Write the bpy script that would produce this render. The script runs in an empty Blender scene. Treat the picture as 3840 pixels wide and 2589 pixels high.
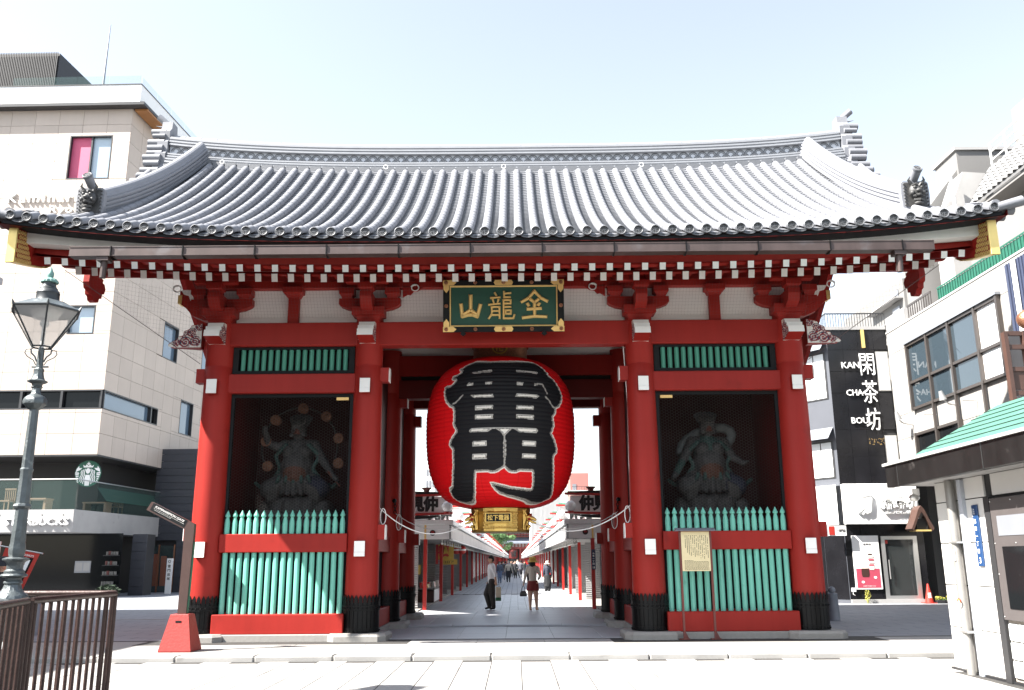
import bpy, bmesh, math, random
import numpy as np
from mathutils import Matrix, Vector
R_ = math.radians
PI = math.pi
rnd = random.Random(7)
SC = bpy.context.scene
COL = SC.collection

# ---------------------------------------------------------------- camera
cam = bpy.data.cameras.new('camera'); cam_o = bpy.data.objects.new('camera', cam); COL.objects.link(cam_o)
cam.sensor_width = 36.0; cam.lens = 31.17; cam.clip_start = 0.1; cam.clip_end = 3000
def cam_matrix(loc, pitch, yaw, roll):
    f = Vector((math.sin(yaw)*math.cos(pitch), math.cos(yaw)*math.cos(pitch), math.sin(pitch)))
    r = Vector((math.cos(yaw), -math.sin(yaw), 0)); u = r.cross(f)
    c, s = math.cos(roll), math.sin(roll)
    r2 = c*r+s*u; u2 = -s*r+c*u
    m = Matrix(((r2.x, u2.x, -f.x, loc[0]), (r2.y, u2.y, -f.y, loc[1]), (r2.z, u2.z, -f.z, loc[2]), (0, 0, 0, 1)))
    return m
cam_o.matrix_world = cam_matrix((0.203, -17.335, 1.402), 0.2387, -0.0026, -0.0070)
SC.camera = cam_o

# ---------------------------------------------------------------- sky and sun
SUN = Vector((-0.90, -0.34, 1.0)).normalized()          # towards the sun
SUN_EL = math.asin(SUN.z); SUN_AZ = math.atan2(SUN.x, SUN.y)
world = bpy.data.worlds.new('World'); SC.world = world; world.use_nodes = True
wn = world.node_tree.nodes; wl = world.node_tree.links
bg = wn['Background']; sky = wn.new('ShaderNodeTexSky'); sky.sky_type = 'NISHITA'
sky.sun_disc = False; sky.sun_elevation = SUN_EL; sky.sun_rotation = SUN_AZ
sky.air_density = 1.2; sky.dust_density = 1.0; sky.ozone_density = 1.0; sky.altitude = 0
hs = wn.new('ShaderNodeHueSaturation'); hs.inputs['Saturation'].default_value = 0.54       # thin bright haze over the whole sky
wl.new(sky.outputs[0], hs.inputs['Color']); wl.new(hs.outputs[0], bg.inputs[0]); bg.inputs[1].default_value = 0.082
sl = bpy.data.lights.new('sun', 'SUN'); sl.energy = 5.0; sl.angle = R_(0.55); sl.color = (1.0, 0.955, 0.89)
so = bpy.data.objects.new('sun', sl); COL.objects.link(so)
so.rotation_euler = (-SUN).to_track_quat('-Z', 'Y').to_euler(); so.location = SUN*60
SC.view_settings.view_transform = 'Standard'; SC.view_settings.look = 'None'
SC.view_settings.exposure = 2.1; SC.view_settings.gamma = 1.0; SC.view_settings.use_curve_mapping = False
SC.cycles.max_bounces = 6; SC.cycles.diffuse_bounces = 3; SC.cycles.glossy_bounces = 3; SC.cycles.transmission_bounces = 4
SC.cycles.transparent_max_bounces = 8; SC.cycles.use_denoising = True
SC.cycles.caustics_reflective = False; SC.cycles.caustics_refractive = False

# ---------------------------------------------------------------- materials
MATS = {}
def mat(name, col, rough=0.6, metal=0.0, var=0.0, noise=None, bump=None, spec=0.5, dirt=None, attr=None, coat=0.0, streak=None):
    """procedural principled material. var: value change per object; noise: (scale, amount); bump: (scale, strength);
    dirt: (colour, scale, coverage) blotches; attr: name of a colour attribute; streak: (scale, amount) vertical runs"""
    m = bpy.data.materials.new(name); m.use_nodes = True
    nt = m.node_tree; N = nt.nodes; L = nt.links; b = N['Principled BSDF']
    b.inputs['Roughness'].default_value = rough; b.inputs['Metallic'].default_value = metal
    b.inputs['Specular IOR Level'].default_value = spec; b.inputs['Coat Weight'].default_value = coat
    geo = N.new('ShaderNodeNewGeometry')
    if attr:
        a = N.new('ShaderNodeAttribute'); a.attribute_name = attr; c = a.outputs['Color']
    else:
        rgb = N.new('ShaderNodeRGB'); rgb.outputs[0].default_value = (*col, 1); c = rgb.outputs[0]
    def mixv(c, fac, lo, hi):
        mr = N.new('ShaderNodeMapRange'); mr.inputs['To Min'].default_value = lo; mr.inputs['To Max'].default_value = hi
        L.new(fac, mr.inputs['Value'])
        mx = N.new('ShaderNodeMix'); mx.data_type = 'RGBA'; mx.blend_type = 'MULTIPLY'; mx.inputs[0].default_value = 1
        L.new(c, mx.inputs[6]); L.new(mr.outputs[0], mx.inputs[7]); return mx.outputs[2]
    if noise:
        t = N.new('ShaderNodeTexNoise'); t.inputs['Scale'].default_value = noise[0]; t.inputs['Detail'].default_value = 4
        L.new(geo.outputs['Position'], t.inputs['Vector']); c = mixv(c, t.outputs[0], 1-noise[1]*1.6, 1+noise[1]*1.6)
    if streak:
        mp = N.new('ShaderNodeMapping'); mp.inputs['Scale'].default_value = (streak[0], streak[0], streak[0]*0.06)
        L.new(geo.outputs['Position'], mp.inputs['Vector'])
        t = N.new('ShaderNodeTexNoise'); t.inputs['Scale'].default_value = 1; t.inputs['Detail'].default_value = 3
        L.new(mp.outputs[0], t.inputs['Vector']); c = mixv(c, t.outputs[0], 1-streak[1]*1.6, 1+streak[1]*1.6)
    if var:
        oi = N.new('ShaderNodeObjectInfo'); c = mixv(c, oi.outputs['Random'], 1-var, 1+var)
    if dirt:
        t = N.new('ShaderNodeTexNoise'); t.inputs['Scale'].default_value = dirt[1]; t.inputs['Detail'].default_value = 6
        L.new(geo.outputs['Position'], t.inputs['Vector'])
        r = N.new('ShaderNodeValToRGB'); r.color_ramp.elements[0].position = 1-dirt[2]; r.color_ramp.elements[1].position = min(1.0, 1-dirt[2]+0.12)
        L.new(t.outputs[0], r.inputs[0])
        mx = N.new('ShaderNodeMix'); mx.data_type = 'RGBA'; L.new(r.outputs[0], mx.inputs[0]); L.new(c, mx.inputs[6])
        mx.inputs[7].default_value = (*dirt[0], 1); c = mx.outputs[2]
    L.new(c, b.inputs['Base Color'])
    if bump:
        t = N.new('ShaderNodeTexNoise'); t.inputs['Scale'].default_value = bump[0]; t.inputs['Detail'].default_value = 5
        L.new(geo.outputs['Position'], t.inputs['Vector'])
        bp = N.new('ShaderNodeBump'); bp.inputs['Strength'].default_value = bump[1]; bp.inputs['Distance'].default_value = 0.02
        L.new(t.outputs[0], bp.inputs['Height']); L.new(bp.outputs[0], b.inputs['Normal'])
        mr = N.new('ShaderNodeMapRange'); mr.inputs['To Min'].default_value = rough*0.85; mr.inputs['To Max'].default_value = min(1, rough*1.2)
        L.new(t.outputs[0], mr.inputs['Value']); L.new(mr.outputs[0], b.inputs['Roughness'])
    MATS[name] = m; return m
def glass_mat(name, col, rough=0.03, alpha=1.0, spec=0.8):
    m = mat(name, col, rough, spec=spec); b = m.node_tree.nodes['Principled BSDF']
    b.inputs['Alpha'].default_value = alpha; b.inputs['IOR'].default_value = 1.5; return m
def paving_mat(name, col, bw, bh, mortar, rot=0.0, noise=0.06, off=0.5, rough=0.75):
    """far paving: slab joints in the material only where slabs are too far to pick apart"""
    m = mat(name, col, rough, noise=(2.5, noise), bump=(60, 0.15)); nt = m.node_tree; N = nt.nodes; L = nt.links; b = N['Principled BSDF']
    src = b.inputs['Base Color'].links[0].from_socket
    geo = N.new('ShaderNodeNewGeometry'); mp = N.new('ShaderNodeMapping'); mp.inputs['Rotation'].default_value = (0, 0, rot)
    L.new(geo.outputs['Position'], mp.inputs['Vector'])
    t = N.new('ShaderNodeTexBrick'); t.inputs['Scale'].default_value = 1; t.inputs['Brick Width'].default_value = bw; t.inputs['Row Height'].default_value = bh
    t.inputs['Mortar Size'].default_value = mortar; t.offset = off
    t.inputs['Color1'].default_value = (1, 1, 1, 1); t.inputs['Color2'].default_value = (0.9, 0.9, 0.9, 1); t.inputs['Mortar'].default_value = (0.42, 0.42, 0.42, 1)
    L.new(mp.outputs[0], t.inputs['Vector'])
    mx = N.new('ShaderNodeMix'); mx.data_type = 'RGBA'; mx.blend_type = 'MULTIPLY'; mx.inputs[0].default_value = 1
    L.new(src, mx.inputs[6]); L.new(t.outputs['Color'], mx.inputs[7]); L.new(mx.outputs[2], b.inputs['Base Color']); return m
M = MATS
mat('red', (0.285, 0.0195, 0.0145), 0.5, spec=0.2, dirt=((0.225, 0.0165, 0.0125), 1.9, 0.36), noise=(0.9, 0.11), streak=(8, 0.08), bump=(35, 0.06))
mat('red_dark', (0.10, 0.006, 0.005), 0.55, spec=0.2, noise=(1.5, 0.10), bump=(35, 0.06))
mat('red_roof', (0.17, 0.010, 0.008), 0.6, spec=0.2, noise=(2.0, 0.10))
mat('plaster', (0.88, 0.86, 0.835), 0.9, noise=(1.2, 0.05))
mat('white_paint', (0.86, 0.85, 0.82), 0.6, noise=(6, 0.04))
mat('black_metal', (0.0035, 0.0035, 0.004), 0.45, spec=0.2, noise=(20, 0.2), bump=(40, 0.15))
mat('black_paint', (0.008, 0.009, 0.010), 0.6, spec=0.2, noise=(8, 0.2))
mat('green', (0.15, 0.46, 0.365), 0.5, noise=(3, 0.06), streak=(9, 0.08), var=0.07, dirt=((0.12, 0.36, 0.285), 3.5, 0.36))
mat('green_slat', (0.06, 0.26, 0.185), 0.55, noise=(3, 0.06), var=0.04)
mat('tile', (0.195, 0.20, 0.218), 0.60, metal=0.0, noise=(5, 0.10), var=0.11, dirt=((0.14, 0.144, 0.152), 2.6, 0.34), bump=(30, 0.12), spec=0.35)
mat('tile_ridge', (0.27, 0.28, 0.30), 0.5, noise=(5, 0.08), bump=(30, 0.12))
mat('ridge_plaster', (0.52, 0.54, 0.58), 0.8, noise=(3, 0.05))
mat('tile_dark', (0.125, 0.13, 0.142), 0.5, noise=(4, 0.14), bump=(30, 0.15), var=0.06)
mat('tile_face', (0.05, 0.049, 0.048), 0.5, noise=(40, 0.3), bump=(60, 0.3))
mat('granite', (0.28, 0.268, 0.25), 0.75, noise=(14, 0.09), bump=(90, 0.15), var=0.07, dirt=((0.22, 0.205, 0.185), 3.2, 0.36))
mat('granite_slab', (0.30, 0.292, 0.28), 0.62, noise=(22, 0.06), bump=(80, 0.12), var=0.055, dirt=((0.215, 0.205, 0.192), 2.1, 0.40))
mat('floor_stone', (0.37, 0.378, 0.395), 0.42, noise=(16, 0.08), bump=(60, 0.10), var=0.06, dirt=((0.29, 0.295, 0.305), 1.5, 0.36))
mat('joint', (0.035, 0.033, 0.031), 0.9, noise=(9, 0.15))
mat('gold', (0.66, 0.44, 0.13), 0.36, metal=0.9, noise=(9, 0.14), bump=(45, 0.35))
mat('gilt', (0.80, 0.60, 0.22), 0.38, metal=0.55, noise=(5, 0.10))
mat('gold_paint', (0.82, 0.55, 0.20), 0.5, metal=0.25, noise=(9, 0.1))
mat('copper', (0.078, 0.056, 0.052), 0.5, metal=0.35, noise=(2.5, 0.25), streak=(5, 0.2), dirt=((0.115, 0.10, 0.10), 2.0, 0.42))
mat('bronze', (0.42, 0.20, 0.12), 0.4, metal=0.8, noise=(30, 0.3), bump=(50, 0.4))
mat('rope', (0.82, 0.81, 0.79), 0.85, noise=(60, 0.1))
mat('net_wire', (0.10, 0.09, 0.085), 0.5, metal=0.4)
mat('bird_net', (0.10, 0.075, 0.075), 0.8)
mat('plaque_green', (0.010, 0.065, 0.042), 0.6, noise=(7, 0.12), dirt=((0.02, 0.085, 0.058), 5, 0.3))
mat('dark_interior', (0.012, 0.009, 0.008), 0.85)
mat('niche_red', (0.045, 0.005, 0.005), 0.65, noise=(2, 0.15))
mat('statue', (0.16, 0.155, 0.15), 0.75, attr='paint', noise=(7, 0.34), bump=(16, 1.0))
mat('figure', (1, 1, 1), 0.8, attr='paint', noise=(14, 0.05), bump=(80, 0.1))
mat('lantern_paper', (1, 1, 1), 0.6, spec=0.15, attr='paint', noise=(1.5, 0.05), bump=(30, 0.08))
mat('carved', (1, 1, 1), 0.7, attr='paint')

# ---------------------------------------------------------------- objects
def link(o, parent=None):
    COL.objects.link(o)
    if parent is not None:
        o.parent = parent
        o.matrix_parent_inverse = Matrix.Translation(-Vector(parent.location)) if parent.type == 'EMPTY' else Matrix.Identity(4)
    return o
def tag(o, label, cat=None, group=None, kind=None):
    if label: o['label'] = label
    if cat: o['category'] = cat
    if group: o['group'] = group
    if kind: o['kind'] = kind
    return o
def thing(name, label, cat, loc=(0, 0, 0), group=None):
    o = bpy.data.objects.new(name, None); o.location = loc; o.empty_display_size = 0.2; link(o); return tag(o, label, cat, group)
def place(name, mesh, parent=None, m=None):
    """one more object on shared mesh data; m is a world matrix"""
    o = bpy.data.objects.new(name, mesh)
    link(o, parent)
    if m is not None: o.matrix_basis = m
    return o
def T(x, y, z): return Matrix.Translation((x, y, z))
def frame(o, x, y, z):
    """matrix from origin and three axis vectors"""
    return Matrix(((x[0], y[0], z[0], o[0]), (x[1], y[1], z[1], o[1]), (x[2], y[2], z[2], o[2]), (0, 0, 0, 1)))

TMP = bpy.data.scenes.new('scratch')      # small scratch scene: shapes are evaluated there, then it is removed
def evaluated(o):
    TMP.collection.objects.link(o); vl = TMP.view_layers[0]; vl.update()
    return bpy.data.meshes.new_from_object(o.evaluated_get(vl.depsgraph))
class MB:
    """mesh collector: boxes, tubes, lathes, prisms -> one mesh"""
    def __init__(s): s.v = []; s.f = []; s.m = []; s.cur = 0
    def add(s, vs, fs):
        k = len(s.v); s.v.extend([tuple(p) for p in vs]); s.f.extend([tuple(i+k for i in f) for f in fs]); s.m.extend([s.cur]*len(fs)); return s
    def box(s, x0, x1, y0, y1, z0, z1, bev=0.0):
        if bev <= 0:
            s.add([(x0, y0, z0), (x1, y0, z0), (x1, y1, z0), (x0, y1, z0), (x0, y0, z1), (x1, y0, z1), (x1, y1, z1), (x0, y1, z1)],
                  [(3, 2, 1, 0), (4, 5, 6, 7), (0, 1, 5, 4), (1, 2, 6, 5), (2, 3, 7, 6), (3, 0, 4, 7)])
        else:
            b = bev; n = []
            for z, i in ((z0, b), (z0+b, 0), (z1-b, 0), (z1, b)):
                n.append([(x0+i+ (b if i == 0 else 0), y0+i, z), (x1-i-(b if i == 0 else 0), y0+i, z), (x1-i, y0+i+(b if i == 0 else 0), z), (x1-i, y1-i-(b if i == 0 else 0), z),
                          (x1-i-(b if i == 0 else 0), y1-i, z), (x0+i+(b if i == 0 else 0), y1-i, z), (x0+i, y1-i-(b if i == 0 else 0), z), (x0+i, y0+i+(b if i == 0 else 0), z)])
            vs = [p for r in n for p in r]; fs = []
            for r in range(3):
                for i in range(8): j = (i+1) % 8; fs.append((r*8+i, r*8+j, r*8+8+j, r*8+8+i))
            fs.append(tuple(range(7, -1, -1))); fs.append(tuple(range(24, 32))); s.add(vs, fs)
        return s
    def mbox(s, m, sx, sy, sz):
        """box centred on matrix m"""
        x, y, z = sx/2, sy/2, sz/2
        vs = [m @ Vector(p) for p in ((-x, -y, -z), (x, -y, -z), (x, y, -z), (-x, y, -z), (-x, -y, z), (x, -y, z), (x, y, z), (-x, y, z))]
        return s.add(vs, [(3, 2, 1, 0), (4, 5, 6, 7), (0, 1, 5, 4), (1, 2, 6, 5), (2, 3, 7, 6), (3, 0, 4, 7)])
    def cone(s, p0, p1, r0, r1=None, n=12, caps=True):
        r1 = r0 if r1 is None else r1; p0 = Vector(p0); p1 = Vector(p1); d = (p1-p0)
        if d.length < 1e-9: return s
        d.normalize(); a = d.orthogonal().normalized(); b = d.cross(a)
        vs = []
        for p, r in ((p0, r0), (p1, r1)):
            for i in range(n): t = 2*PI*i/n; vs.append(p+a*math.cos(t)*r+b*math.sin(t)*r)
        fs = [(i, (i+1) % n, n+(i+1) % n, n+i) for i in range(n)]
        if caps: fs += [tuple(range(n-1, -1, -1)), tuple(range(n, 2*n))]
        return s.add(vs, fs)
    def lathe(s, prof, c=(0, 0, 0), n=24, cap=True, a0=0.0, lobes=None):
        """prof: [(r, z)] bottom to top round the vertical through c; lobes=(count, depth)"""
        vs = []
        for r, z in prof:
            for i in range(n):
                t = a0+2*PI*i/n; q = r*(1+(lobes[1]*math.cos(lobes[0]*t) if lobes else 0))
                vs.append((c[0]+q*math.cos(t), c[1]+q*math.sin(t), c[2]+z))
        fs = []
        for k in range(len(prof)-1):
            for i in range(n): j = (i+1) % n; fs.append((k*n+i, k*n+j, k*n+n+j, k*n+n+i))
        if cap: fs += [tuple(range(n-1, -1, -1)), tuple(range((len(prof)-1)*n, len(prof)*n))]
        return s.add(vs, fs)
    def tube(s, pts, r, n=8, caps=True, closed=False):
        pts = [Vector(p) for p in pts]; N = len(pts); rr = r if isinstance(r, (list, tuple)) else [r]*N
        vs = []; a = None
        for i, p in enumerate(pts):
            d = (pts[(i+1) % N]-pts[i-1]) if (closed or 0 < i < N-1) else (pts[1]-pts[0] if i == 0 else pts[-1]-pts[-2])
            d.normalize()
            a = d.orthogonal().normalized() if a is None else (a-d*a.dot(d)).normalized()
            b = d.cross(a)
            for k in range(n): t = 2*PI*k/n; vs.append(p+a*math.cos(t)*rr[i]+b*math.sin(t)*rr[i])
        fs = []
        for i in range(N if closed else N-1):
            for k in range(n): l = (k+1) % n; j = (i+1) % N; fs.append((i*n+k, i*n+l, j*n+l, j*n+k))
        if caps and not closed: fs += [tuple(range(n-1, -1, -1)), tuple(range((N-1)*n, N*n))]
        return s.add(vs, fs)
    def prism(s, poly, o, ax, ay, an, d):
        """2-D outline poly in the plane (o; ax, ay), pushed by d along an"""
        o, ax, ay, an = Vector(o), Vector(ax), Vector(ay), Vector(an); n = len(poly)
        a = [o+ax*u+ay*w for u, w in poly]; b = [p+an*d for p in a]
        return s.add(a+b, [tuple(range(n-1, -1, -1)), tuple(range(n, 2*n))]+[(i, (i+1) % n, n+(i+1) % n, n+i) for i in range(n)])
    def sweep(s, sect, pts, closed_sect=True, caps=True):
        """sect(i) -> list of world points for station i"""
        n = len(sect(0)); vs = []; N = pts
        for i in range(N): vs.extend(sect(i))
        fs = []
        for i in range(N-1):
            for k in range(n if closed_sect else n-1): l = (k+1) % n; fs.append((i*n+k, i*n+l, (i+1)*n+l, (i+1)*n+k))
        if caps and closed_sect: fs += [tuple(range(n-1, -1, -1)), tuple(range((N-1)*n, N*n))]
        return s.add(vs, fs)
    def ball(s, c, r, n=12, k=8, sc=(1, 1, 1)):
        vs = [(c[0], c[1], c[2]-r*sc[2])]
        for i in range(1, k):
            t = PI*i/k
            for j in range(n): a = 2*PI*j/n; vs.append((c[0]+r*sc[0]*math.sin(t)*math.cos(a), c[1]+r*sc[1]*math.sin(t)*math.sin(a), c[2]-r*sc[2]*math.cos(t)))
        vs.append((c[0], c[1], c[2]+r*sc[2])); fs = []
        for j in range(n): fs.append((0, 1+(j+1) % n, 1+j))
        for i in range(k-2):
            for j in range(n): l = (j+1) % n; fs.append((1+i*n+j, 1+i*n+l, 1+(i+1)*n+l, 1+(i+1)*n+j))
        e = len(vs)-1
        for j in range(n): fs.append((e, 1+(k-2)*n+j, 1+(k-2)*n+(j+1) % n))
        return s.add(vs, fs)
    def mesh(s, name, mats, smooth=False, fix=False):
        me = bpy.data.meshes.new(name); me.from_pydata(s.v, [], s.f)
        mats = mats if isinstance(mats, (list, tuple)) else [mats]
        for q in mats: me.materials.append(M[q] if isinstance(q, str) else q)
        if len(mats) > 1: me.polygons.foreach_set('material_index', s.m)
        if fix:
            b = bmesh.new(); b.from_mesh(me); bmesh.ops.recalc_face_normals(b, faces=b.faces); b.to_mesh(me); b.free()
        if smooth:
            me.polygons.foreach_set('use_smooth', [True]*len(me.polygons))
            if smooth is not True: me.set_sharp_from_angle(angle=R_(smooth))
        me.update(); return me
    def build(s, name, mats, parent=None, smooth=False, fix=False, label=None, kind=None):
        o = bpy.data.objects.new(name, s.mesh(name, mats, smooth, fix)); link(o, parent)
        if label: o['label'] = label
        if kind: o['kind'] = kind
        return o
def text_mesh(body, size=1.0, extrude=0.01, bold=0.0, res=2, shear=0.0, spacing=1.0, align='CENTER'):
    c = bpy.data.curves.new('lettering', 'FONT'); c.body = body; c.size = size; c.extrude = extrude; c.offset = bold; c.resolution_u = res
    c.align_x = align; c.align_y = 'CENTER'; c.shear = shear; c.space_character = spacing
    o = bpy.data.objects.new('lettering', c)
    me = evaluated(o)
    bpy.data.objects.remove(o); bpy.data.curves.remove(c); return me
def text(name, body, o, ax, ay, size, material, parent, extrude=0.01, bold=0.0, fit=None, **k):
    """raised letters centred at o, reading along ax, upright along ay; fit=(w, h) stretches them to that size"""
    me = text_mesh(body, size, extrude/ size if fit is None else extrude, bold, **k) if fit is None else text_mesh(body, 1.0, 0.01, bold, **k)
    me.name = name; me.materials.clear(); me.materials.append(M[material])
    ax = Vector(ax).normalized(); ay = Vector(ay).normalized(); an = ax.cross(ay)
    sx = sy = 1.0
    co = np.empty(len(me.vertices)*3); me.vertices.foreach_get('co', co); co = co.reshape(-1, 3)
    if fit is not None and len(co):
        lo = co.min(0); hi = co.max(0); ce = (lo+hi)/2; co -= ce
        co[:, 0] *= fit[0]/max(1e-6, hi[0]-lo[0]); co[:, 1] *= fit[1]/max(1e-6, hi[1]-lo[1]); co[:, 2] = np.sign(co[:, 2])*extrude
    w = np.array(o)+co[:, :1]*np.array(ax)+co[:, 1:2]*np.array(ay)+co[:, 2:]*np.array(an)
    me.vertices.foreach_set('co', w.ravel()); me.update()
    ob = bpy.data.objects.new(name, me); link(ob, parent); return ob
def paint(me, cols):
    a = me.color_attributes.new('paint', 'FLOAT_COLOR', 'POINT'); c = np.ones((len(me.vertices), 4)); c[:, :3] = cols
    a.data.foreach_set('color', c.ravel())
def blob(name, prims, voxel, parent, m, material, smooth=2):
    """one continuous body grown round tapered capsules. prims: (p0, p1, r0, r1, colour[, squash])"""
    b = MB()
    for q in prims:
        p0, p1, r0, r1 = Vector(q[0]), Vector(q[1]), q[2], q[3]
        b.ball(p0, r0, 12, 8); b.ball(p1, r1, 12, 8)
        if (p1-p0).length > 1e-4: b.cone(p0, p1, r0, r1, 12)
    me0 = b.mesh(name, 'figure'); o = bpy.data.objects.new(name, me0)
    md = o.modifiers.new('r', 'REMESH'); md.mode = 'VOXEL'; md.voxel_size = voxel
    if smooth: sm = o.modifiers.new('s', 'SMOOTH'); sm.factor = 0.5; sm.iterations = smooth
    me = evaluated(o)
    bpy.data.objects.remove(o); bpy.data.meshes.remove(me0)
    co = np.empty(len(me.vertices)*3); me.vertices.foreach_get('co', co); co = co.reshape(-1, 3)
    best = np.full(len(co), 1e9); cl = np.zeros((len(co), 3))
    for q in prims:
        p0 = np.array(q[0], float); p1 = np.array(q[1], float); d = p1-p0; l2 = max(d@d, 1e-9)
        t = np.clip((co-p0)@d/l2, 0, 1); ds = np.linalg.norm(co-p0-t[:, None]*d, axis=1)-(q[2]+(q[3]-q[2])*t)
        k = ds < best; best[k] = ds[k]; cl[k] = q[4]
    me.name = name; me.materials.clear(); me.materials.append(M[material]); paint(me, cl)
    me.polygons.foreach_set('use_smooth', [True]*len(me.polygons))
    mm = np.array(m); co = co@mm[:3, :3].T+mm[:3, 3]; me.vertices.foreach_set('co', co.ravel()); me.update()
    o = bpy.data.objects.new(name, me); link(o, parent); return o

# ================================================================ ground
paving_mat('plaza_paving', (0.27, 0.28, 0.30), 0.9, 0.45, 0.012)
paving_mat('far_street', (0.38, 0.388, 0.405), 0.9, 0.262, 0.012, rot=PI/2)
mat('asphalt', (0.07, 0.07, 0.073), 0.9, noise=(3, 0.1), bump=(60, 0.2))
g = MB(); g.add([(-1500, -400, -0.125), (1500, -400, -0.125), (1500, 2500, -0.125), (-1500, 2500, -0.125)], [(0, 1, 2, 3)])
tag(g.build('ground', 'asphalt'), 'wide dark ground round the gate', None, None, 'structure')
# lower pavement in front of the kerb, slab by slab
base = MB().box(-14, 14, -16, -2.95, -0.3, -0.0845)
lower = tag(base.build('lower_pavement', 'joint'), 'pale slab pavement in front of the gate kerb', None, None, 'structure')
SW, SL = 0.443, 0.886
slab = MB().box(-SW/2+0.006, SW/2-0.006, -SL/2+0.005, SL/2-0.005, -0.05, 0.0, 0.002).mesh('paving_slab', 'granite_slab')
for i in range(-17, 18):
    for j in range(6):
        if i >= 14 and j > 1: continue
        off = SL/2 if i % 2 else 0
        y = -2.97-SL/2-j*SL-off*0.5
        if y-SL/2 < -8.4: continue
        place('paving_slab', slab, lower, T(i*SW+0.05, y, -0.08+rnd.uniform(-.0012, .0012)))
# kerb and podium
pod = MB().box(-40, 40, -2.63, 9.2, -0.3, -0.006)
podium = tag(pod.build('gate_forecourt', 'joint'), 'low stone forecourt that the gate stands on', None, None, 'structure')
kerb = MB().box(-0.604, 0.604, -0.16, 0.16, -0.16, 0.0, 0.02).mesh('kerb_stone', 'granite_slab')
for i in range(-8, 8):
    place('kerb_stone', kerb, podium, T(i*1.218+0.42, -2.79, 0.001+rnd.uniform(-.002, .002)))
ps = MB().box(-0.605, 0.605, -0.402, 0.402, -0.05, 0.0, 0.003).mesh('forecourt_slab', 'granite_slab')
for j in range(3):
    for i in range(-9, 10):
        x = i*1.214+(0.607 if j % 2 else 0.1)
        if j == 2 and (2.0 < abs(x) < 6.3): continue
        place('forecourt_slab', ps, podium, T(x, -2.22+j*0.808, -0.001+rnd.uniform(-.0012, .0012)))
fs = MB().box(-0.452, 0.452, -0.61, 0.61, -0.05, 0.0, 0.003).mesh('floor_slab', 'floor_stone')
for j in range(8):
    for i in range(-3, 3):
        y = -0.0+j*1.226+0.61-0.0
        if j == 0: y = 0.61
        if y < 3.0 or y > 3.3: pass
        place('floor_slab', fs, podium, T((i+0.5)*0.908, y, -0.001+rnd.uniform(-.001, .001)))
th = MB()
for k in range(4): th.sweep(lambda i: [(-2.4+k*1.2+(0.004 if i == 0 else 1.196), 3.25+u, w) for u, w in ((-.26, 0.003), (-.2, .03), (-.1, .042), (.1, .042), (.26, .004))], 2)
th.build('threshold', 'floor_stone', podium, fix=True)
# side plazas on the podium level
for nm, x0, x1, y0, y1, lb in (('plaza', -40, -9.3, -2.64, 9.2, 'grey slab plaza left of the gate'), ('plaza', 9.3, 40, -2.64, 9.2, 'grey slab plaza right of the gate'),
                               ('plaza', -60, -7.2, 9.2, 60, 'shaded slab plaza before the tiled hotel'), ('plaza', 7.2, 60, 9.2, 60, 'slab plaza before the dark tea house')):
    tag(MB().box(x0, x1, y0, y1, -0.2, -0.002).build(nm, 'plaza_paving'), lb, None, None, 'structure')
for sx in (-1, 1):
    MB().box(min(sx*5.0, sx*9.3), max(sx*5.0, sx*9.3), 0.0, 9.2, -0.02, -0.003).build('side_paving', 'plaza_paving', podium)
    MB().box(min(sx*2.73, sx*5.0), max(sx*2.73, sx*5.0), 6.4, 9.2, -0.02, -0.003).build('side_paving', 'plaza_paving', podium)
# shopping street
st = tag(MB().box(-7.2, 7.2, 9.2, 420, -0.3, -0.007).build('shopping_street', 'joint'), 'slab paved shopping street running away behind the gate', None, None, 'structure')
ss = MB().box(-0.128, 0.128, -0.45, 0.45, -0.03, 0.0, 0.002).mesh('street_slab', 'floor_stone')
for i in range(-10, 10):
    for j in range(14):
        place('street_slab', ss, st, T((i+0.5)*0.262, 9.66+j*0.91+(0.3 if i % 2 else 0.0), -0.002+rnd.uniform(-.0008, .0008)))
MB().box(-2.62, 2.62, 22.75, 420, -0.02, -0.002).build('far_paving', 'far_street', st)
for sx in (-1, 1):
    MB().box(min(sx*2.63, sx*7.2), max(sx*2.63, sx*7.2), 9.21, 420, -0.02, 0.03).build('shop_step', 'granite', st)
MB().box(-14.5, -7.3, 6.3, 6.44, -0.01, 0.003).build('drain_strip', 'granite', podium)

# ================================================================ the great gate
A_, B_ = 5.70, 2.71
ROWS = (0.0, 3.05, 6.10)
gate = thing('temple_gate', 'great vermilion two-sided temple gate with a grey tiled roof', 'gate', (0, 3.05, 0))
def lift(x): return 0.39*(min(abs(x), 9.2)/8.63)**3.3
# --- pillars, base stones, iron sheaths
pil = MB().lathe([(0.315, 0.0), (0.312, 0.8), (0.305, 1.8), (0.292, 3.2), (0.280, 4.6), (0.277, 5.05), (0.274, 5.055), (0.274, 5.075), (0.277, 5.08), (0.270, 6.08)], n=40).mesh('pillar', 'red', smooth=40)
stone = MB().sweep(lambda i: [(x*s, y*s, z) for x, y in ((-.535, -.40), (-.40, -.535), (.40, -.535), (.535, -.40), (.535, .40), (.40, .535), (-.40, .535), (-.535, .40)) for s, z in ((((1.0, -0.02), (1.0, 0.085), (0.93, 0.13))[i]),)], 3).mesh('base_stone', 'granite', fix=True)
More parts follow.
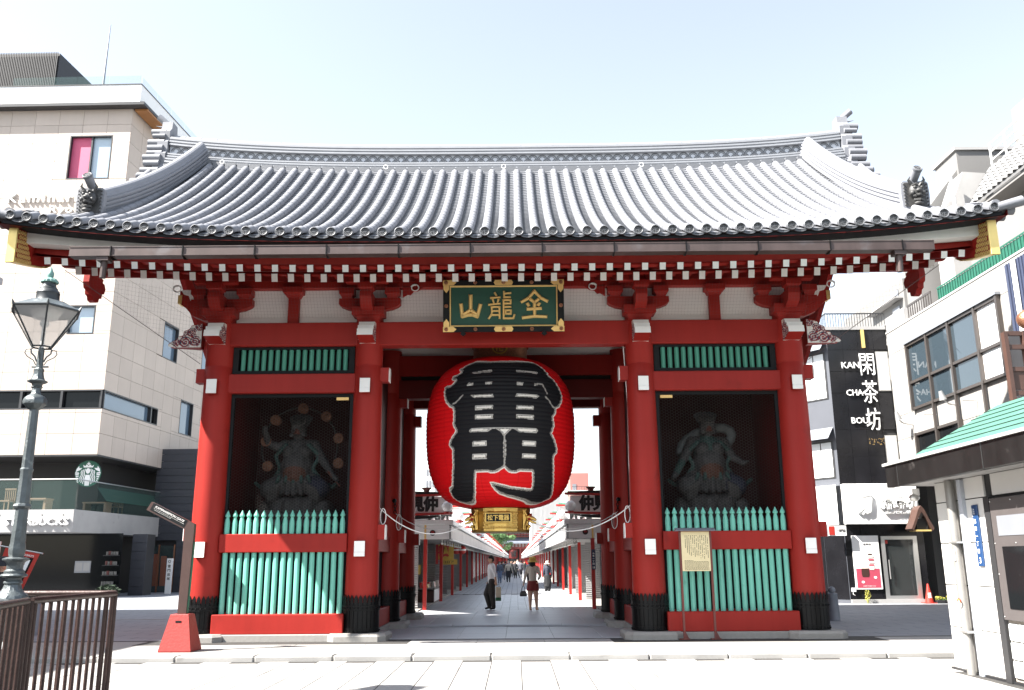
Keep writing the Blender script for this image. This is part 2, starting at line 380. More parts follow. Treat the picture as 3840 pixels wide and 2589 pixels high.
# sheath: flat iron straps, bands, rivets, cut-out crown
sh = MB(); nS = 26
sh.lathe([(0.325, 0.0), (0.328, 0.55)], n=52, cap=False)
for i in range(nS):
    a = 2*PI*i/nS; da = PI/nS*0.86
    ring = []
    for z in (0.02, 0.62): ring.append([(0.343*math.cos(a+s*da), 0.343*math.sin(a+s*da), z) for s in (-1, -.35, .35, 1)])
    sh.add(ring[0]+ring[1], [(0, 1, 5, 4), (1, 2, 6, 5), (2, 3, 7, 6)])
    # crown: neck, then a pointed lozenge tip
    pts = [(-.9, 0.0), (-.45, .045), (-.85, .075), (-.45, .115), (0, .15), (.45, .115), (.85, .075), (.45, .045), (.9, 0.0)]
    r = 0.338
    vs = [(r*math.cos(a+u*PI/nS), r*math.sin(a+u*PI/nS), 0.555+w*0.92) for u, w in pts]; vs2 = [(x*1.035, y*1.035, z) for x, y, z in vs]
    n = len(vs); sh.add(vs+vs2, [tuple(range(n, 2*n))]+[(k, k+1, n+k+1, n+k) for k in range(n-1)])
for z0, z1, r in ((0.0, 0.025, .352), (0.075, 0.095, .352), (0.415, 0.44, .354), (0.475, 0.50, .354)):
    sh.lathe([(r-.03, z0-.006), (r, z0), (r, z1), (r-.03, z1+.006)], n=52, cap=False)
for z in (0.05, 0.458):
    for i in range(26):
        a = 2*PI*(i+.5)/26; sh.ball((0.349*math.cos(a), 0.349*math.sin(a), z), 0.016, 6, 4)
sheath = sh.mesh('iron_sheath', 'black_metal', fix=False)
end_plate = MB().box(-0.10, 0.10, -0.012, 0.0, -0.14, 0.14, 0.003).mesh('white_end', 'white_paint')
for y in ROWS:
    for x in (-A_, -B_, B_, A_):
        p = place('pillar', pil, gate, T(x, y, 0.12))
        place('base_stone', stone, gate, T(x, y, 0.0))
        s = place('iron_sheath', sheath, gate, T(x, y, 0.115))
# --- tie beams: white tenon ends on the front, red stubs to the sides
for x in (-A_, -B_, B_, A_):
    for z in (4.745, 1.64):
        b = MB().box(x-.098, x+.098, -0.40, 0.0, z-.138, z+.138).build('tie_beam_end', 'red', gate)
        w = MB(); w.box(x-.10, x+.10, -0.412, -0.398, z-.06, z+.14, .003); w.box(x-.10, x+.10, -0.42, -0.398, z-.14, z-.062, .003); w.build('white_end', 'white_paint', b)
for sx in (-1, 1):
    for xx, d in ((A_, 1), (B_, -1)):
        for z in (5.01, 1.95):
            for y in ROWS:
                x0 = sx*xx; x1 = sx*(xx+d*0.42); lo, hi = min(x0, x1), max(x0, x1)
                b = MB().box(lo, hi, y-.11, y+.11, z-.14, z+.14).build('tie_beam_end', 'red', gate)
                e = x1; o = sx*d*0.012
                MB().prism([(-.11, -.14), (.11, -.14), (.11, .08), (.08, .14), (-.08, .14), (-.11, .08)], (e, y, z), (0, 1, 0), (0, 0, 1), (1, 0, 0), o).build('white_end', 'white_paint', b, fix=True)
# --- beams along the front, middle and rear rows
for y in ROWS:
    MB().box(-A_-.05, A_+.05, y-.16, y+.16, 5.60, 6.08, .015).build('head_beam', 'red', gate)
    for s in (-1, 1):
        x0, x1 = sorted((s*(B_+.2), s*(A_-.2)))
        MB().box(x0, x1, y-.13, y+.13, 4.655, 5.037, .012).build('upper_rail', 'red', gate)
# middle row of the passage: lower lintels and plaster
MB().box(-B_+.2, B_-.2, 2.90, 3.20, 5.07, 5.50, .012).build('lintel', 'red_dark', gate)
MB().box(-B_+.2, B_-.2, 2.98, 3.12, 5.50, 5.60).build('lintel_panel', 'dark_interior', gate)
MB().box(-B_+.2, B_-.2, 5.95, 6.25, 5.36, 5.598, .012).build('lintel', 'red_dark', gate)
for y in (3.05, 6.1):
    MB().box(-A_, A_, y-.05, y+.05, 6.08, 6.95).build('plaster_panel', 'plaster', gate)
# ceilings that keep the inside dark
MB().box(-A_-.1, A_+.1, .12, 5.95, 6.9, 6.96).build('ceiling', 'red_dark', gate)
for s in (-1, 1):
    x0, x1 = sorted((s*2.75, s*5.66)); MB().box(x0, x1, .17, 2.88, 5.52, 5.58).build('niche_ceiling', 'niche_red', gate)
    # niche walls: outside and back, with an added slab on the passage side
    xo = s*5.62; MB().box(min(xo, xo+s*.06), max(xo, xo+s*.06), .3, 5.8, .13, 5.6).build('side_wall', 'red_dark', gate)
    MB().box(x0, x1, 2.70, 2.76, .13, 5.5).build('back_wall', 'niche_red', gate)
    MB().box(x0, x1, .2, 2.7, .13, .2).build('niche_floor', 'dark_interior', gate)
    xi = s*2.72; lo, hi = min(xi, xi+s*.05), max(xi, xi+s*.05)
    MB().box(lo, hi, .3, 5.8, 1.93, 5.6).build('added_passage_slab', 'niche_red', gate)  # solid slab added where netting would be, to keep the niche dark
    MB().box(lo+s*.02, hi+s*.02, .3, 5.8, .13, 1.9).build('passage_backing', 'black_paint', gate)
    for y0, y1 in ((.3, 2.75), (3.35, 5.8)):
        MB().box(s*2.71-.13, s*2.71+.13, y0, y1, 1.60, 1.93, .01).build('lower_rail', 'red', gate)
        MB().box(s*2.71-.16, s*2.71+.16, y0, y1, .12, .47, .01).build('ground_sill', 'red', gate)
        MB().box(s*2.71-.2, s*2.71+.2, y0, y1, -.02, .118, .01).build('sill_stone', 'granite', gate)
# --- picket fences and netting of the front bays
PK = [(.050, 0.0), (.050, 1.66), (.043, 1.72), (.030, 1.765), (.030, 1.78), (.046, 1.79), (.049, 1.815), (.036, 1.84), (.020, 1.875), (.004, 1.91)]
picket = MB().lathe(PK, n=8, a0=PI/8).mesh('picket', 'green', smooth=30)
slat_m = MB().lathe([(.046, 0), (.046, .47)], n=8, a0=PI/8).mesh('slat', 'green_slat')
hexes = {}
for s in (-1, 1):
    x0, x1 = sorted((s*(B_+.30), s*(A_-.30))); cx = (x0+x1)/2
    MB().box(x0-.02, x1+.02, -.31, .06, .12, .47, .012).build('ground_sill', 'red', gate)
    MB().box(x0-.12, x1+.12, -.37, .10, -.02, .118, .012).build('sill_stone', 'granite', gate)
    MB().box(x0-.02, x1+.02, -.17, .13, 1.586, 1.929, .012).build('lower_rail', 'red', gate)
    fence = bpy.data.objects.new('picket_fence', MB().box(x0, x1, -.05, .02, .47, .50).mesh('picket_fence', 'red')); link(fence, gate)
    for i in range(17): place('picket', picket, fence, T(cx+(i-8)*0.1375+rnd.uniform(-.003, .003), -.085, .466+rnd.uniform(-.004, .004)) @ Matrix.Rotation(rnd.uniform(-.05, .05), 4, 'Z') @ Matrix.Rotation(rnd.uniform(-.0025, .0025), 4, 'Y'))
    MB().box(x0, x1, .045, .07, .5, 1.6).build('backing_board', 'black_paint', fence)
    # slatted vent over the rail
    fr = MB(); fr.box(x0-.02, x1+.02, -.06, .06, 5.04, 5.115); fr.box(x0-.02, x1+.02, -.06, .06, 5.545, 5.598); fr.box(x0-.02, x0+.09, -.058, .06, 5.10, 5.56); fr.box(x1-.09, x1+.02, -.058, .06, 5.10, 5.56)
    vent = fr.build('vent_frame', 'black_paint', gate)
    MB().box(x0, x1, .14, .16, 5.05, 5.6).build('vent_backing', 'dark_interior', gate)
    for i in range(16): place('slat', slat_m, vent, T(cx+(i-7.5)*0.1365, 0.0, 5.105))
    # black frame and hexagonal wire netting
    nf = MB(); nf.box(x0-.03, x0+.05, .0, .07, 1.93, 4.655); nf.box(x1-.05, x1+.03, .0, .07, 1.93, 4.655); nf.box(x0+.05, x1-.05, .0, .07, 4.585, 4.655)
    frame_o = nf.build('net_frame', 'black_paint', gate)
    w = MB(); a = .033; hh = a*math.sqrt(3); ny = int((4.6-1.95)/(hh))+1; nx = int((x1-x0)/(1.5*a))+1
    for i in range(nx):
        for j in range(ny):
            px = x0+i*1.5*a; pz = 1.95+j*hh+(hh/2 if i % 2 else 0)
            for ang in (0, 60, 120):
                t0 = R_(ang); t1 = R_(ang+60); q0 = (px+a*math.cos(t0), pz+a*math.sin(t0)); q1 = (px+a*math.cos(t1), pz+a*math.sin(t1))
                if max(q0[1], q1[1]) > 4.6 or max(q0[0], q1[0]) > x1 or min(q0[0], q1[0]) < x0: continue
                dx, dz = q1[0]-q0[0], q1[1]-q0[1]; l = math.hypot(dx, dz); k = .0024/l; nx_, nz_ = -dz*k, dx*k
                w.add([(q0[0]+nx_, .03, q0[1]+nz_), (q0[0]-nx_, .03, q0[1]-nz_), (q1[0]-nx_, .03, q1[1]-nz_), (q1[0]+nx_, .03, q1[1]+nz_), (q0[0], .024, q0[1]), (q1[0], .024, q1[1])],
                      [(0, 4, 5, 3), (4, 1, 2, 5)])
    w.build('wire_netting', 'net_wire', gate, kind='stuff')
    # small wooden tag at the top of the netting
    tx = x1-.32 if s < 0 else x0+.08
    MB().box(tx, tx+.24, -.004, .022, 4.52, 4.575).build('name_tag', 'gold_paint', frame_o)

# --- brackets, struts and plaster above the front beam
MB().box(-A_-.02, A_+.02, .02, .10, 6.08, 6.95).build('plaster_panel', 'plaster', gate)
MB().box(-5.95, 5.95, -.14, .14, 6.80, 7.02, .01).build('eave_purlin', 'red', gate)
def daito(b, x, y, z, w, h):      # bearing block with a hollowed foot
    b.sweep(lambda i: [(x+sx*w*q/2, y+sy*w*q/2, z+zz) for sx, sy in ((-1, -1), (1, -1), (1, 1), (-1, 1)) for q, zz in ((((.66, 0), (.69, h*.12), (.80, h*.34), (1.0, h*.42), (1.0, h))[i]),)], 5)
def arm(x, y0, y1, z, half, h):   # boat-shaped bracket arm along X
    pts = [(-half, h), (-half, h*.52), (-half*.93, h*.33), (-half*.72, h*.10), (-half*.5, 0), (half*.5, 0), (half*.72, h*.10), (half*.93, h*.33), (half, h*.52), (half, h)]
    return MB().prism(pts, (x, y0, z), (1, 0, 0), (0, 0, 1), (0, 1, 0), y1-y0)
for x in (-A_, -B_, B_, A_):
    br = MB(); daito(br, x, -.04, 6.082, .64, .27); bo = br.build('bearing_block', 'red', gate, fix=True)
    arm(x, -.17, .0, 6.335, .62, .24).build('bracket_arm', 'red', bo, fix=True)
    for dx in (-.46, .46):
        q = MB(); daito(q, x+dx, -.09, 6.577, .30, .205); q.build('small_block', 'red', bo, fix=True)
    # arm and block stepping forward
    f = MB(); f.prism([(0, 0), (-.30, .02), (-.48, .10), (-.55, .24), (-.55, .34), (.2, .34), (.2, 0)], (x-.115, -.12, 6.24), (0, 1, 0), (0, 0, 1), (1, 0, 0), .23); f.build('bracket_arm', 'red', bo, fix=True)
    q = MB(); daito(q, x, -.54, 6.57, .30, .20); q.build('small_block', 'red', bo, fix=True)
    MB().box(x-.42, x+.42, -.62, -.46, 6.772, 6.90, .01).build('bracket_beam', 'red', bo)
for s in (-1, 1):
    x = s*4.26
    b = MB().box(x-.108, x+.108, -.10, .04, 6.082, 6.66); daito(b, x, -.04, 6.62, .40, .19); b.build('strut', 'red', gate, fix=True)
MB().box(-6.2, 6.2, -.62, -.44, 6.90, 7.0).build('outer_purlin', 'red', gate)
# --- carved noses on the pillars, painted with clouds
def swirl_paint(me, fu, fw):
    co = np.empty(len(me.vertices)*3); me.vertices.foreach_get('co', co); co = co.reshape(-1, 3); u = fu(co); w = fw(co)
    c = np.tile([.80, .78, .74], (len(co), 1))
    for (cu, cw, r) in ((.12, .13, .11), (.32, .11, .12), (.20, .31, .10), (.50, .09, .08), (.36, .27, .07), (.06, .42, .08)):
        d = np.hypot(u-cu, w-cw); a = np.arctan2(w-cw, u-cu); k = (d/r*2.4-a/(2*PI)) % 1.0
        m_ = d < r; c[m_ & (k < .42)] = [.30, .015, .012]; c[m_ & (k > .64)] = [.02, .035, .08]
    paint(me, c)
nose_prof = [(0, .02), (.10, .0), (.34, 0), (.36, .05), (.34, .10), (.28, .11), (.30, .17), (.26, .22), (.20, .21), (.22, .28), (.16, .33), (.08, .32), (.0, .36)]
for x in (-A_, -B_, B_, A_):
    n = MB()
    # white stepped front, red sloping underside
    pts = [(-.28, 5.615), (-.62, 5.70), (-.60, 5.83), (-.52, 5.835), (-.52, 5.92), (-.43, 5.925), (-.40, 6.02), (-.15, 6.03), (-.15, 5.615)]
    nn = len(pts)
    n.cur = 0; n.add([(x-.155, y, z) for y, z in pts]+[(x+.155, y, z) for y, z in pts], [(i, nn+i, nn+(i+1) % nn, (i+1) % nn) for i in range(1, nn)])
    n.cur = 1; n.add([(x-.155, -.28, 5.615), (x+.155, -.28, 5.615), (x+.155, -.62, 5.70), (x-.155, -.62, 5.70)], [(0, 1, 2, 3)])
    no = n.build('carved_nose', ['white_paint', 'red'], gate)
    for sd in (-1, 1):
        g2 = MB(); K = 26; xx = x+sd*.157
        vs = []; inside = []
        for i in range(K+1):
            for j in range(K+1): vs.append((xx, -.62+.47*i/K, 5.615+.415*j/K))
        def ins(y, z):
            c = False; k = nn-1
            for q in range(nn):
                if (pts[q][1] > z) != (pts[k][1] > z) and y < (pts[k][0]-pts[q][0])*(z-pts[q][1])/(pts[k][1]-pts[q][1])+pts[q][0]: c = not c
                k = q
            return c
        fs_ = [(i*(K+1)+j, (i+1)*(K+1)+j, (i+1)*(K+1)+j+1, i*(K+1)+j+1) for i in range(K) for j in range(K) if ins(-.62+.47*(i+.5)/K, 5.615+.415*(j+.5)/K)]
        g2.add(vs, fs_); me = g2.mesh('carved_side', 'carved'); swirl_paint(me, lambda c: c[:, 1]+.62, lambda c: c[:, 2]-5.615); place('carved_side', me, no)
for s in (-1, 1):
    # cloud-shaped nose reaching sideways from the corner pillars
    prof = [(0, 0), (.64, .05), (.66, .09), (.56, .16), (.50, .17), (.46, .25), (.38, .27), (.36, .36), (.26, .40), (.22, .47), (.12, .50), (0, .52)]
    xo = s*6.08; K = 34
    bo = MB().prism([(u, w) for u, w in prof], (xo, -.08, 5.58), (s, 0, 0), (0, 0, 1), (0, 1, 0), .2).build('carved_nose', 'red', gate, fix=True)
    vs = [(xo+s*.66*i/K, -.085, 5.60+.5*j/K) for i in range(K+1) for j in range(K+1)]
    def ins2(u, z):
        c = False; k = len(prof)-1
        for q in range(len(prof)):
            if (prof[q][1] > z) != (prof[k][1] > z) and u < (prof[k][0]-prof[q][0])*(z-prof[q][1])/(prof[k][1]-prof[q][1])+prof[q][0]: c = not c
            k = q
        return c
    fs_ = [(i*(K+1)+j, (i+1)*(K+1)+j, (i+1)*(K+1)+j+1, i*(K+1)+j+1) for i in range(K) for j in range(K) if ins2(.66*(i+.5)/K, .035+.5*(j+.5)/K)]
    me = MB().add(vs, fs_).mesh('carved_side', 'carved'); swirl_paint(me, lambda c: (abs(c[:, 0])-6.08), lambda c: c[:, 2]-5.60); place('carved_side', me, bo)
# scroll ornaments beside the plaque
for s in (-1, 1):
    pts = [(s*(1.80+.085*math.cos(t)*(1-.10*t/PI)), -.16, 6.79+.075*math.sin(t)*(1-.10*t/PI)) for t in np.linspace(PI*.1, PI*2.6, 22)]
    MB().tube(pts, .012, 6).build('scroll', 'white_paint', gate)
    MB().prism([(0, 0), (.10, .06), (.16, .05), (.22, .12), (.30, .13), (.42, .20), (0, .24)], (s*2.05, -.14, 6.60), (-s, 0, 0), (0, 0, 1), (0, 1, 0), .05).build('cloud_bracket', 'red', gate, fix=True)

# --- rafters with white ends
raf_u = MB().box(-.053, .053, 0, 2.4, -.062, .062, .004).mesh('rafter', 'red_roof')
raf_l = MB().box(-.056, .056, 0, 2.6, -.076, .076, .004).mesh('rafter', 'red_roof')
cap_u = MB().box(-.054, .054, -.006, .0, -.063, .063).mesh('white_end', 'white_paint')
cap_l = MB().box(-.057, .057, -.006, .0, -.077, .077).mesh('white_end', 'white_paint')
for i in range(-26, 27):
    x = i*0.3165+0.03; d = .6*lift(x)
    for me, cp, y, z, sl in ((raf_u, cap_u, -2.20, 6.517, .33), (raf_l, cap_l, -1.20, 6.66, .33)):
        xx = x*(1.0 if me is raf_u else .992)
        m = T(xx, y, z+d) @ Matrix.Rotation(math.atan(sl), 4, 'X')
        r = place('rafter', me, gate, m); c = place('white_end', cp, r); c.matrix_parent_inverse = Matrix.Identity(4)
# boards under the eaves, following the eave curve
def eave_board(name, material, y0, y1, z0, z1, k=1.0, xe=8.5, slope=0.0):
    xs = np.linspace(-xe, xe, 41)
    return MB().sweep(lambda i: [(xs[i], y0, z0+k*lift(xs[i])), (xs[i], y1, z0+k*lift(xs[i])+slope), (xs[i], y1, z1+k*lift(xs[i])+slope), (xs[i], y0, z1+k*lift(xs[i]))], 41).build(name, material, gate, fix=True)
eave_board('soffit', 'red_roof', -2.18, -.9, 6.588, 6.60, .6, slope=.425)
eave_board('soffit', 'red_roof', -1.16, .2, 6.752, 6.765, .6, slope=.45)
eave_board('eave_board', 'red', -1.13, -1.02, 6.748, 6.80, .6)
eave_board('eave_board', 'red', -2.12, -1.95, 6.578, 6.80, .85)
xw = np.linspace(-8.5, 8.5, 41)
MB().sweep(lambda i: [(xw[i], -2.42, 6.775+.55*lift(xw[i])), (xw[i], -2.15, 6.775+.55*lift(xw[i])), (xw[i], -2.15, 6.86+lift(xw[i])), (xw[i], -2.42, 6.86+lift(xw[i]))], 41).build('white_board', 'white_paint', gate, fix=True)
eave_board('black_board', 'black_paint', -2.86, -2.55, 6.785, 6.885, 1.0, 8.70)
eave_board('black_board', 'black_paint', -2.548, -2.40, 6.80, 6.95, 1.0, 8.66)

# --- roof body, tiles, ridges
YE, YR = -2.90, 3.05
def rz(y, x):
    """height of the tile bed"""
    t = (y if y <= YR else 2*YR-y)-YE
    m = min(1, max(0, (abs(x)-7.72)/1.05))**1.3; f = min(1, max(0, t/1.2))      # verge rolls down beyond the descending ridge
    return 6.86+.48*t+.0377*t*t+lift(x)-.60*m*f
def rz0(y, x): return rz(y, 7.7)-lift(7.7)+lift(x)-.38*min(1, max(0, ((y if y <= YR else 2*YR-y)-YE)/1.2))
def rslope(y):
    t = y-YE; return .48+.0754*t
xs = np.linspace(-8.78, 8.78, 45); ys = np.linspace(YE, YR, 15)
rb = MB()
ysf = list(ys)+[2*YR-y for y in ys[-2::-1]]
vs = [(x, y, rz(y, x)) for y in ysf for x in xs]; n = len(xs)
rb.add(vs, [(j*n+i, j*n+i+1, (j+1)*n+i+1, (j+1)*n+i) for j in range(len(ysf)-1) for i in range(n-1)])
rb.cur = 1
vs2 = [(x, y, rz(y, x)-.10) for y in ysf for x in xs]
rb.add(vs2, [((j+1)*n+i, (j+1)*n+i+1, j*n+i+1, j*n+i) for j in range(len(ysf)-1) for i in range(n-1)])
for i in (0, n-1): rb.add([(xs[i], y, rz(y, xs[i])) for y in ysf]+[(xs[i], y, rz(y, xs[i])-.10) for y in ysf], [(j, j+1, len(ysf)+j+1, len(ysf)+j) for j in range(len(ysf)-1)])
roof = rb.build('roof', ['tile_dark', 'red_dark'], gate)
# cover tiles: rows of half pipes
PIT = 0.295; RR = .078
half = [(math.cos(t), math.sin(t)) for t in np.linspace(-.35, PI+.35, 9)]
def tile_mesh(L):
    b = MB()
    b.sweep(lambda i: [(u*(RR, RR*1.03, RR*1.03, RR*.965)[i], (0, .0, L*.9, L)[i], w*(RR, RR*1.03, RR*1.03, RR*.965)[i]) for u, w in half], 4, closed_sect=False)
    b.add([(u*RR, 0, w*RR) for u, w in half], [tuple(range(8, -1, -1))]); return b
TL = 0.305
tm = tile_mesh(TL).mesh('cover_tile', 'tile', smooth=40)
eave_tm = MB().sweep(lambda i: [(u*q*RR*1.06, y, w*q*RR*1.06) for u, w in half for q, y in (((1, 0.0), (1, .32))[i],)], 2, closed_sect=False).mesh('eave_tile', 'tile', smooth=40)
# round end plate with raised rim, ring of studs and a bent-cross crest
dk = MB(); RD = .089
dk.cur = 0; dk.cone((0, .03, 0), (0, -.004, 0), RD, RD, 24)
dk.tube([(RD*.86*math.cos(t), -.006, RD*.86*math.sin(t)) for t in np.linspace(0, 2*PI, 25)[:-1]], .011, 5, closed=True)
dk.cur = 1
dk.add([(0, -.0055, 0)]+[(RD*.80*math.cos(2*PI*i/24), -.0055, RD*.80*math.sin(2*PI*i/24)) for i in range(24)], [(0, 1+i, 1+(i+1) % 24) for i in range(24)])
dk.cur = 0
for i in range(12): t = 2*PI*i/12; dk.ball((RD*.62*math.cos(t), -.007, RD*.62*math.sin(t)), .0085, 5, 4)
a_ = .030; wd = .0075
for k in range(4):
    c, s_ = math.cos(k*PI/2), math.sin(k*PI/2)
    for (x0, x1, z0, z1) in ((0, a_, -wd/2, wd/2), (a_-wd/2, a_+wd/2, -wd/2, a_)):
        q = [(x*c-z*s_, x*s_+z*c) for x, z in ((x0, z0), (x1, z0), (x1, z1), (x0, z1))]
        dk.add([(u, -.012, w) for u, w in q]+[(u, -.004, w) for u, w in q], [(3, 2, 1, 0)]+[(i, (i+1) % 4, 4+(i+1) % 4, 4+i) for i in range(4)])
disc = dk.mesh('end_disc', ['tile_dark', 'tile_face'], smooth=35)
# curved pan tile lip between two discs
pl = MB(); arc = [(PIT*.5*u, .055*u*u-.058) for u in np.linspace(-.78, .78, 9)]
for dz, dy in ((0, 0), (-.028, -.016)):
    pl.sweep(lambda i: [(u, dy+(0, .3)[i], w+dz+q) for u, w, q in [(u, w, 0) for u, w in arc]+[(u, w, -.022) for u, w in arc[::-1]]], 2)
lip = pl.mesh('eave_pan_tile', 'tile_dark', fix=True)
def roof_m(x, y, up=0.0):
    s = rslope(y); c = 1/math.hypot(1, s); dl = (lift(x+.05)-lift(x-.05))/.1
    yv = Vector((0, c, s*c)); xv = Vector((1, 0, dl)).normalized(); zv = xv.cross(yv).normalized(); xv = yv.cross(zv)
    return frame(Vector((x, y, rz(y, x)))+zv*up, xv, yv, zv)
rest = MB(); NT = 21
for i in range(-29, 30):
    x = i*PIT
    m0 = roof_m(x, YE+.02, .070); e = place('eave_tile', eave_tm, roof, m0)
    d = place('end_disc', disc, roof, T(x, YE-.012, rz(YE, x)+.082))
    if i < 29: place('eave_pan_tile', lip, roof, T(x+PIT/2, YE+.02, rz(YE, x+PIT/2)+.072))
    t = .28
    for k in range(NT):
        y = YE+t; sl = rslope(y); dy = TL/math.hypot(1, sl)*.985
        if y+dy > 2.56: break
        m = roof_m(x, y, .05)
        if k < 5: place('cover_tile', tm, roof, m)
        else:
            b = tile_mesh(TL); rest.add([m @ Vector(p) for p in b.v], b.f)
        t += dy
rest.build('upper_cover_tiles', 'tile', roof, smooth=40, kind='stuff')
# pan tiles in the channels: short overlapping dished plates
pan = MB()
for i in range(-29, 29):
    x = (i+.5)*PIT; y = YE+.3
    while y < 2.50:
        dy = .115
        us = np.linspace(-.62, .62, 4)
        a = [(x+PIT*.5*u, y, rz(y, x)+.034+.03*u*u*1.6) for u in us]; b = [(x+PIT*.5*u, y+dy, rz(y+dy, x)+.010+.03*u*u*1.6) for u in us]; c = [(p[0], p[1]+.004, p[2]-.026) for p in a]
        pan.add(a+b+c, [(k, k+1, 4+k+1, 4+k) for k in range(3)]+[(8+k, 8+k+1, k+1, k) for k in range(3)])
        y += dy
pan.build('channel_tiles', 'tile_dark', roof, kind='stuff')
# rear slope (only its silhouette can ever show): plain rows
back = MB()
for i in range(-29, 30, 1):
    x = i*PIT; P_ = [(x, 2*YR-y, rz(y, x)+.05) for y in np.linspace(YE, 2.7, 8)]
    back.sweep(lambda q: [(P_[q][0]+RR*u, P_[q][1], P_[q][2]+RR*w) for u, w in half[::2]], 8, closed_sect=False)
back.build('rear_cover_tiles', 'tile', roof, smooth=40, kind='stuff')
# main ridge: coursed flat tiles, scallop band, cap roll
def ridge_sect(x):
    z0 = 10.42+lift(x)*.92; out = []
    lay = [(.54, 0, .10), (.48, .105, .15), (.52, .155, .20), (.45, .205, .245), (.48, .25, .29), (.42, .295, .335), (.44, .34, .375), (.38, .38, .415), (.40, .42, .455), (.25, .46, .70), (.34, .705, .745), (.30, .75, .785), (.325, .79, .83), (.285, .835, .87), (.31, .875, .915), (.27, .92, .955)]
    L = []
    for w, a, b in lay: L += [(w, a), (w, b)]
    for t in np.linspace(0, PI/2, 5): L.append((.13*math.cos(t)+.0, .955+.15*math.sin(t)))
    return [(x, YR-w, z0+h) for w, h in L]+[(x, YR+w, z0+h) for w, h in L[::-1]]
xr = np.linspace(-8.28, 8.28, 41)
ridge = MB().sweep(lambda i: ridge_sect(xr[i]), 41).build('main_ridge', 'tile_ridge', gate, fix=True)
MB().sweep(lambda i: [(xr[i], YR-.2515, 10.42+lift(xr[i])*.92+h) for h in (.462, .698)], 41, closed_sect=False).build('ridge_plaster', 'ridge_plaster', ridge)
scal = MB(); R0 = .12
for q, (ra, rb_, yy) in enumerate(((R0, R0*.80, -.012), (R0*.66, R0*.52, -.006))):
    A = [(ra*math.cos(t), ra*math.sin(t)) for t in np.linspace(0, PI, 11)]; B = [(rb_*math.cos(t), rb_*math.sin(t)) for t in np.linspace(0, PI, 11)]
    scal.add([(u, yy, w) for u, w in A]+[(u, yy, w) for u, w in B]+[(u, 0, w) for u, w in A], [(k, 11+k, 11+k+1, k+1) for k in range(10)]+[(22+k, k, k+1, 22+k+1) for k in range(10)])
scm = scal.mesh('scallop_tile', 'tile_dark')
for r in range(2):
    for i in range(-35, 36):
        x = (i+(.5 if r else 0))*.232
        if abs(x) < 8.15: place('scallop_tile', scm, ridge, T(x, YR-.252-(0.004 if r else 0), 10.42+lift(x)*.92+(.468 if r else .575)))
# cap joints on the ridge roll
cj = MB().sweep(lambda i: [((-.022, .022)[i], -.137*math.cos(t), .157*math.sin(t)) for t in np.linspace(0, PI, 9)], 2, closed_sect=False).mesh('cap_joint', 'tile', smooth=40)
for i in range(-20, 21): x = i*.4; place('cap_joint', cj, ridge, T(x, YR, 10.42+.955+lift(x)*.92))
# low flat tile course under the ridge foot
fc = MB()
for i in range(-29, 29):
    x = (i+.5)*PIT; fc.box(x-.13, x+.13, 2.46, 2.52, rz(2.46, x)+.02, rz(2.46, x)+.14)
fc.build('ridge_foot_tiles', 'tile_dark', roof, kind='stuff')
# descending ridges with demon tiles
def oni_face(b, c, s):
    cx, cy, cz = c
    b.ball((cx, cy-.05, cz+.05), .15*s, 12, 8, (1, .7, 1.05))
    for u in (-1, 1):
        b.ball((cx+u*.065*s, cy-.13*s, cz+.10*s), .035*s, 8, 6); b.tube([(cx+u*.10*s, cy-.10*s, cz+.15*s), (cx+u*.04*s, cy-.15*s, cz+.165*s), (cx+u*.015*s, cy-.13*s, cz+.12*s)], .022*s, 6)
        b.tube([(cx+u*.08*s, cy-.05*s, cz+.19*s), (cx+u*.15*s, cy-.08*s, cz+.27*s), (cx+u*.12*s, cy-.1*s, cz+.33*s)], [.035*s, .025*s, .008*s], 6)
        b.ball((cx+u*.10*s, cy-.10*s, cz-.0*s), .05*s, 8, 6); b.tube([(cx+u*.06*s, cy-.13*s, cz-.09*s), (cx+u*.07*s, cy-.17*s, cz-.04*s)], [.016*s, .004*s], 5)
        for k in range(7): b.ball((cx+u*.215*s, cy-.01, cz-.21*s+k*.07*s), .018*s, 6, 4)
    b.ball((cx, cy-.16*s, cz+.03*s), .045*s, 8, 6, (1.3, 1, .9)); b.tube([(cx-.10*s, cy-.11*s, cz-.07*s), (cx, cy-.17*s, cz-.055*s), (cx+.10*s, cy-.11*s, cz-.07*s)], .022*s, 6)
    b.tube([(cx-.09*s, cy-.09*s, cz-.14*s), (cx, cy-.15*s, cz-.15*s), (cx+.09*s, cy-.09*s, cz-.14*s)], .026*s, 6); b.ball((cx, cy-.1*s, cz-.21*s), .06*s, 8, 6, (1.5, 1, .7))
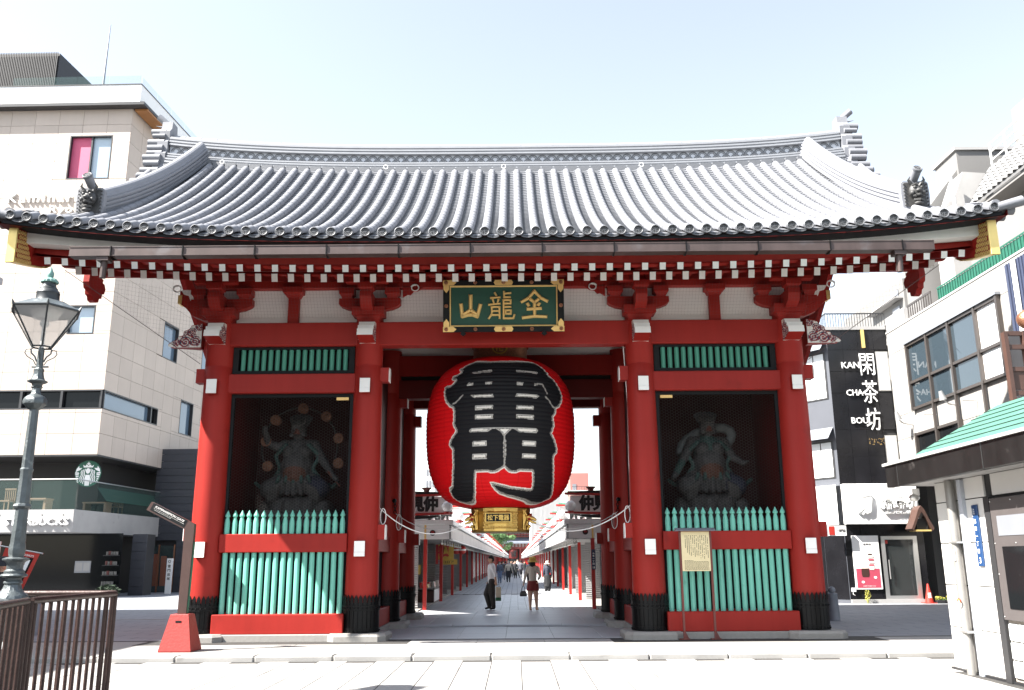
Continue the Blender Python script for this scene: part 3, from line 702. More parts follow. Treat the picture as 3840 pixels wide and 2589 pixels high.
for s in (-1, 1):
    N_ = 22; yy = np.linspace(-1.78, 2.62, N_)
    def px(y): return s*(7.40+.30*max(0, (2.72-y)/4.5)**1.5)
    def sect(i):
        y = yy[i]; x = px(y); sl = rslope(y); c = 1/math.hypot(1, sl); up = Vector((0, -sl*c*.55, 1)).normalized(); z0 = rz(y, x)+.06
        L = []
        for w, a, b in ((.20, 0, .05), (.165, .055, .09), (.19, .095, .13), (.155, .135, .165), (.18, .17, .205), (.145, .21, .24), (.17, .245, .28), (.135, .285, .315)): L += [(w, a), (w, b)]
        for t in np.linspace(.15, PI/2, 5): L.append((.115*math.cos(t), .315+.135*math.sin(t)))
        o = Vector((x, y, z0)); return [o+Vector((-w, 0, 0))+up*h for w, h in L]+[o+Vector((w, 0, 0))+up*h for w, h in L[::-1]]
    dr = MB().sweep(sect, N_).build('descending_ridge', 'tile', gate, fix=True)
    # demon tile at its foot
    y = -1.86; x = px(y); z = rz(y, x)+.05
    o = MB(); o.prism([(-.25, 0), (.25, 0), (.262, .30), (.25, .50), (.21, .535), (-.21, .535), (-.25, .50), (-.262, .30)], (x, y+.07, z), (1, 0, 0), (0, 0, 1), (0, -1, 0), .11)
    demon = o.build('demon_tile', 'tile', gate, fix=True)
    f = MB(); f.box(x-.19, x+.19, y-.05, y-.038, z+.03, z+.50); oni_face(f, (x, y-.05, z+.26), .98); f.build('demon_face', 'tile_face', demon, smooth=50)
    h = MB(); h.cone((x, y+.25, z+.42), (x+s*.02, y-.20, z+.72), .083, .083, 20); h.build('horn_tile', 'tile', demon, smooth=40)
    axn = Vector((s*.02, -.45, .30)).normalized(); c0 = Vector((x+s*.02, y-.20, z+.72)); zv = Vector((0, 0, 1)); xv = zv.cross(-axn).normalized(); zv2 = xv.cross(axn)*-1
    place('end_disc', disc, demon, frame(c0, xv, -axn, (-axn).cross(xv)*-1))
    # verge tiles: short pipes pointing out over the gable
    vt = MB().cone((0, 0, 0), (s*.34, 0, 0), .088, .088, 14).mesh('verge_tile', 'tile', smooth=40)
    y = YE+.15
    while y < 2.95:
        place('verge_tile', vt, roof, T(s*8.62, y, rz(y, 8.75)+.05)); y += .30
    vr = MB(); Q = [(s*8.60, y, rz(y, 8.6)+.13) for y in np.linspace(YE, 2.8, 16)]
    vr.tube(Q, .085, 10); vr.build('verge_roll', 'tile', roof, smooth=40)
    # ridge-end ornament: a tall scalloped plate with pipe ends
    xe = s*8.30; z0 = 10.50+lift(8.3)*.9
    pr = [(-.52, -.30), (.52, -.30), (.54, -.05), (.44, .10), (.46, .35), (.36, .45), (.37, .70), (.27, .80), (.29, 1.02), (.17, 1.16), (.15, 1.34), (-.15, 1.34), (-.17, 1.16), (-.29, 1.02), (-.27, .80), (-.37, .70), (-.36, .45), (-.46, .35), (-.44, .10), (-.54, -.05)]
    e = MB().prism(pr, (xe, YR, z0), (0, 1, 0), (0, 0, 1), (s, 0, 0), .26).build('ridge_end_tile', 'tile', gate, fix=True)
    for dy, dz, L, r in ((-.20, 1.02, .34, .085), (.2, 1.02, .34, .085), (-.29, .88, .26, .06), (-.28, .70, .38, .09), (.28, .70, .38, .09), (-.36, .52, .34, .085), (-.38, .38, .34, .07), (-.46, .22, .40, .085), (-.50, .05, .34, .085), (-.50, -.14, .42, .085), (-.56, -.30, .46, .085)):
        MB().cone((xe+s*.1, YR+dy, z0+dz), (xe+s*(.2+L*.8), YR+dy, z0+dz), r, r, 14).build('pipe_tile', 'tile', e, smooth=40)
    MB().cone((xe+s*.05, YR, z0+1.22), (xe+s*.40, YR-.06, z0+1.52), .075, .08, 14).build('pipe_tile', 'tile', e, smooth=40)
    MB().cone((xe+s*.1, YR-.1, z0+1.18), (xe+s*.42, YR-.16, z0+1.22), .05, .004, 8).build('spike_tile', 'tile', e, smooth=40)
# corner roll tile turned up at the right and left eave ends
for s in (-1, 1):
    x = s*8.72; MB().cone((x-s*.1, YE+.05, rz(YE, 8.7)+.06), (x+s*.34, YE+.0, rz(YE, 8.7)+.17), .082, .092, 16).build('corner_tile', 'tile', roof, smooth=40)
    lf = MB()
    for k in range(4): t = .5+k*.45; lf.ball((s*8.36+.04*math.cos(t*2), YE+.25, rz(YE, 8.4)+.24+.03*math.sin(t*3)), .035, 6, 4, (1.8, 1, .7))
    lf.tube([(s*8.2, YE+.25, rz(YE, 8.3)+.27), (s*8.4, YE+.2, rz(YE, 8.4)+.26), (s*8.55, YE+.2, rz(YE, 8.5)+.21)], .016, 5); lf.tube([(s*8.4, YE+.25, rz(YE, 8.4)+.14), (s*8.4, YE+.25, rz(YE, 8.4)+.27)], .03, 5)
    lf.build('leaf_finial', 'tile', roof)
# gable boards with gilt ends, gable filling, pendants
for s in (-1, 1):
    N_ = 20; yy = np.linspace(-2.72, YR, N_)
    def bb(i, x0=s*8.50, th=.11, extra=0.0):
        y = yy[i]; top = rz0(y, 8.5)-.13; h = .60-.05*((y+2.7)/5.7)
        return [(x0, y, top-h), (x0+s*th, y, top-h), (x0+s*th, y, top), (x0, y, top)]
    b1 = MB().sweep(bb, N_).build('gable_board', 'red', gate, fix=True)
    yr2 = [2*YR-y for y in yy]
    MB().sweep(lambda i: [(p[0], 2*YR-p[1], p[2]) for p in bb(i)], N_).build('gable_board', 'red', gate, fix=True)
    t0 = rz0(-2.72, 8.5)-.13
    MB().box(min(s*8.488, s*8.645), max(s*8.488, s*8.645), -2.745, -2.70, t0-.625, t0+.01, .006).build('gilt_end', 'gilt', b1)
    ge = MB().sweep(lambda i: [(s*8.492, y, z) for y, z in (((-2.70+i*.17), rz0(-2.7+i*.17, 8.5)-.13-.615), ((-2.7+i*.17), rz0(-2.7+i*.17, 8.5)-.13-.595))]+[(s*8.62, (-2.70+i*.17), rz0(-2.7+i*.17, 8.5)-.13-.595), (s*8.62, (-2.70+i*.17), rz0(-2.7+i*.17, 8.5)-.13-.615)], 8)
    ge.build('gilt_edge', 'gilt', b1, fix=True)
    # flower-diaper gilding on the inner face
    gp = MB(); xq = s*8.497
    for r in range(7):
        for c in range(6):
            y = -2.66+c*.085+(.042 if r % 2 else 0); z = rz0(y, 8.5)-.13-.055-r*.085
            if c > 2+r*.55: continue
            gp.tube([(xq-s*.004, y+.036*math.cos(t), z+.036*math.sin(t)) for t in np.linspace(0, 2*PI, 9)[:-1]], .006, 4, closed=True)
            for k in range(4): gp.ball((xq-s*.004, y+.016*math.cos(k*PI/2), z+.016*math.sin(k*PI/2)), .008, 5, 4)
    gp.build('gilt_diaper', 'gilt', b1)
    MB().add([(s*5.74, -.1, 6.96), (s*5.74, 6.2, 6.96), (s*5.74, 3.05, 10.2)], [(0, 1, 2)]).build('gable_panel', 'plaster', gate)
    # hanging pendant over the purlin end
    pr = [(-.38, .36), (-.40, .12), (-.36, .0), (-.28, -.02), (-.26, -.12), (-.17, -.14), (-.13, -.22), (.0, -.24), (.12, -.20), (.14, -.11), (.25, -.08), (.26, .02), (.36, .06), (.40, .18), (.33, .27), (.24, .28), (.26, .36)]
    MB().prism([(u*.92, w*.95) for u, w in pr], (s*8.38, .10, 6.83), (0, 1, 0), (0, 0, 1), (s, 0, 0), .12).build('pendant', 'red', gate, fix=True)
    MB().box(min(s*5.7, s*8.4), max(s*5.7, s*8.4), -.13, .13, 7.14, 7.36).build('purlin', 'red', gate)
    MB().box(min(s*5.9, s*8.4), max(s*5.9, s*8.4), 2.9, 3.2, 9.2, 9.5).build('purlin', 'red', gate)
    # side brackets carrying the purlin
    q = MB(); q.prism([(0, 0), (.10, .0), (.34, .10), (.48, .26), (.62, .36), (.62, .62), (0, .62)], (s*5.95, -.13, 6.15), (s, 0, 0), (0, 0, 1), (0, 1, 0), .22); q.build('side_bracket', 'red', gate, fix=True)
    MB().box(min(s*6.52, s*6.60), max(s*6.52, s*6.60), -.14, .10, 6.50, 6.68).build('gilt_cap', 'gilt', gate)
    MB().prism([(0, 0), (.07, .03), (.13, .12), (.22, .14), (.26, .24), (.36, .27), (.42, .36), (0, .36)], (s*6.12, -.16, 6.42), (s, 0, 0), (0, 0, 1), (0, 1, 0), .04).build('cloud_bracket', 'white_paint', gate, fix=True)
    MB().tube([(s*(6.62+.09*math.cos(t)*(1-.1*t/PI)), -.17, 6.80+.08*math.sin(t)*(1-.1*t/PI)) for t in np.linspace(PI*.1, PI*2.6, 20)], .013, 6).build('scroll', 'white_paint', gate)
# --- copper gutter with brackets and outlets
g = MB(); g.box(-7.37, 7.36, -3.06, -3.045, 6.505, 6.655); g.box(-7.37, 7.36, -3.045, -2.86, 6.495, 6.508); g.box(-7.37, 7.36, -2.86, -2.85, 6.508, 6.655)
g.box(-7.37, -7.36, -3.045, -2.86, 6.508, 6.655); g.box(7.35, 7.36, -3.045, -2.86, 6.508, 6.655); g.box(-7.37, 7.36, -3.068, -3.05, 6.645, 6.66); g.box(-7.37, 7.36, -3.07, -3.04, 6.492, 6.506)
gut = g.build('gutter', 'copper', gate)
fin = MB().prism([(0, 0), (-.02, -.02), (-.02, .165), (0, .17), (.25, .17), (.25, 0), (.10, -.05)], (-.008, -3.062, 6.497), (0, 1, 0), (0, 0, 1), (1, 0, 0), .016).mesh('gutter_bracket', 'black_metal', fix=True)
for x in np.arange(-6.66, 7.0, 1.225): place('gutter_bracket', fin, gut, T(float(x), 0, 0))
for x in (-6.80, 6.78):
    d = MB(); d.box(x-.10, x+.10, -3.05, -2.87, 6.42, 6.494); d.cone((x, -2.96, 6.46), (x-.005, -2.96, 6.13), .058, .05, 14); d.build('gutter_outlet', 'copper', gut)
# small eye rings on the roof
for x in (-6.82, -2.86, -.02, 3.3):
    MB().tube([(x+.05*math.cos(t), 2.40, rz(2.4, x)+.17+.05*math.sin(t)) for t in np.linspace(0, 2*PI, 13)[:-1]], .009, 5, closed=True).build('eye_ring', 'white_paint', roof)
# --- bird net below the eaves: thin cords
nt = MB(); cord = .0010
def cordline(p, q): nt.cone(p, q, cord, cord, 3, caps=False)
for s in (-1, 1):
    for k in range(0, 41):
        f = k/40; a = Vector((s*6.02, -.25, 5.25)).lerp(Vector((s*7.95, -1.9, 6.60)), f); top = Vector((s*6.02, -.30, 6.65)).lerp(Vector((s*7.95, -1.9, 6.62)), f); cordline(a, top)
    for k in range(1, 18):
        z = 5.25+k*.08; f = min(1, max(0, (z-5.25)/1.35)); cordline((s*6.02, -.26, z), (s*(6.02+1.93*f), -.25-1.65*f, z+.0))
    cordline((s*6.02, -.25, 5.25), (s*7.95, -1.9, 6.60)); 
    nt.cone((s*6.0, -.25, 5.22), (s*8.0, -1.95, 6.62), .006, .006, 5)
for x in np.arange(-5.9, 5.91, .062):
    if abs(x) < 1.24: continue
    cordline((x, -.66, 6.04), (x, -1.1, 6.58))
for k in range(10):
    for q in (-1, 1): cordline((q*5.9, -.66-.044*k, 6.04+.054*k), (q*1.24, -.66-.044*k, 6.04+.054*k))
nt.build('bird_net', 'bird_net', gate, kind='stuff')

# ================================================================ things at the gate
LT_OUT = [(-0.4345, 5.4176), (-0.5003, 5.3899), (-0.5969, 5.3331), (-0.6314, 5.2799), (-0.686, 5.2591), (-0.6847, 5.2118), (-0.6244, 5.1683), (-0.682, 5.1175), (-0.759, 5.1033), (-0.7579, 5.0413), (-0.7127, 4.9784), (-0.6639, 4.9757), (-0.6932, 4.9311), (-0.7373, 4.8899), (-0.8088, 4.9012), (-0.8563, 4.866), (-0.8441, 4.7485), (-0.811, 4.6281), (-0.7702, 4.5222), (-0.6988, 4.4253), (-0.6379, 4.38), (-0.6265, 4.3309), (-0.6246, 4.1822), (-0.6343, 4.0495), (-0.5864, 3.919), (-0.6239, 3.8576), (-0.6749, 3.7716), (-0.7052, 3.6833), (-0.6928, 3.6156), (-0.6489, 3.5573), (-0.6574, 3.4275), (-0.672, 3.2341), (-0.7082, 3.1089), (-0.7401, 2.9831), (-0.7815, 2.8839), (-0.8718, 2.8341), (-0.9145, 2.7734), (-0.9307, 2.7036), (-0.9585, 2.6353), (-0.9423, 2.5647), (-0.8528, 2.5229), (-0.755, 2.5024), (-0.5942, 2.5138), (-0.4874, 2.5567), (-0.3868, 2.7097), (-0.3454, 2.8926), (-0.3142, 3.092), (-0.1657, 3.0921), (-0.1215, 3.0658), (-0.0673, 3.0646), (-0.013, 3.0948), (0.062, 3.1629), (0.1211, 3.082), (0.176, 3.0638), (0.2307, 3.071), (0.2752, 3.0971), (0.4485, 3.0976), (0.4975, 2.7932), (0.3703, 2.8014), (0.1603, 2.8282), (-0.0343, 2.8894), (-0.0808, 2.9047), (-0.1424, 2.9037), (-0.1244, 2.8363), (-0.0806, 2.7501), (-0.0099, 2.6758), (0.1281, 2.6228), (0.3301, 2.5775), (0.4946, 2.5447), (0.6513, 2.5042), (0.8632, 2.4986), (0.9855, 2.5135), (1.0161, 2.5696), (1.1006, 2.6247), (1.0582, 2.6725), (0.9084, 2.8801), (0.8353, 3.1066), (0.8, 3.2852), (0.7844, 3.4143), (0.8404, 3.5132), (0.8361, 3.6057), (0.8061, 3.6947), (0.7716, 3.7965), (0.7293, 3.8708), (0.7784, 4.0429), (0.7568, 4.2017), (0.8156, 4.307), (0.8108, 4.3743), (0.8948, 4.4463), (0.9676, 4.5738), (0.9933, 4.6782), (0.9897, 4.7778), (0.9681, 4.8737), (0.929, 4.9659), (0.8829, 5.0606), (0.8192, 5.1234), (0.8502, 5.1615), (0.8221, 5.1942), (0.7949, 5.2826), (0.7325, 5.3653), (0.6839, 5.411), (0.5648, 5.4177), (0.0806, 5.3898), (-0.1607, 5.3864), (-0.3616, 5.411)]
LT_HOLES = [[(-0.4239, 5.1227), (-0.1093, 5.1617), (-0.1057, 5.1071), (-0.3676, 5.0896)], [(0.2604, 5.1633), (0.5982, 5.1611), (0.6207, 5.1382), (0.578, 5.104), (0.2576, 5.112)], [(-0.451, 4.8313), (-0.4318, 4.8929), (-0.3592, 4.8835), (-0.3516, 4.8254)], [(-0.1875, 4.8858), (-0.0965, 4.8835), (-0.0952, 4.8233), (-0.1758, 4.8233)], [(0.2395, 4.8798), (0.3311, 4.8897), (0.3196, 4.8213), (0.241, 4.8183)], [(0.5002, 4.8846), (0.5619, 4.8936), (0.5337, 4.8391), (0.4929, 4.829)], [(-0.3884, 4.6322), (-0.085, 4.6312), (-0.0657, 4.5593), (-0.316, 4.5553)], [(0.2261, 4.6381), (0.512, 4.6374), (0.5407, 4.6094), (0.5029, 4.563), (0.2097, 4.5685)], [(-0.3082, 4.3998), (-0.0781, 4.3957), (-0.078, 4.3156), (-0.3074, 4.3099)], [(0.2188, 4.4008), (0.4467, 4.3995), (0.4453, 4.3146), (0.2179, 4.3176)], [(-0.307, 4.2126), (-0.0781, 4.2094), (-0.0781, 4.1233), (-0.3066, 4.1208)], [(0.2155, 4.211), (0.4476, 4.2117), (0.4467, 4.1276), (0.215, 4.1288)], [(-0.3862, 3.8996), (-0.3587, 3.9472), (-0.1085, 3.9467), (0.0573, 3.9465), (0.2245, 3.9473), (0.4835, 3.9493), (0.5104, 3.9016), (0.4834, 3.862), (0.2585, 3.8542), (0.2075, 3.9073), (0.1696, 3.9284), (0.1235, 3.8789), (0.0777, 3.8), (0.0627, 3.7609), (0.0446, 3.813), (-0.0007, 3.8918), (-0.042, 3.9251), (-0.0876, 3.9263), (-0.1464, 3.8697), (-0.368, 3.865)], [(0.0668, 3.7285), (0.0835, 3.6963), (0.0842, 3.3754), (0.0673, 3.3373), (0.0527, 3.3754), (0.0527, 3.6962)], [(-0.3425, 3.7022), (-0.16, 3.6948), (-0.161, 3.594), (-0.3444, 3.5984)], [(0.2936, 3.6958), (0.4771, 3.6976), (0.4807, 3.596), (0.2929, 3.5921)], [(-0.3504, 3.4438), (-0.1615, 3.4424), (-0.1637, 3.3482), (-0.3553, 3.3483)], [(0.2952, 3.4427), (0.4853, 3.4446), (0.4908, 3.3511), (0.2982, 3.3509)]]
LT_LINES = [[(0.5381, 4.8756), (0.6264, 4.8753), (0.6639, 4.7526), (0.6766, 4.6905)], [(0.6421, 4.6151), (0.699, 4.5483), (0.7473, 4.4319), (0.7822, 4.4105)], [(-0.496, 4.6329), (-0.5528, 4.5519), (-0.6019, 4.4909), (-0.6452, 4.4776)], [(0.0627, 3.7609), (0.0668, 3.7285)], [(0.0673, 3.3373), (0.0674, 3.2992), (0.0617, 3.1976)]]
# --- the great paper lantern
LC = (-0.105, 1.55)
LZ = np.array([2.458, 2.528, 2.671, 2.902, 3.193, 3.488, 3.784, 4.083, 4.384, 4.688, 4.995, 5.304, 5.524, 5.62])
LR = np.array([.62, .972, 1.2085, 1.3885, 1.4975, 1.5535, 1.577, 1.583, 1.58, 1.541, 1.456, 1.2495, .9485, .584])
def seg_dist(px, pz, poly, closed=True):
    d = np.full(px.shape, 1e9); n = len(poly)
    for i in range(n if closed else n-1):
        ax, az = poly[i]; bx, bz = poly[(i+1) % n]; dx, dz = bx-ax, bz-az; l = max(dx*dx+dz*dz, 1e-12)
        t = np.clip(((px-ax)*dx+(pz-az)*dz)/l, 0, 1); d = np.minimum(d, np.hypot(px-ax-t*dx, pz-az-t*dz))
    return d
def inside(px, pz, poly):
    c = np.zeros(px.shape, bool); n = len(poly); j = n-1
    for i in range(n):
        (xi, zi), (xj, zj) = poly[i], poly[j]
        if zi != zj: c ^= ((zi > pz) != (zj > pz)) & (px < (xj-xi)*(pz-zi)/(zj-zi)+xi)
        j = i
    return c
lantern = thing('paper_lantern', 'giant red paper lantern with black lettering hanging in the gateway', 'lantern', (LC[0], LC[1], 5.7))
th_ = np.concatenate([np.linspace(-1.35, 1.35, 440), np.linspace(1.35, 2*PI-1.35, 62)[1:-1]]); nth = len(th_)
# stations evenly spaced along the profile
zz = np.linspace(2.462, 5.616, 600); rr_ = np.interp(zz, LZ, LR); ker = np.hanning(41); ker /= ker.sum(); rp = np.convolve(np.pad(rr_, 20, mode='edge'), ker, 'valid')
rp[:14] = rr_[:14]*(1-np.linspace(0, 1, 14))+rp[:14]*np.linspace(0, 1, 14); rp[-14:] = rr_[-14:]*np.linspace(0, 1, 14)+rp[-14:]*(1-np.linspace(0, 1, 14))
arc_ = np.concatenate([[0], np.cumsum(np.hypot(np.diff(zz), np.diff(rp)))]); NZ = 360
sa = np.linspace(0, arc_[-1], NZ); zq = np.interp(sa, arc_, zz); rq = np.interp(sa, arc_, rp)
rib = sa/.0865; ph = rib % 1.0; rq2 = rq+.013*(np.abs(np.sin(PI*ph))-.6)
TH, ZQ = np.meshgrid(th_, zq); RQ = np.repeat(rq2[:, None], nth, 1)
X = LC[0]+RQ*np.sin(TH); Y = LC[1]-RQ*np.cos(TH)
vs = np.stack([X, Y, ZQ], -1).reshape(-1, 3)
fs_ = [(j*nth+i, j*nth+(i+1) % nth, (j+1)*nth+(i+1) % nth, (j+1)*nth+i) for j in range(NZ-1) for i in range(nth)]
me = bpy.data.meshes.new('lantern_body'); me.from_pydata(vs.tolist(), [], fs_); me.materials.append(M['lantern_paper'])
RM = 1.5
px = (TH*RM).ravel(); pz = ZQ.ravel().copy()
scl = lambda p: [(a*RM, b) for a, b in p]
wob = .0028*np.sin(2*PI*np.repeat(rib[:, None], nth, 1)).ravel()
px2 = px+wob
front = np.abs(TH.ravel()) < 1.3
o_in = inside(px2, pz, scl(LT_OUT)) & front; dO = seg_dist(px2, pz, scl(LT_OUT))
rs = np.random.RandomState(3)
red = np.array([.66, .006, .009]); blk = np.array([.012, .012, .014]); wht = np.array([.78, .74, .68])
spk = np.where((np.sin(px*190)*np.sin(pz*170+2*np.sin(px*60))+.6*rs.uniform(-1, 1, px.shape))[:, None] > 0.05, wht*.52, wht*.16)
c = np.tile(red, (len(px), 1))
seam = (np.abs(((TH.ravel()+.13) % .2618)-.1309) < .006); c[seam] *= .86
c[o_in] = blk; k = o_in & (dO < .054); c[k] = spk[k]; k = o_in & (dO < .020); c[k] = wht
for h in LT_HOLES:
    i_ = inside(px2, pz, scl(h)) & front; d = seg_dist(px2, pz, scl(h)); c[i_] = wht; k = i_ & (d < .026); c[k] = spk[k]; k = i_ & (d < .007); c[k] = wht*.8
for l in LT_LINES:
    d = seg_dist(px2, pz, scl(l), False); k = (d < .016) & front; c[k] = wht*.45
paint(me, c); me.polygons.foreach_set('use_smooth', [True]*len(me.polygons)); me.update()
body = bpy.data.objects.new('lantern_body', me); link(body, lantern); body['label'] = 'red paper body with black white-edged characters'
lx, ly = LC
# bronze crown with crest
cr = MB().lathe([(.60, 0), (.585, .03), (.585, .30), (.62, .32), (.62, .36)], (lx, ly, 5.60), 48).build('crown_ring', 'bronze', lantern, smooth=40)
q = MB(); cz = 5.80; yf = ly-.59
q.tube([(lx+.15*math.cos(t), yf-.02, cz+.13*math.sin(t)) for t in np.linspace(0, 2*PI, 33)[:-1]], .016, 6, closed=True)
for k in range(4):
    cc, s_ = math.cos(k*PI/2), math.sin(k*PI/2)
    for (x0, x1, z0, z1) in ((0, .065, -.012, .012), (.053, .077, -.012, .075)):
        qd = [(x*cc-z*s_, x*s_+z*cc) for x, z in ((x0, z0), (x1, z0), (x1, z1), (x0, z1))]
        q.prism(qd, (lx, yf-.035, cz), (1, 0, 0), (0, 0, 1), (0, 1, 0), .03)
q.build('crest', 'gold', cr, fix=True)
MB().cone((lx, ly, 5.95), (lx, ly, 6.92), .05, .05, 12).build('hanger', 'black_metal', lantern)
# gilt bottom ring: eight-sided front, embossed panels, dragon heads
gr = MB().lathe([(.50, -.02), (.60, -.02), (.615, .0), (.615, .05), (.595, .06), (.595, .36), (.615, .37), (.63, .40), (.63, .46), (.5, .47)], (lx, ly, 1.99), 16, a0=PI/16).build('gilt_ring', 'gold', lantern)
emb = MB()
for i in range(-11, 12):
    for j in range(7):
        t = i*.055+(.0275 if j % 2 else 0)
        if abs(t) < .62 and not (abs(t) < .43 and 1 <= j <= 5): emb.ball((lx+.60*math.sin(t), ly-.60*math.cos(t), 2.07+j*.045), .019, 6, 4, (1, .6, 1))
emb.build('embossing', 'gold', gr)
pn = MB(); pn.box(lx-.31, lx+.21+.02, ly-.655, ly-.60, 2.155, 2.352, .004); pn.build('name_board_frame', 'gold', lantern)
MB().box(lx-.285, lx+.205, ly-.662, ly-.65, 2.175, 2.332).build('name_board', 'black_paint', lantern)
text('board_lettering', '松下電器', (lx-.04, ly-.664, 2.253), (1, 0, 0), (0, 0, 1), .1, 'gold', lantern, fit=(.44, .115), extrude=.004, bold=.018)
for s in (-1, 1):
    d = MB(); cx = lx+s*.56; cy = ly-.30
    for k in range(5): d.tube([(cx-s*.07+s*.02*math.sin(t*7+k), cy-.08-.03*k*.3, 2.02+t*.40) for t in np.linspace(0, 1, 12)], .014, 6)
    d.ball((cx+s*.02, cy-.10, 2.27), .062, 10, 8, (1.2, 1, .8)); d.tube([(cx, cy-.1, 2.27), (cx+s*.10, cy-.16, 2.24), (cx+s*.17, cy-.18, 2.20)], [.045, .04, .022], 8)
    d.tube([(cx, cy-.1, 2.23), (cx+s*.08, cy-.15, 2.17), (cx+s*.17, cy-.17, 2.145)], [.032, .028, .015], 8)
    for u in (0, 1): d.tube([(cx-s*.02, cy-.10-u*.05, 2.31), (cx-s*.06, cy-.10-u*.06, 2.38), (cx-s*.02, cy-.1-u*.07, 2.43)], [.018, .014, .004], 6)
    for u in range(4): d.tube([(cx-s*.03, cy-.06, 2.24+u*.03), (cx-s*.10, cy-.05, 2.20+u*.05), (cx-s*.14, cy-.1, 2.26+u*.05)], [.016, .014, .004], 5)
    for u in range(5): d.ball((cx+s*.03*math.sin(u*2), cy-.04, 2.04+u*.045), .04, 7, 5)
    d.build('dragon_head', 'gold', lantern, smooth=50)
    MB().ball((cx+s*.03, cy-.15, 2.23), .035, 8, 6).build('dragon_mouth', 'red', lantern)
    MB().box(min(lx+s*.585, lx+s*.65), max(lx+s*.585, lx+s*.65), ly-.18, ly+.05, 2.20, 2.36, .01).build('red_bracket', 'red', lantern)
# --- ropes that steady the lantern
def sag(p, q, s, n=18): 
    p, q = Vector(p), Vector(q); return [p.lerp(q, t)-Vector((0, 0, s*4*t*(1-t))) for t in np.linspace(0, 1, n)]
def rope(label, pts, r=.019, extra=None):
    b = MB(); b.tube(pts, r, 8)
    if extra: b.tube(extra, r*.9, 8)
    o = b.build('rope', 'rope', smooth=40); return tag(o, label, 'rope', 'ropes holding the lantern')
loop = lambda x, y, z, a, h: [(x+a*math.sin(t)*(1 if t < PI else .8), y-.02, z-h*(1-math.cos(t))/2) for t in np.linspace(0, 2*PI, 20)]
rope('near white rope from the lantern base to the left front pillar', sag((-2.43, .12, 2.41), (lx-.70, ly-.46, 2.14), .33), .010, loop(-2.36, .1, 2.40, .06, .30))
rope('near white rope from the lantern base to the right front pillar', sag((2.43, .12, 2.43), (lx+.72, ly-.46, 2.14), .30), .010, loop(2.36, .1, 2.42, .06, .32))
rope('far grey-white rope from the lantern base to the left middle pillar', sag((-2.50, 2.85, 2.46), (lx-.66, ly-.3, 2.16), .24), .009, loop(-2.40, 2.8, 2.42, .07, .34))
rope('far grey-white rope from the lantern base to the right middle pillar', sag((2.50, 2.85, 2.46), (lx+.66, ly-.3, 2.16), .24), .009, loop(2.40, 2.8, 2.42, .07, .34))
for s, lb in ((-1, 'left'), (1, 'right')):
    h = MB(); y = 2.74
    h.ball((s*2.50, y, 2.72), .05, 8, 6)
    for k in range(4): h.tube([(s*2.48+.028*math.cos(t)*(1 if k % 2 else .3), y-.04+.02*math.cos(t)*(.3 if k % 2 else 1), 2.67-k*.065+.042*math.sin(t)) for t in np.linspace(0, 2*PI, 11)[:-1]], .010, 5, closed=True)
    tag(h.build('chain_hook', 'black_metal'), 'short black chain and hook on the %s middle pillar' % lb, 'hook')
# bundle of spare rope and drop line on the right front pillar
rb_ = MB()
for k in range(5): rb_.tube([(2.50+.05*math.sin(t)+.012*k, -.05-.02*k, 2.02+.18*math.cos(t)) for t in np.linspace(0, 2*PI, 18)], .012, 6)
rb_.cone((2.5, -.08, 2.17), (2.5, -.08, 2.23), .045, .045, 10)
tag(rb_.build('rope_coil', 'rope'), 'white rope coil tied on the right inner pillar', 'rope')
tag(MB().tube([(2.40, .05, 5.58), (2.44, .02, 4.4), (2.42, .0, 3.2), (2.45, .0, 2.2)], .010, 6).build('drop_cord', 'rope'), 'thin white cord hanging down along the right inner pillar', 'cord')
# --- name plaque
plq = thing('name_plaque', 'green name plaque with gold characters and black gilt frame over the gateway', 'plaque', (0, -.6, 5.74))
tilt = Matrix.Translation((0, -.60, 5.74)) @ Matrix.Rotation(R_(9), 4, 'X')
def tp(x, y, z): return tilt @ Vector((x, y, z))
def tbox(name, m_, x0, x1, y0, y1, z0, z1, par=None):
    b = MB().box(x0, x1, y0, y1, z0, z1, .006); b.v = [tuple(tp(*p)) for p in b.v]; return b.build(name, m_, par or plq)
tbox('green_panel', 'plaque_green', -1.06, 1.06, .03, .06, .10, .92)
for x0, x1, z0, z1 in ((-1.06, 1.06, .885, .92), (-1.06, 1.06, .10, .135), (-1.06, -1.03, .135, .885), (1.03, 1.06, .135, .885)): tbox('gold_bead', 'gold_paint', x0, x1, .0, .029, z0, z1)
for x0, x1, z0, z1 in ((-1.18, 1.18, .915, 1.02), (-1.18, 1.18, 0, .105), (-1.18, -1.055, .105, .915), (1.055, 1.18, .105, .915)): tbox('frame_bar', 'black_paint', x0, x1, -.03, .05, z0, z1)
def rosette(x, z):
    b = MB(); 
    for k in range(8): b.ball((x+.028*math.cos(k*PI/4), -.045, z+.028*math.sin(k*PI/4)), .013, 5, 4)
    b.ball((x, -.048, z), .014, 6, 4); b.v = [tuple(tp(*p)) for p in b.v]; b.build('rosette', 'bronze', plq)
for x in (-1.12, 0, 1.12):
    for z in (.052, .968):
        w = .16 if x == 0 else .062
        b = MB(); sgn = -1 if x > 0 else 1
        pts = [(-w, -.05), (w, -.05), (w+.03, 0), (w, .05), (-w, .05), (-w-.03, 0)] if x == 0 else [(-.062*sgn, -.051), (.14*sgn, -.051), (.20*sgn, .0), (.14*sgn, .051), (-.062*sgn, .051)]
        b.prism(pts, (x, -.037, z), (1, 0, 0), (0, 0, 1), (0, 1, 0), .03); b.v = [tuple(tp(*p)) for p in b.v]; b.build('gilt_fitting', 'gold_paint', plq, fix=True); rosette(x, z)
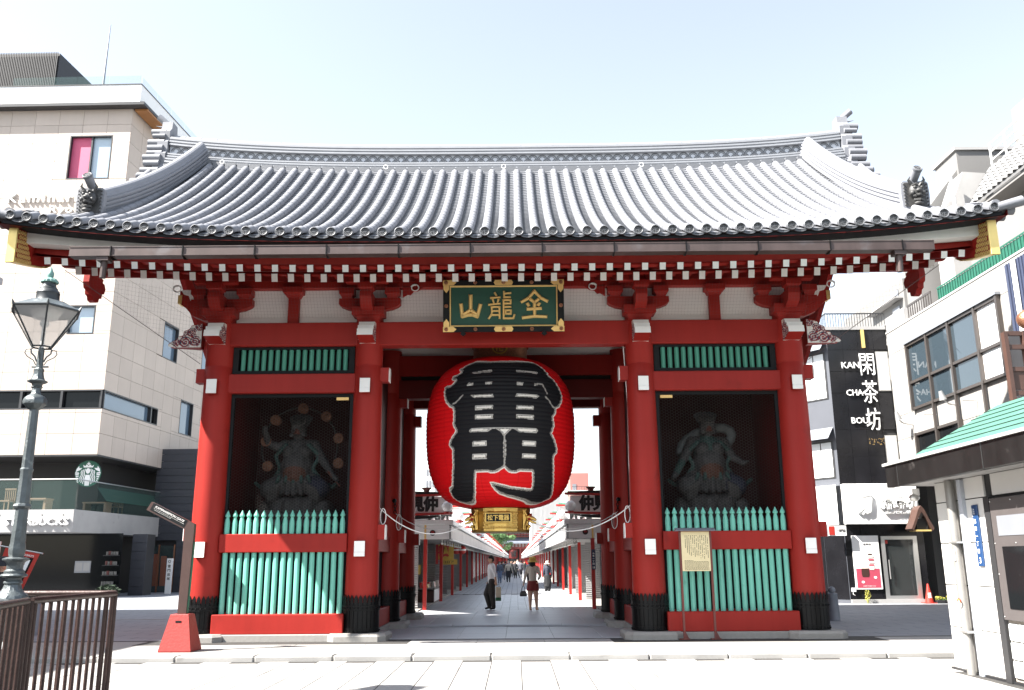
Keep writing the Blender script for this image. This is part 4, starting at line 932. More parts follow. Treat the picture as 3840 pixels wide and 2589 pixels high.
for x in (-1.117, 1.117):
    for z, s in ((.105, 1), (.915, -1)):
        b = MB().prism([(-.055, 0), (.055, 0), (.055, .08*s), (0, .15*s), (-.055, .08*s)], (x, -.037, z), (1, 0, 0), (0, 0, 1), (0, 1, 0), .03); b.v = [tuple(tp(*p)) for p in b.v]; b.build('gilt_fitting', 'gold_paint', plq, fix=True)
    rosette(x, .51)
for x in (-.55, .55):
    for z in (.052, .968): rosette(x, z)
for x in (-.79, .79):
    b = MB().prism([(-.03, .05), (.03, .05), (.03, 0), (.06, -.03), (0, -.075), (-.06, -.03), (-.03, 0)], (x, -.06, -.01), (1, 0, 0), (0, 0, 1), (0, 1, 0), .06); b.v = [tuple(tp(*p)) for p in b.v]; b.build('support_hook', 'black_metal', plq, fix=True)
def strokes(name, S, ox, oz, sx, sz, w=.05):
    b = MB()
    for st_ in S:
        for (x0, z0), (x1, z1) in zip(st_[:-1], st_[1:]):
            p, q = Vector((ox+x0*sx, 0, oz+z0*sz)), Vector((ox+x1*sx, 0, oz+z1*sz)); d = (q-p).normalized(); nrm = Vector((-d.z, 0, d.x)); e = d*w*.35
            a = [p-e-nrm*w*.55, q+e-nrm*w*.5, q+e+nrm*w*.5, p-e+nrm*w*.55]
            k = [p-e*.4-nrm*w*.25, q+e*.4-nrm*w*.22, q+e*.4+nrm*w*.22, p-e*.4+nrm*w*.25]
            b.add([tp(v.x, .028, v.z) for v in a]+[tp(v.x, -.004, v.z) for v in k], [(4, 5, 6, 7)]+[(i, (i+1) % 4, 4+(i+1) % 4, 4+i) for i in range(4)])
    b.build(name, 'gold_paint', plq, fix=True)
strokes('raised_character', [[(.5, 1), (.5, .36)], [(.06, .60), (.12, .08), (.2, .10)], [(.94, .58), (.80, .06)], [(.12, .12), (.5, .36), (.80, .14)], [(.16, .08), (.4, .14), (.6, .14), (.80, .06)]], -.86, .28, .43, .44, .068)
strokes('raised_character', [[(.24, .96), (.30, .86)], [(.08, .78), (.44, .80)], [(.16, .72), (.20, .60)], [(.38, .72), (.34, .60)], [(.0, .54), (.44, .58)], [(.12, .46), (.12, .22), (.0, .06)], [(.10, .46), (.42, .46), (.42, .06)], [(.14, .32), (.40, .32)], [(.14, .18), (.40, .18)],
    [(.60, 1), (.60, .80), (.84, .80)], [(.60, .93), (.86, .95)], [(.56, .70), (.86, .70), (.86, .60)], [(.58, .70), (.58, .06), (.96, .06), (1.0, .18)], [(.62, .58), (.86, .58)], [(.64, .46), (.86, .46)], [(.66, .34), (.86, .34), (.86, .22), (.66, .22), (.66, .34)]], -.29, .235, .50, .56, .040)
strokes('raised_character', [[(.5, 1), (.28, .76), (.02, .62)], [(.5, 1), (.74, .76), (.98, .64)], [(.36, .70), (.5, .60), (.64, .70)], [(.5, .60), (.5, .08)], [(.24, .36), (.74, .38)], [(.06, .05), (.5, .10), (.94, .08)], [(.24, .55), (.28, .49)], [(.64, .50), (.68, .56)]], .345, .25, .52, .55, .060)

# --- guardian statues inside the netted bays
mt = (.042, .041, .040); gn = (.024, .052, .045); rd = (.075, .022, .014); rk = (.046, .043, .040); bl = (.015, .018, .032)  # statue colours set darker to carry the shade of the niche
def statue(name, label, x, wind):
    t = thing(name, label, 'statue', (x, 1.45, .2))
    P = []; z = 2.2
    def c(p0, p1, r0, r1, col): P.append(((p0[0], p0[1], p0[2]), (p1[0], p1[1], p1[2]), r0, r1, col))
    # stocky body: belly, chest, head turned, wide trousers, knees apart
    c((0, 0, 1.06), (0, -.06, 1.36), .36, .35, mt); c((0, -.02, 1.40), (.0, .02, 1.70), .33, .28, gn if wind else mt); c((-.30, .02, 1.78), (.30, .02, 1.78), .16, .16, mt)
    for u in (-1, 1): c((u*.14, -.20, 1.66), (u*.18, -.18, 1.62), .13, .12, mt); c((u*.07, -.30, 1.36), (u*.07, -.31, 1.30), .07, .07, mt)
    c((0, -.04, 1.84), (0, -.06, 1.98), .11, .10, mt); c((.0, -.10, 2.12), (.0, -.10, 2.20), .17, .16, mt); c((0, -.24, 2.08), (0, -.27, 2.06), .055, .04, rd)
    for u in (-1, 1):
        c((u*.11, -.14, 2.25), (u*.16, -.12, 2.38), .05, .02, mt)
        c((u*.17, .0, 1.05), (u*.52, -.20, .88), .25, .21, mt if u < 0 else bl); c((u*.52, -.20, .88), (u*.36, -.12, .45), .18, .12, mt)
        for q in range(4): c((u*(.30+.07*q), -.38, .95-.03*q), (u*(.34+.06*q), -.32, .70-.03*q), .035, .03, rk)
        c((u*.08, -.27, 2.16), (u*.09, -.27, 2.16), .03, .03, mt); c((u*.14, -.12, 2.02), (u*.13, -.18, 2.0), .05, .04, mt); c((u*.34, -.12, .42), (u*.36, -.34, .36), .09, .07, mt)
    c((0, -.14, 1.24), (0, -.14, 1.20), .285, .285, (.075, .030, .018))
    for q in range(7): c((-.36+.12*q, -.30+.02*abs(q-3), 1.02), (-.42+.14*q, -.28+.03*abs(q-3), .78+.015*abs(q-3)), .075, .06, mt)
    for q in range(5): c((-.30+.15*q, -.34, 1.12), (-.34+.17*q, -.36, 1.02), .045, .03, gn)
    c((-.36, -.16, 1.14), (.36, -.16, 1.14), .07, .07, rk); c((-.10, -.27, 2.20), (.10, -.27, 2.20), .03, .03, rk); c((-.06, -.27, 2.03), (.06, -.27, 2.03), .022, .022, rd)
    # hair
    for k in range(7): a = -1.1+k*.37; c((.14*math.sin(a), .0, 2.28), (.24*math.sin(a), .06, 2.36+.10*math.cos(a)), .07, .04, (.05, .055, .06))
    if wind:
        c((-.36, .0, 1.74), (-.58, -.14, 1.40), .11, .09, mt); c((-.58, -.14, 1.40), (-.74, -.28, 1.14), .09, .07, gn); c((-.74, -.28, 1.14), (-.80, -.34, 1.06), .07, .06, mt)
        c((.36, .0, 1.74), (.50, -.10, 1.48), .11, .09, mt); c((.50, -.10, 1.48), (.66, -.30, 1.34), .085, .06, mt); c((.66, -.3, 1.34), (.76, -.34, 1.38), .045, .025, mt)
        # wind bag over the shoulders
        prev = None
        for k in range(13):
            a = -.25*PI+k*(1.5*PI/12); p = (-.56*math.cos(a+.25*PI) if k < 7 else -.56*math.cos(a+.25*PI), .12, 1.68+.46*math.sin(a*.8+.5)); 
            if prev: c(prev, p, .10, .10, (.09, .10, .10))
            prev = p
    else:
        c((-.36, .0, 1.74), (-.62, -.12, 1.84), .11, .09, mt); c((-.62, -.12, 1.84), (-.66, -.28, 2.06), .085, .06, mt); c((-.66, -.28, 2.06), (-.66, -.30, 2.14), .065, .06, mt)
        c((.36, .0, 1.74), (.58, -.10, 1.42), .11, .09, mt); c((.58, -.10, 1.42), (.78, -.26, 1.16), .085, .06, mt); c((.78, -.26, 1.16), (.88, -.3, 1.06), .06, .05, mt)
        c((.70, -.3, 1.22), (.96, -.3, .92), .022, .022, rd)
    # floating sash
    for s in (-1, 1):
        pts = [(s*.24, -.15, 1.80), (s*.46, -.10, 1.58), (s*.34, -.14, 1.30), (s*.52, -.06, 1.06), (s*.74, -.04, .92), (s*.86, -.06, 1.02)]
        for a, b in zip(pts[:-1], pts[1:]): c(a, b, .045, .04, gn)
    # rock seat
    c((0, .05, .05), (0, .05, .38), .42, .30, rk); c((-.7, .05, .05), (.7, .05, .05), .2, .2, rk)
    for k in range(26):
        a = k*2.4; r = .25+.45*((k*37) % 17)/17; px_, py_ = r*1.25*math.cos(a), .05+r*.62*math.sin(a); c((px_, py_, .02), (px_*.86, py_*.9, .40+.25*(1-r)), .22, .17, rk)
    m = T(x, 1.45, 2.00) @ Matrix.Scale(1.0, 4)
    b = blob('figure', [p for p in P if p[4] != rk], .018, t, m, 'statue', 1)
    m2 = m; blob('rock_seat', [p for p in P if p[4] == rk], .03, t, m2, 'statue', 1)
    # swirling wave rings carved on the rock
    w = MB()
    for (cx, cz, r) in ((-.42, .34, .30), (.48, .30, .30), (.05, .16, .22), (-.78, .2, .2), (.82, .18, .2)):
        for k in range(4): w.tube([(x+cx+r*(1-k*.22)*math.cos(q), 1.45-.58+.10*abs(math.sin(q*.5)), 2.0+cz-.06+r*.45*(1-k*.22)*math.sin(q)) for q in np.linspace(0, 2*PI, 22)[:-1]], .020, 5, closed=True)
    me = w.mesh('carved_waves', 'statue'); paint(me, np.tile([.09, .085, .08], (len(me.vertices), 1))); place('carved_waves', me, t)
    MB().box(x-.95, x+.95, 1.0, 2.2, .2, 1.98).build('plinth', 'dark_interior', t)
    return t
s1 = statue('guardian_statue', 'dark seated thunder guardian with a ring of drums behind the left netting', -4.38, False)
for k, (x, z) in enumerate(((-4.29, 4.58), (-3.79, 4.40), (-3.516, 3.93), (-3.50, 3.41), (-5.04, 3.88), (-4.98, 3.36), (-4.86, 4.33))):
    d = MB(); d.cone((x, 1.40, z), (x, 1.26, z), .10, .10, 20); d.tube([(x+.098*math.cos(t), 1.255, z+.098*math.sin(t)) for t in np.linspace(0, 2*PI, 21)[:-1]], .014, 6, closed=True); d.ball((x, 1.255, z), .05, 8, 6, (1, .4, 1))
    me = d.mesh('drum', 'statue'); paint(me, np.tile([.15, .068, .040], (len(me.vertices), 1))); place('drum', me, s1)
hp = MB().tube([(-4.36+.80*math.cos(t), 1.42, 3.78+.84*math.sin(t)) for t in np.linspace(-.5, PI+.5, 26)], .022, 6); me = hp.mesh('drum_hoop', 'statue'); paint(me, np.tile([.03, .026, .024], (len(me.vertices), 1))); place('drum_hoop', me, s1)
s2 = statue('guardian_statue', 'dark seated wind guardian carrying a wind bag behind the right netting', 4.28, True)

# --- notice board before the right bay
mat('board_paper', (.70, .60, .36), .7, noise=(12, .06)); mat('rust_red', (.13, .032, .026), .55, noise=(8, .2)); mat('slate', (.20, .21, .235), .5, noise=(7, .1)); mat('ink', (.05, .045, .04), .8)
nb = thing('notice_board', 'cream notice board on two thin red posts before the right picket fence', 'notice board', (3.55, -.55, 0))
yb = -.55
for x in (3.235, 3.795):
    MB().box(x-.02, x+.02, yb-.02, yb+.02, .01, 1.93, .003).build('post', 'rust_red', nb)
    MB().box(x-.09, x+.09, yb-.05, yb+.05, .0, .02).build('foot_plate', 'rust_red', nb)
    MB().prism([(0, 0), (.06, 0), (0, .12)], (x+.02, yb-.008, .02), (1, 0, 0), (0, 0, 1), (0, 1, 0), .016).build('gusset', 'rust_red', nb, fix=True)
bd = MB().box(3.255, 3.775, yb-.024, yb-.0, 1.195, 1.905, .003).build('board', 'board_paper', nb)
MB().box(3.275, 3.775, yb+.001, yb+.012, 1.20, 1.90).build('back_panel', 'rust_red', nb)
rf = MB(); rf.prism([(-.11, .0), (.11, .0), (.10, .015), (0, .055), (-.10, .015)], (3.15, yb-.01, 1.915), (0, 1, 0), (0, 0, 1), (1, 0, 0), .73)
for k in range(6): rf.prism([(-.112, .006), (-.10, .024), (0, .064), (0, .05)], (3.19+k*.13, yb-.01, 1.915), (0, 1, 0), (0, 0, 1), (1, 0, 0), .012)
rf.build('tiled_cap', 'slate', nb, fix=True)
rr = random.Random(4); tx = MB()
for k in range(13):
    x = 3.74-k*.034; z = 1.875-(.04 if k else .08)
    end = 1.42+rr.uniform(0, .08) if k < 11 else 1.46+rr.uniform(0, .2)
    while z > end:
        h = rr.uniform(.008, .016); 
        if rr.random() < .85: tx.box(x-.007, x+.004, yb-.0262, yb-.0238, z-h, z)
        z -= h+rr.uniform(.003, .008)
tx.build('brush_text', 'ink', bd)
tx = MB()
for k in range(9):
    z = 1.385-k*.020; x = 3.30
    while x < (3.74 if k else 3.46): w = rr.uniform(.012, .04); tx.box(x, min(x+w, 3.745), yb-.0262, yb-.0238, z-.007, z); x += w+.008
tx.build('small_print', 'ink', bd)

# --- direction sign on a red block
mat('sign_brown', (.055, .028, .023), .45, noise=(6, .15)); mat('block_red', (.28, .022, .017), .6, noise=(5, .08), dirt=((.40, .26, .22), 9, .30), bump=(30, .2)); mat('sign_green', (.02, .10, .06), .5)
ds = thing('direction_sign', 'bent brown direction sign standing in a tapered red block', 'sign', (-5.32, -2.03, 0))
cx, cy = -5.325, -2.03
bl_ = MB().sweep(lambda i: [(cx+sx*w, cy+sy*w*.98, z) for sx, sy in ((-1, -1), (1, -1), (1, 1), (-1, 1)) for w, z in (((.262, .002), (.265, .02), (.150, .575), (.140, .585))[i],)], 4)
bo = bl_.build('weight_block', 'block_red', ds, fix=True)
MB().box(cx-.045, cx+.045, cy-.177, cy-.155, .455, .485).build('hand_slot', 'black_paint', bo)
post = [(-.072, .58), (.072, .58), (.098, 1.86), (.098, 2.04), (-.66, 2.42), (-.735, 2.285), (-.062, 1.955)]
MB().prism(post, (cx, cy-.05, 0), (1, 0, 0), (0, 0, 1), (0, 1, 0), .10).build('bent_post', 'sign_brown', ds, fix=True)
MB().prism([(.073, .58), (.099, 1.75), (.106, 1.75), (.080, .58)], (cx, cy-.03, 0), (1, 0, 0), (0, 0, 1), (0, 1, 0), .07).build('green_edge', 'sign_green', ds, fix=True)
ang = math.atan2(2.42-2.04, -.66-.098); axv = (-math.cos(ang), 0, -math.sin(ang)); ayv = (math.sin(ang)*-1*-1, 0, -math.cos(ang)); 
axv = Vector((math.cos(R_(-26.6)), 0, math.sin(R_(-26.6)))); ayv = Vector((-axv.z, 0, axv.x)); o = Vector((cx-.345, cy-.054, 2.195))
MB().prism([(-.335, -.068), (.335, -.068), (.335, .062), (-.335, .062)], o, axv, ayv, (0, 1, 0), .008).build('arm_plate', 'black_paint', ds, fix=True)
text('sign_lettering', 'KAMINARIMON GATE', o-Vector((0, .006, 0))+ayv*.022+axv*.01, axv, ayv, .05, 'white_paint', ds, fit=(.57, .036), extrude=.002, bold=.0, shear=.25)
text('sign_small_print', 'The front gate of the temple, the god of thunder is standing', o-Vector((0, .006, 0))-ayv*.016+axv*.01, axv, ayv, .02, 'white_paint', ds, fit=(.60, .010), extrude=.002)
text('sign_small_print', 'and the god of wind on the right.', o-Vector((0, .006, 0))-ayv*.038-axv*.10, axv, ayv, .02, 'white_paint', ds, fit=(.34, .010), extrude=.002)

# --- old street lamp at the left
mat('lamp_metal', (.10, .115, .12), .42, metal=.35, noise=(9, .25), dirt=((.24, .26, .26), 7, .38), bump=(40, .3)); mat('verdigris', (.16, .29, .26), .6, noise=(14, .2)); mat('lamp_iron', (.045, .05, .053), .45, metal=.4, noise=(10, .25), dirt=((.15, .16, .165), 6, .36))
glass_mat('lamp_glass', (.62, .60, .58), .25, .42)
LX, LY = -5.20, -7.5
lamp = thing('street_lamp', 'old grey cast-iron street lamp with a six-sided glass lantern', 'street lamp', (LX, LY, -.08))
pd = MB(); pd.lathe([(.24, -.08), (.24, .55), (.21, .60), (.195, .62), (.195, .99), (.235, 1.0), (.235, 1.03), (.20, 1.045)], (LX, LY, 0), 8, a0=PI/8); pd.build('pedestal', 'lamp_iron', lamp)
st_ = MB(); st_.lathe([(.17, 1.04), (.165, 1.06), (.15, 1.085), (.115, 1.11), (.092, 1.15), (.08, 1.19), (.092, 1.205), (.09, 1.22), (.075, 1.235), (.08, 1.26), (.128, 1.275), (.132, 1.285), (.12, 1.30), (.098, 1.305), (.10, 1.33), (.078, 1.35), (.08, 1.40), (.098, 1.43), (.127, 1.445), (.13, 1.46), (.09, 1.475)], (LX, LY, 0), 28, lobes=(14, .025)); st_.build('turned_base', 'lamp_metal', lamp, smooth=30)
fl = MB(); fl.lathe([(.07, 1.475), (.082, 1.53), (.082, 1.58), (.072, 1.64), (.074, 1.65), (.067, 1.80), (.063, 1.99), (.082, 2.0), (.09, 2.02), (.082, 2.04), (.066, 2.05), (.062, 2.30), (.060, 2.39), (.068, 2.41), (.066, 2.425), (.057, 2.435), (.052, 2.80), (.048, 3.09)], (LX, LY, 0), 32, lobes=(8, .05)); fl.build('fluted_shaft', 'lamp_metal', lamp, smooth=30)
cp = MB(); cp.lathe([(.05, 3.085), (.075, 3.10), (.085, 3.115), (.122, 3.15), (.128, 3.18), (.122, 3.20), (.11, 3.225), (.085, 3.245), (.062, 3.26), (.052, 3.275), (.048, 3.33), (.062, 3.345), (.05, 3.36), (.058, 3.385), (.10, 3.40), (.107, 3.415), (.075, 3.43), (.062, 3.46), (.05, 3.52), (.055, 3.535), (.055, 3.55), (.036, 3.57), (.032, 3.80)], (LX, LY, 0), 8, a0=PI/8); cp.build('turned_neck', 'lamp_metal', lamp, smooth=30)
for k in range(4):
    a = PI/4*0+.35+k*PI/2; ca, sa_ = math.cos(a), math.sin(a)
    MB().tube([(LX+r*ca, LY+r*sa_, z) for r, z in [(.04, 3.60), (.07, 3.655), (.135, 3.695), (.165, 3.735), (.155, 3.775), (.12, 3.785), (.10, 3.765)]], .0055, 5).build('scroll', 'lamp_metal', lamp)
    MB().tube([(LX+r*ca, LY+r*sa_, z) for r, z in [(.035, 3.64), (.06, 3.70), (.10, 3.74), (.105, 3.785), (.07, 3.81)]], .009, 5).build('scroll', 'lamp_metal', lamp)
MB().box(LX-.085, LX+.10, LY-.012, LY+.012, 3.572, 3.588).build('ladder_bar', 'lamp_metal', lamp)
hx = [(math.cos(k*PI/3), math.sin(k*PI/3)) for k in range(6)]
rt, rbm, zt_, zb_ = .385, .108, 4.235, 3.81
for k in range(6):
    c0, c1 = hx[k], hx[(k+1) % 6]
    q = [(LX+rbm*c0[0], LY+rbm*c0[1], zb_), (LX+rbm*c1[0], LY+rbm*c1[1], zb_), (LX+rt*c1[0], LY+rt*c1[1], zt_), (LX+rt*c0[0], LY+rt*c0[1], zt_)]
    MB().add(q, [(0, 1, 2, 3)]).build('glass_pane', 'lamp_glass', lamp)
    MB().tube([q[0], q[3]], .010, 6).build('glazing_bar', 'lamp_iron', lamp)
    MB().tube([q[3], q[2]], .014, 6).build('upper_rim', 'lamp_iron', lamp); MB().tube([q[0], q[1]], .010, 6).build('lower_rim', 'lamp_iron', lamp); MB().tube([Vector(q[3]), Vector(q[3])+Vector((c0[0]*.02, c0[1]*.02, .05))], [.018, .005], 6).build('rim_finial', 'lamp_iron', lamp)
hd = MB(); hd.lathe([(.39, 4.235), (.38, 4.25), (.19, 4.35), (.17, 4.355)], (LX, LY, 0), 6); hd.build('lantern_roof', 'lamp_metal', lamp)
hd = MB(); hd.lathe([(.135, 4.345), (.125, 4.37), (.122, 4.44), (.126, 4.45), (.118, 4.475), (.098, 4.495), (.096, 4.51), (.078, 4.53), (.07, 4.57), (.07, 4.60)], (LX, LY, 0), 24); hd.build('chimney', 'lamp_iron', lamp, smooth=30)
hd = MB(); hd.lathe([(.078, 4.575), (.094, 4.58), (.092, 4.605), (.07, 4.63), (.03, 4.64)], (LX, LY, 0), 40, lobes=(14, .04)); hd.build('frilled_cap', 'verdigris', lamp, smooth=30)
hd = MB(); hd.lathe([(.024, 4.635), (.034, 4.655), (.039, 4.68), (.036, 4.70), (.02, 4.735), (.009, 4.765), (.003, 4.78)], (LX, LY, 0), 16); hd.build('finial', 'verdigris', lamp, smooth=40)
bl2 = MB(); bl2.cone((LX, LY, 3.80), (LX, LY, 4.04), .022, .022, 10); bl2.ball((LX, LY, 4.09), .05, 12, 8); bl2.cone((LX, LY, 4.15), (LX, LY, 4.235), .13, .17, 20); bl2.build('bulb_fitting', 'white_paint', lamp, smooth=40)

# --- brown tube railing in the left corner
mat('rail_brown', (.045, .024, .020), .4, metal=.3, noise=(9, .3), dirt=((.10, .046, .032), 16, .32), bump=(30, .2))
def railing(name, label, pts, n_bars, ends=(True, True)):
    t = thing(name, label, 'railing', (pts[0][0], pts[0][1], -.08), 'brown railings round the lamp')
    MB().tube([(x, y, zt) for x, y, zt in pts], .032, 12).build('top_rail', 'rail_brown', t, smooth=50)
    MB().tube([(x, y, zt-1.09) for x, y, zt in pts], .022, 8).build('bottom_rail', 'rail_brown', t)
    p, q = Vector(pts[0]), Vector(pts[-1])
    for k in range(n_bars):
        c = p.lerp(q, (k+.5)/n_bars); MB().cone((c.x, c.y, c.z-.02), (c.x, c.y, c.z-1.09), .019, .019, 8).build('baluster', 'rail_brown', t, smooth=50)
    for e, c in zip(ends, (p, q)):
        if e: MB().cone((c.x, c.y, -.08), (c.x, c.y, c.z), .030, .030, 10).build('post', 'rail_brown', t, smooth=50)
    return t
railing('tube_railing', 'brown tube railing running towards the gate in the left corner', [(-4.296, -8.8, 1.072), (-4.33, -6.95, 1.072)], 12, (True, True))
railing('tube_railing', 'brown tube railing behind the foot of the street lamp', [(-4.36, -6.88, 1.076), (-6.3, -6.88, 1.082)], 12, (False, True))
railing('tube_railing', 'nearest brown tube railing cut by the left picture edge', [(-4.30, -8.86, 1.072), (-4.02, -9.8, 1.071), (-3.72, -10.9, 1.07)], 12, (True, False))

# ================================================================ tiled hotel on the left
def ring_wall(name, material, parent, x0, x1, y0, y1, z0, z1, bev=0): return MB().box(x0, x1, y0, y1, z0, z1, bev).build(name, material, parent)
mat('stone_tile', (.47, .40, .345), .6, noise=(1.2, .04), var=.055, streak=(4, .03)); mat('wall_joint', (.33, .29, .255), .9); mat('white_panel', (.82, .82, .81), .5, var=.02); mat('louvre', (.018, .018, .020), .5)
mat('concrete', (.34, .335, .33), .75, noise=(2, .08), dirt=((.26, .255, .25), 2.4, .36)); mat('slate_board', (.045, .048, .058), .5, noise=(3, .1), var=.06); mat('soffit_wood', (.30, .13, .04), .5, noise=(4, .15)); mat('pink_blind', (.52, .085, .17), .6); mat('dark_frame', (.03, .03, .032), .4)
mat('deep_dark', (.012, .012, .013), .6); mat('cafe_green', (.012, .10, .06), .5); mat('logo_white', (.85, .85, .84), .5); mat('awning_green', (.012, .06, .04), .7, noise=(9, .12)); mat('light_wood', (.20, .14, .09), .6, noise=(5, .12)); mat('terracotta', (.40, .11, .055), .6)
glass_mat('sky_glass', (.10, .15, .21), .04, 1.0, 1.0); glass_mat('dark_glass', (.008, .009, .010), .08, 1.0, .18); glass_mat('rail_glass', (.10, .17, .155), .03, .22, .7); glass_mat('blind_glass', (.34, .43, .50), .12, 1.0, 1.0)
mat('grey_mast', (.22, .24, .27), .5)
FX, FY = -18.35, 22.0          # front corner of the hotel
hotel = thing('hotel_building', 'pale stone-tiled hotel with cafe at its foot left of the gate', 'building', (-24, 28, 0))
# directions: front runs left, side runs back and slightly right
fd = Vector((-1, .02, 0)).normalized(); sd_ = Vector((.07, 1, 0)).normalized(); fn = Vector((fd.y*-1, fd.x, 0)); fn = Vector((-.02, -1, 0)).normalized(); sn = Vector((1, -.07, 0)).normalized()
O = Vector((FX, FY, 0))
def FP(u, z, out=0.0): return O+fd*u+fn*out+Vector((0, 0, z))      # on the front face
def SP(u, z, out=0.0): return O+sd_*u+sn*out+Vector((0, 0, z))     # on the side face
SLEN = 13.5
def block(name, material, z0, z1, uf0, uf1, us0, us1, inset=0.0, parent=hotel):
    a = O+fd*uf0+sd_*us0; b = O+fd*uf1+sd_*us0; c = O+fd*uf1+sd_*us1; d = O+fd*uf0+sd_*us1
    m_ = MB(); vs = [p+Vector((0, 0, z0)) for p in (a, b, c, d)]+[p+Vector((0, 0, z1)) for p in (a, b, c, d)]
    return m_.add(vs, [(0, 1, 2, 3), (7, 6, 5, 4), (0, 4, 5, 1), (1, 5, 6, 2), (2, 6, 7, 3), (3, 7, 4, 0)]).build(name, material, parent, fix=True)
core = block('wall', 'wall_joint', 6.12, 23.1, .25, 16, .25, SLEN-.0)
# window openings: (face, u0, u1, z0, z1)
wins = [('f', .85, 2.93, 19.34, 21.62, 'pink'), ('f', .78, 2.02, 11.66, 13.03, 'blind'), ('s', 5.2, 6.9, 11.75, 13.65, 'sky'), ('s', 10.0, 11.7, 11.75, 13.65, 'sky'), ('s', 7.8, 9.4, 8.15, 10.0, 'sky')]
strip = (8.18, 9.05)
tw, thh = 1.19, .945
def hidden(face, u0, u1, z0, z1):
    if face == 'f' and z0 < strip[1]-.02 and z1 > strip[0]+.02: return 'strip'
    if face == 's' and z0 < strip[1]-.02 and z1 > strip[0]+.02 and u0 < 5.3: return 'strip'
    for w in wins:
        if w[0] == face and u0 < w[2]-.02 and u1 > w[1]+.02 and z0 < w[4]-.02 and z1 > w[3]+.02: return w
    return None
def clip_rects(face, u0, u1, z0, z1):
    """panel rectangle minus window rectangles"""
    rects = [(u0, u1, z0, z1)]
    holes = [(w[1], w[2], w[3], w[4]) for w in wins if w[0] == face]+([(-.1, 99 if face == 'f' else 5.3, strip[0], strip[1])])
    for h in holes:
        out = []
        for r in rects:
            if r[0] >= h[1] or r[1] <= h[0] or r[2] >= h[3] or r[3] <= h[2]: out.append(r); continue
            if r[2] < h[2]: out.append((r[0], r[1], r[2], h[2]))
            if r[3] > h[3]: out.append((r[0], r[1], h[3], r[3]))
            zz0, zz1 = max(r[2], h[2]), min(r[3], h[3])
            if r[0] < h[0]: out.append((r[0], h[0], zz0, zz1))
            if r[1] > h[1]: out.append((h[1], r[1], zz0, zz1))
        rects = out
    return [r for r in rects if r[1]-r[0] > .05 and r[3]-r[2] > .05]
def slab_on(face, u0, u1, z0, z1, th=.24, gap=.007):
    F = FP if face == 'f' else SP; b = MB()
    p = [F(u0+gap, z0+gap), F(u1-gap, z0+gap), F(u1-gap, z1-gap), F(u0+gap, z1-gap)]; n_ = fn if face == 'f' else sn
    b.add([q-n_*th for q in p]+[q+n_*.004 for q in p], [(4, 5, 6, 7), (0, 1, 5, 4), (1, 2, 6, 5), (2, 3, 7, 6), (3, 0, 4, 7)]); return b
for face, ul in (('f', 7.2), ('s', SLEN)):
    u = 0.0; k = 0
    while u < ul-.01:
        w_ = min(tw if face == 'f' else 1.15, ul-u)
        z = 6.12
        while z < 23.05:
            z1 = min(z+thh, 23.1)
            for r in clip_rects(face, u, u+w_, z, z1): slab_on(face, *r).build('wall_tile', 'stone_tile', core, fix=True)
            z = z1
        u += w_
def window(face, u0, u1, z0, z1, glass, split=None, depth=.16):
    F = FP if face == 'f' else SP
    fr = MB(); n_ = fn if face == 'f' else sn
    def bar(a0, a1, b0, b1, d0, d1):
        p = [F(a0, b0, d0), F(a1, b0, d0), F(a1, b1, d0), F(a0, b1, d0)]; q = [F(a0, b0, d1), F(a1, b0, d1), F(a1, b1, d1), F(a0, b1, d1)]
        fr.add(p+q, [(0, 1, 2, 3), (7, 6, 5, 4), (0, 4, 5, 1), (1, 5, 6, 2), (2, 6, 7, 3), (3, 7, 4, 0)])
    t = .055
    bar(u0, u1, z0, z0+t, -.2, .012); bar(u0, u1, z1-t, z1, -.2, .012); bar(u0, u0+t, z0+t, z1-t, -.2, .012); bar(u1-t, u1, z0+t, z1-t, -.2, .012)
    if split: bar(split-t*.7, split+t*.7, z0+t, z1-t, -.2, -.05)
    w = fr.build('window', 'dark_frame', hotel, fix=True)
    segs = [(u0+t, (split-t*.7) if split else u1-t, glass[0])]+([(split+t*.7, u1-t, glass[1])] if split else [])
    for a, b, gm in segs: MB().add([F(a, z0+t, -depth), F(b, z0+t, -depth), F(b, z1-t, -depth), F(a, z1-t, -depth)], [(0, 1, 2, 3)]).build('pane', gm, w)
window('f', .85, 2.93, 19.34, 21.62, ('blind_glass', 'pink_blind'), 1.87); window('f', .78, 2.02, 11.66, 13.03, ('blind_glass',))
window('s', 5.2, 6.9, 11.75, 13.65, ('sky_glass',)); window('s', 10.0, 11.7, 11.75, 13.65, ('sky_glass',)); window('s', 7.8, 9.4, 8.15, 10.0, ('sky_glass',))
for k in range(5): u = .06+k*1.85; window('f', u, u+1.85, strip[0], strip[1], ('dark_glass',))
window('s', .06, 4.6, strip[0], strip[1], ('sky_glass',)); window('s', 4.6, 5.3, strip[0], strip[1], ('dark_glass',))
# parapet band, canopy edge, wood soffit
block('parapet', 'white_panel', 23.16, 24.15, -.45, 16, -.3, SLEN); 
ed = block('canopy', 'dark_frame', 23.0, 23.15, -.75, 16, -.45, SLEN); block('canopy_soffit', 'soffit_wood', 22.9, 22.995, -.72, -.09, .0, SLEN)
block('roof_edge', 'dark_frame', 24.15, 24.19, -.48, 16, -.33, SLEN)
for k in range(4):
    MB().add([FP(-.3+k*1.6, 24.2, .1), FP(1.28+k*1.6, 24.2, .1), FP(1.28+k*1.6, 24.75, .1), FP(-.3+k*1.6, 24.75, .1)], [(0, 1, 2, 3)]).build('glass_rail', 'rail_glass', hotel)
for k in range(5):
    MB().add([SP(.1+k*1.6, 24.2, .3), SP(1.65+k*1.6, 24.2, .3), SP(1.65+k*1.6, 24.75, .3), SP(.1+k*1.6, 24.75, .3)], [(0, 1, 2, 3)]).build('glass_rail', 'rail_glass', hotel)
